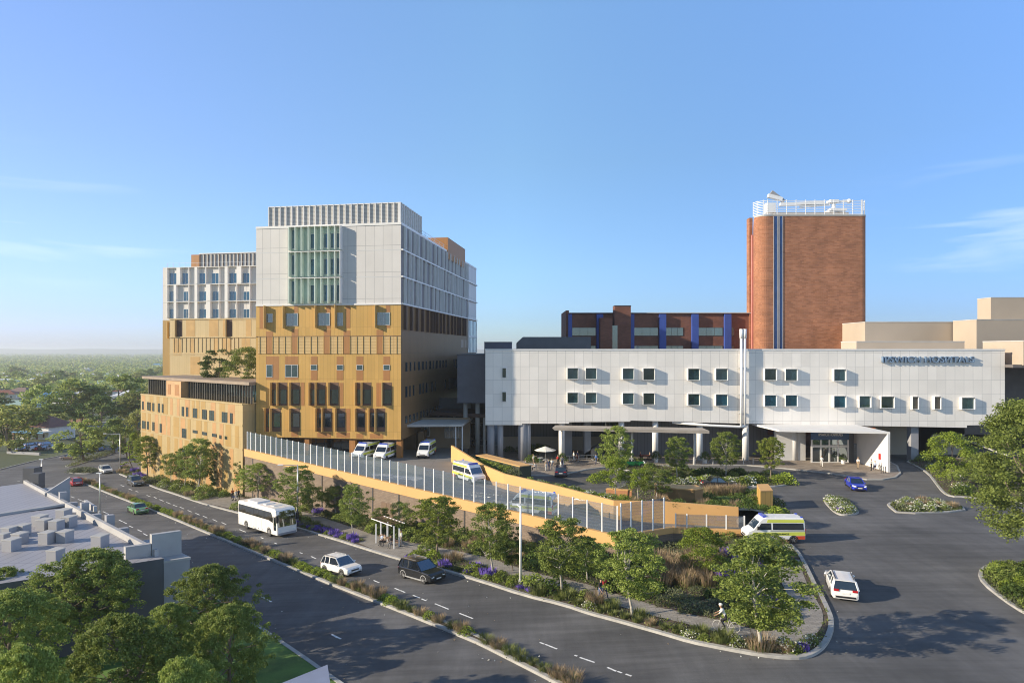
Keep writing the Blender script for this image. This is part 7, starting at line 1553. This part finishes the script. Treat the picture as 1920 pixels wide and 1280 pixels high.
for i, px in enumerate((1652,1656,1660)):
    p = pv0(px,887-i*.4); o = MB().tube([p, p+Vector((0,0,1.0))], .06, 8).build('bollard', M['dark_frame'], None); tag(o, 'dark bollard in the group of three at the portal side wall', 'bollard', 'bollards at the portal')
st = thing('stroller', 'small dark stroller beside the walker in white', 'stroller', gp(439.5,938)); MB().box(-.25,.25,-.2,.2,.45,.75).build('seat', CL['navy'], st, world=False)
for x in (-.25,.25):
    for y in (-.2,.2): MB().tube([(x,y-.02,.1),(x,y+.02,.1)], .1, 10).build('wheel', M['rubber'], st, world=False)
b = MB(); b.beam((-.25,0,.6),(-.55,0,1.0),.03,.4); b.build('handle', M['black'], st, world=False)
# ------------------------------------------------------------------ far suburb
RF = {k: mat('roof_'+k, c, .7, 0, .15, 2) for k, c in dict(terracotta=(.24,.085,.05), shop=(.17,.085,.07), white=(.62,.63,.66), grey=(.22,.23,.26), green=(.30,.42,.38), blue=(.08,.24,.42), brown=(.17,.11,.085)).items()}
WL_ = {k: mat('wall_'+k, c, .8, 0, .08, 1) for k, c in dict(white=(.62,.62,.60), cream=(.55,.48,.37), brick=(.30,.14,.10), grey=(.38,.38,.38)).items()}
def house(p, a, w, d, h, roof, wall, label, rise=2.2, hip=True):
    t = thing('house', label, 'house', p); t.rotation_euler = (0,0,a); x, y = w/2, d/2; MB().box(-x,x,-y,y,-1,h).build('wall', WL_[wall], t, world=False); o = .5; X, Y = x+o, y+o; r = x-(y if hip else -o)
    r = max(r, .5) if hip else X; b = MB(); b.add([(-X,-Y,h-.1),(X,-Y,h-.1),(X,Y,h-.1),(-X,Y,h-.1),(-r,0,h+rise),(r,0,h+rise)],[(0,1,5,4),(1,2,5),(2,3,4,5),(3,0,4),(3,2,1,0)]); rf = b.build('roof', RF[roof], t, world=False)
    n = max(2, int(w/3))
    for i in range(n):
        xc = -x+w*(i+.5)/n
        if i == n//2: MB().box(xc-.45,xc+.45,-y-.05,-y,0,2.1).build('door', RF['brown'], t, world=False)
        else: f = MB().box(xc-.7,xc+.7,-y-.06,-y,.9,2.2).build('window', M['white_fin'], t, world=False); MB().box(xc-.6,xc+.6,-y-.08,-y-.06,1.0,2.1).build('pane', M['glass_dark'], f, world=False)
    for yy in (-.5,.5): f = MB().box(x,x+.06,yy*d*.5-.6,yy*d*.5+.6,.9,2.2).build('window', M['white_fin'], t, world=False)
    return t
def hp(px, py): return gr(px, py, 0, land_h)
for px, py, a, w, d, h, rf, wl, lab in ((165,748,.2,16,9,3.5,'white','white','white gabled house among trees in the middle of the left suburb'),(252,746,-.3,15,9,3.6,'white','white','white roofed house just left of the podium canopy'),(236,752,.1,12,8,3.4,'white','white','smaller white roofed house left of the podium canopy'),(98,752,.4,13,8,3.2,'blue','white','blue roofed house behind the big upright tree'),(42,742,-.2,15,9,3.3,'brown','cream','brown roofed house at the left above the pale shed'),
        (22,772,.1,26,9,3.2,'green','white','long pale green shed at the left edge'),(8,748,.3,14,9,3.3,'terracotta','cream','terracotta roofed house cut by the left edge'),(20,691,.1,20,12,4,'brown','cream','large brown roofed house at the upper left'),(130,755,-.2,13,9,3.4,'grey','white','grey roofed house behind the wide sunlit tree'),(185,740,.3,14,9,3.4,'white','cream','white roofed house right of the gabled one'),(80,717,0,15,9,3.5,'grey','cream','grey roofed house in the haze above the upright tree'),(222,722,.2,15,9,3.5,'white','white','pale house in the haze right of centre'),(213,684,.1,22,12,4,'grey','white','long grey house far back in the haze'),(295,690,.1,18,10,7,'blue','white','tall blue roofed house touching the ward block edge'),(10,712,.3,14,9,3.5,'white','white','white roofed house far back at the left edge'),(60,700,.1,16,9,3.5,'white','cream','white roofed house in the upper left haze'),(120,703,0,16,9,3.5,'brown','white','brown roofed house in the middle haze'),(160,695,.2,16,9,3.5,'white','white','pale roofed house in the middle haze'),(255,700,0,16,9,3.5,'grey','white','grey roofed house in the right haze'),(196,705,.1,14,9,3.5,'terracotta','cream','terracotta roofed house in the middle haze')):
    house(hp(px,py), a, w, d, h, rf, wl, lab)
for i, v_ in enumerate(FARH): house(v_, rngH.uniform(-.5,.5), rngH.uniform(13,22), 10, rngH.uniform(3.3,4.5), ('white','grey','white','brown','terracotta','green')[i%6], ('white','cream')[i%2], 'low house with a pale or brown roof scattered among the hazy suburb trees', 2.4, i%3 > 0)['group'] = 'houses in the hazy suburb'
p = hp(88,822); hs = house(p, -.25, 12, 9, 4.2, 'shop', 'white', 'shop with a dull red hip roof and a blue striped awning', 3.0); MB().box(-5,7.5,-7.5,-4.55,2.9,3.2).build('awning', WL_['white'], hs, world=False); MB().box(-5,7.55,-7.58,-7.5,2.7,3.4).build('awning_fascia', RF['blue'], hs, world=False); MB().box(-4.6,-4.2,-7.2,-6.8,-1,2.9).build('awning_post', WL_['brick'], hs, world=False); MB().box(1,1.4,-7.2,-6.8,-1,2.9).build('awning_post', WL_['brick'], hs, world=False)
b = MB(); b.beam(gr(14,851), gr(75,854), .4, 1.6); lw = b.build('low_wall', M['mid_wall'], None); tag(lw, 'long low grey wall in front of the far car park', 'wall')
cols = [('navy',(.02,.03,.08)),('grey',(.16,.165,.18)),('white',(.78,.77,.75)),('red',(.45,.02,.025)),('dark_blue',(.012,.016,.045)),('silver',(.4,.41,.42)),('black',(.010,.011,.013))]
for i, (px, py) in enumerate(((45,846),(56,845),(67,844),(78,843),(89,843),(100,842.5),(60,838),(74,837),(88,836.5))):
    c = cols[i%7]; place(car('parked_car', f'{["first","second","third","fourth","fifth","sixth"][i if i < 6 else i-6]} car from the left in the {"front" if i < 6 else "back"} row of the far car park', c, 4.4, 1.8, 1.48, ('wagon','sedan')[i%2], 'cars parked in the far car park'), gr(px,py), Vector((.35,1)))
island('bare_earth', [hp(*q).to_2d() for q in ((128,786),(188,785),(176,796),(140,797))], mat("bare_earth",(.34,.17,.085),.95,0,.2,.1), land_h, .1, maxe=20)
ribbon('road', [hp(*q) for q in ((176,803),(190,796),(212,790),(250,786))], 7, mat("pale_road",(.30,.30,.31),.9,0,.1,.1), .15, land_h)
ribbon('road', [hp(*q) for q in ((-40,862),(0,855),(60,848),(115,842))], 6, M['asphalt'], .12, land_h)
hb_ = []; hxs = fracs(-8600, 8600, 170); rr_ = np.random.default_rng(12); ph = rr_.uniform(0,6.28,6); hh_ = [max(2, 12+9*math.sin(x/900+ph[0])+6*math.sin(x/380+ph[1])+3*math.sin(x/150+ph[2])) for x in hxs]
gz_ = land_h(0,7000); vs = []
for x, h_ in zip(hxs, hh_): vs += [(x,6300,gz_-1),(x,7000,18.4+h_*1.0),(x,8400,gz_-1)]
MB().add(vs, [f for i in range(170) for f in ((3*i,3*i+3,3*i+4,3*i+1),(3*i+1,3*i+4,3*i+5,3*i+2))]).build('hills', M['land'], kind='structure', smooth=True)
# ------------------------------------------------------------------ haze over the whole place
hz = MB().box(-9600, 9600, -700, 9700, -24, 58).build('haze', bpy.data.materials.new('haze_air'), None, kind='stuff'); hm = hz.data.materials[0]; hm.use_nodes = True; hn = hm.node_tree.nodes; hn.remove(hn["Principled BSDF"])
pvn = hn.new("ShaderNodeVolumePrincipled"); pvn.inputs["Color"].default_value = (.92,.97,.985,1); pvn.inputs["Density"].default_value = .0002; pvn.inputs["Anisotropy"].default_value = .25
hm.node_tree.links.new(pvn.outputs[0], hn["Material Output"].inputs["Volume"]); tag(hz, 'thin bluish haze over the far suburb', 'haze')
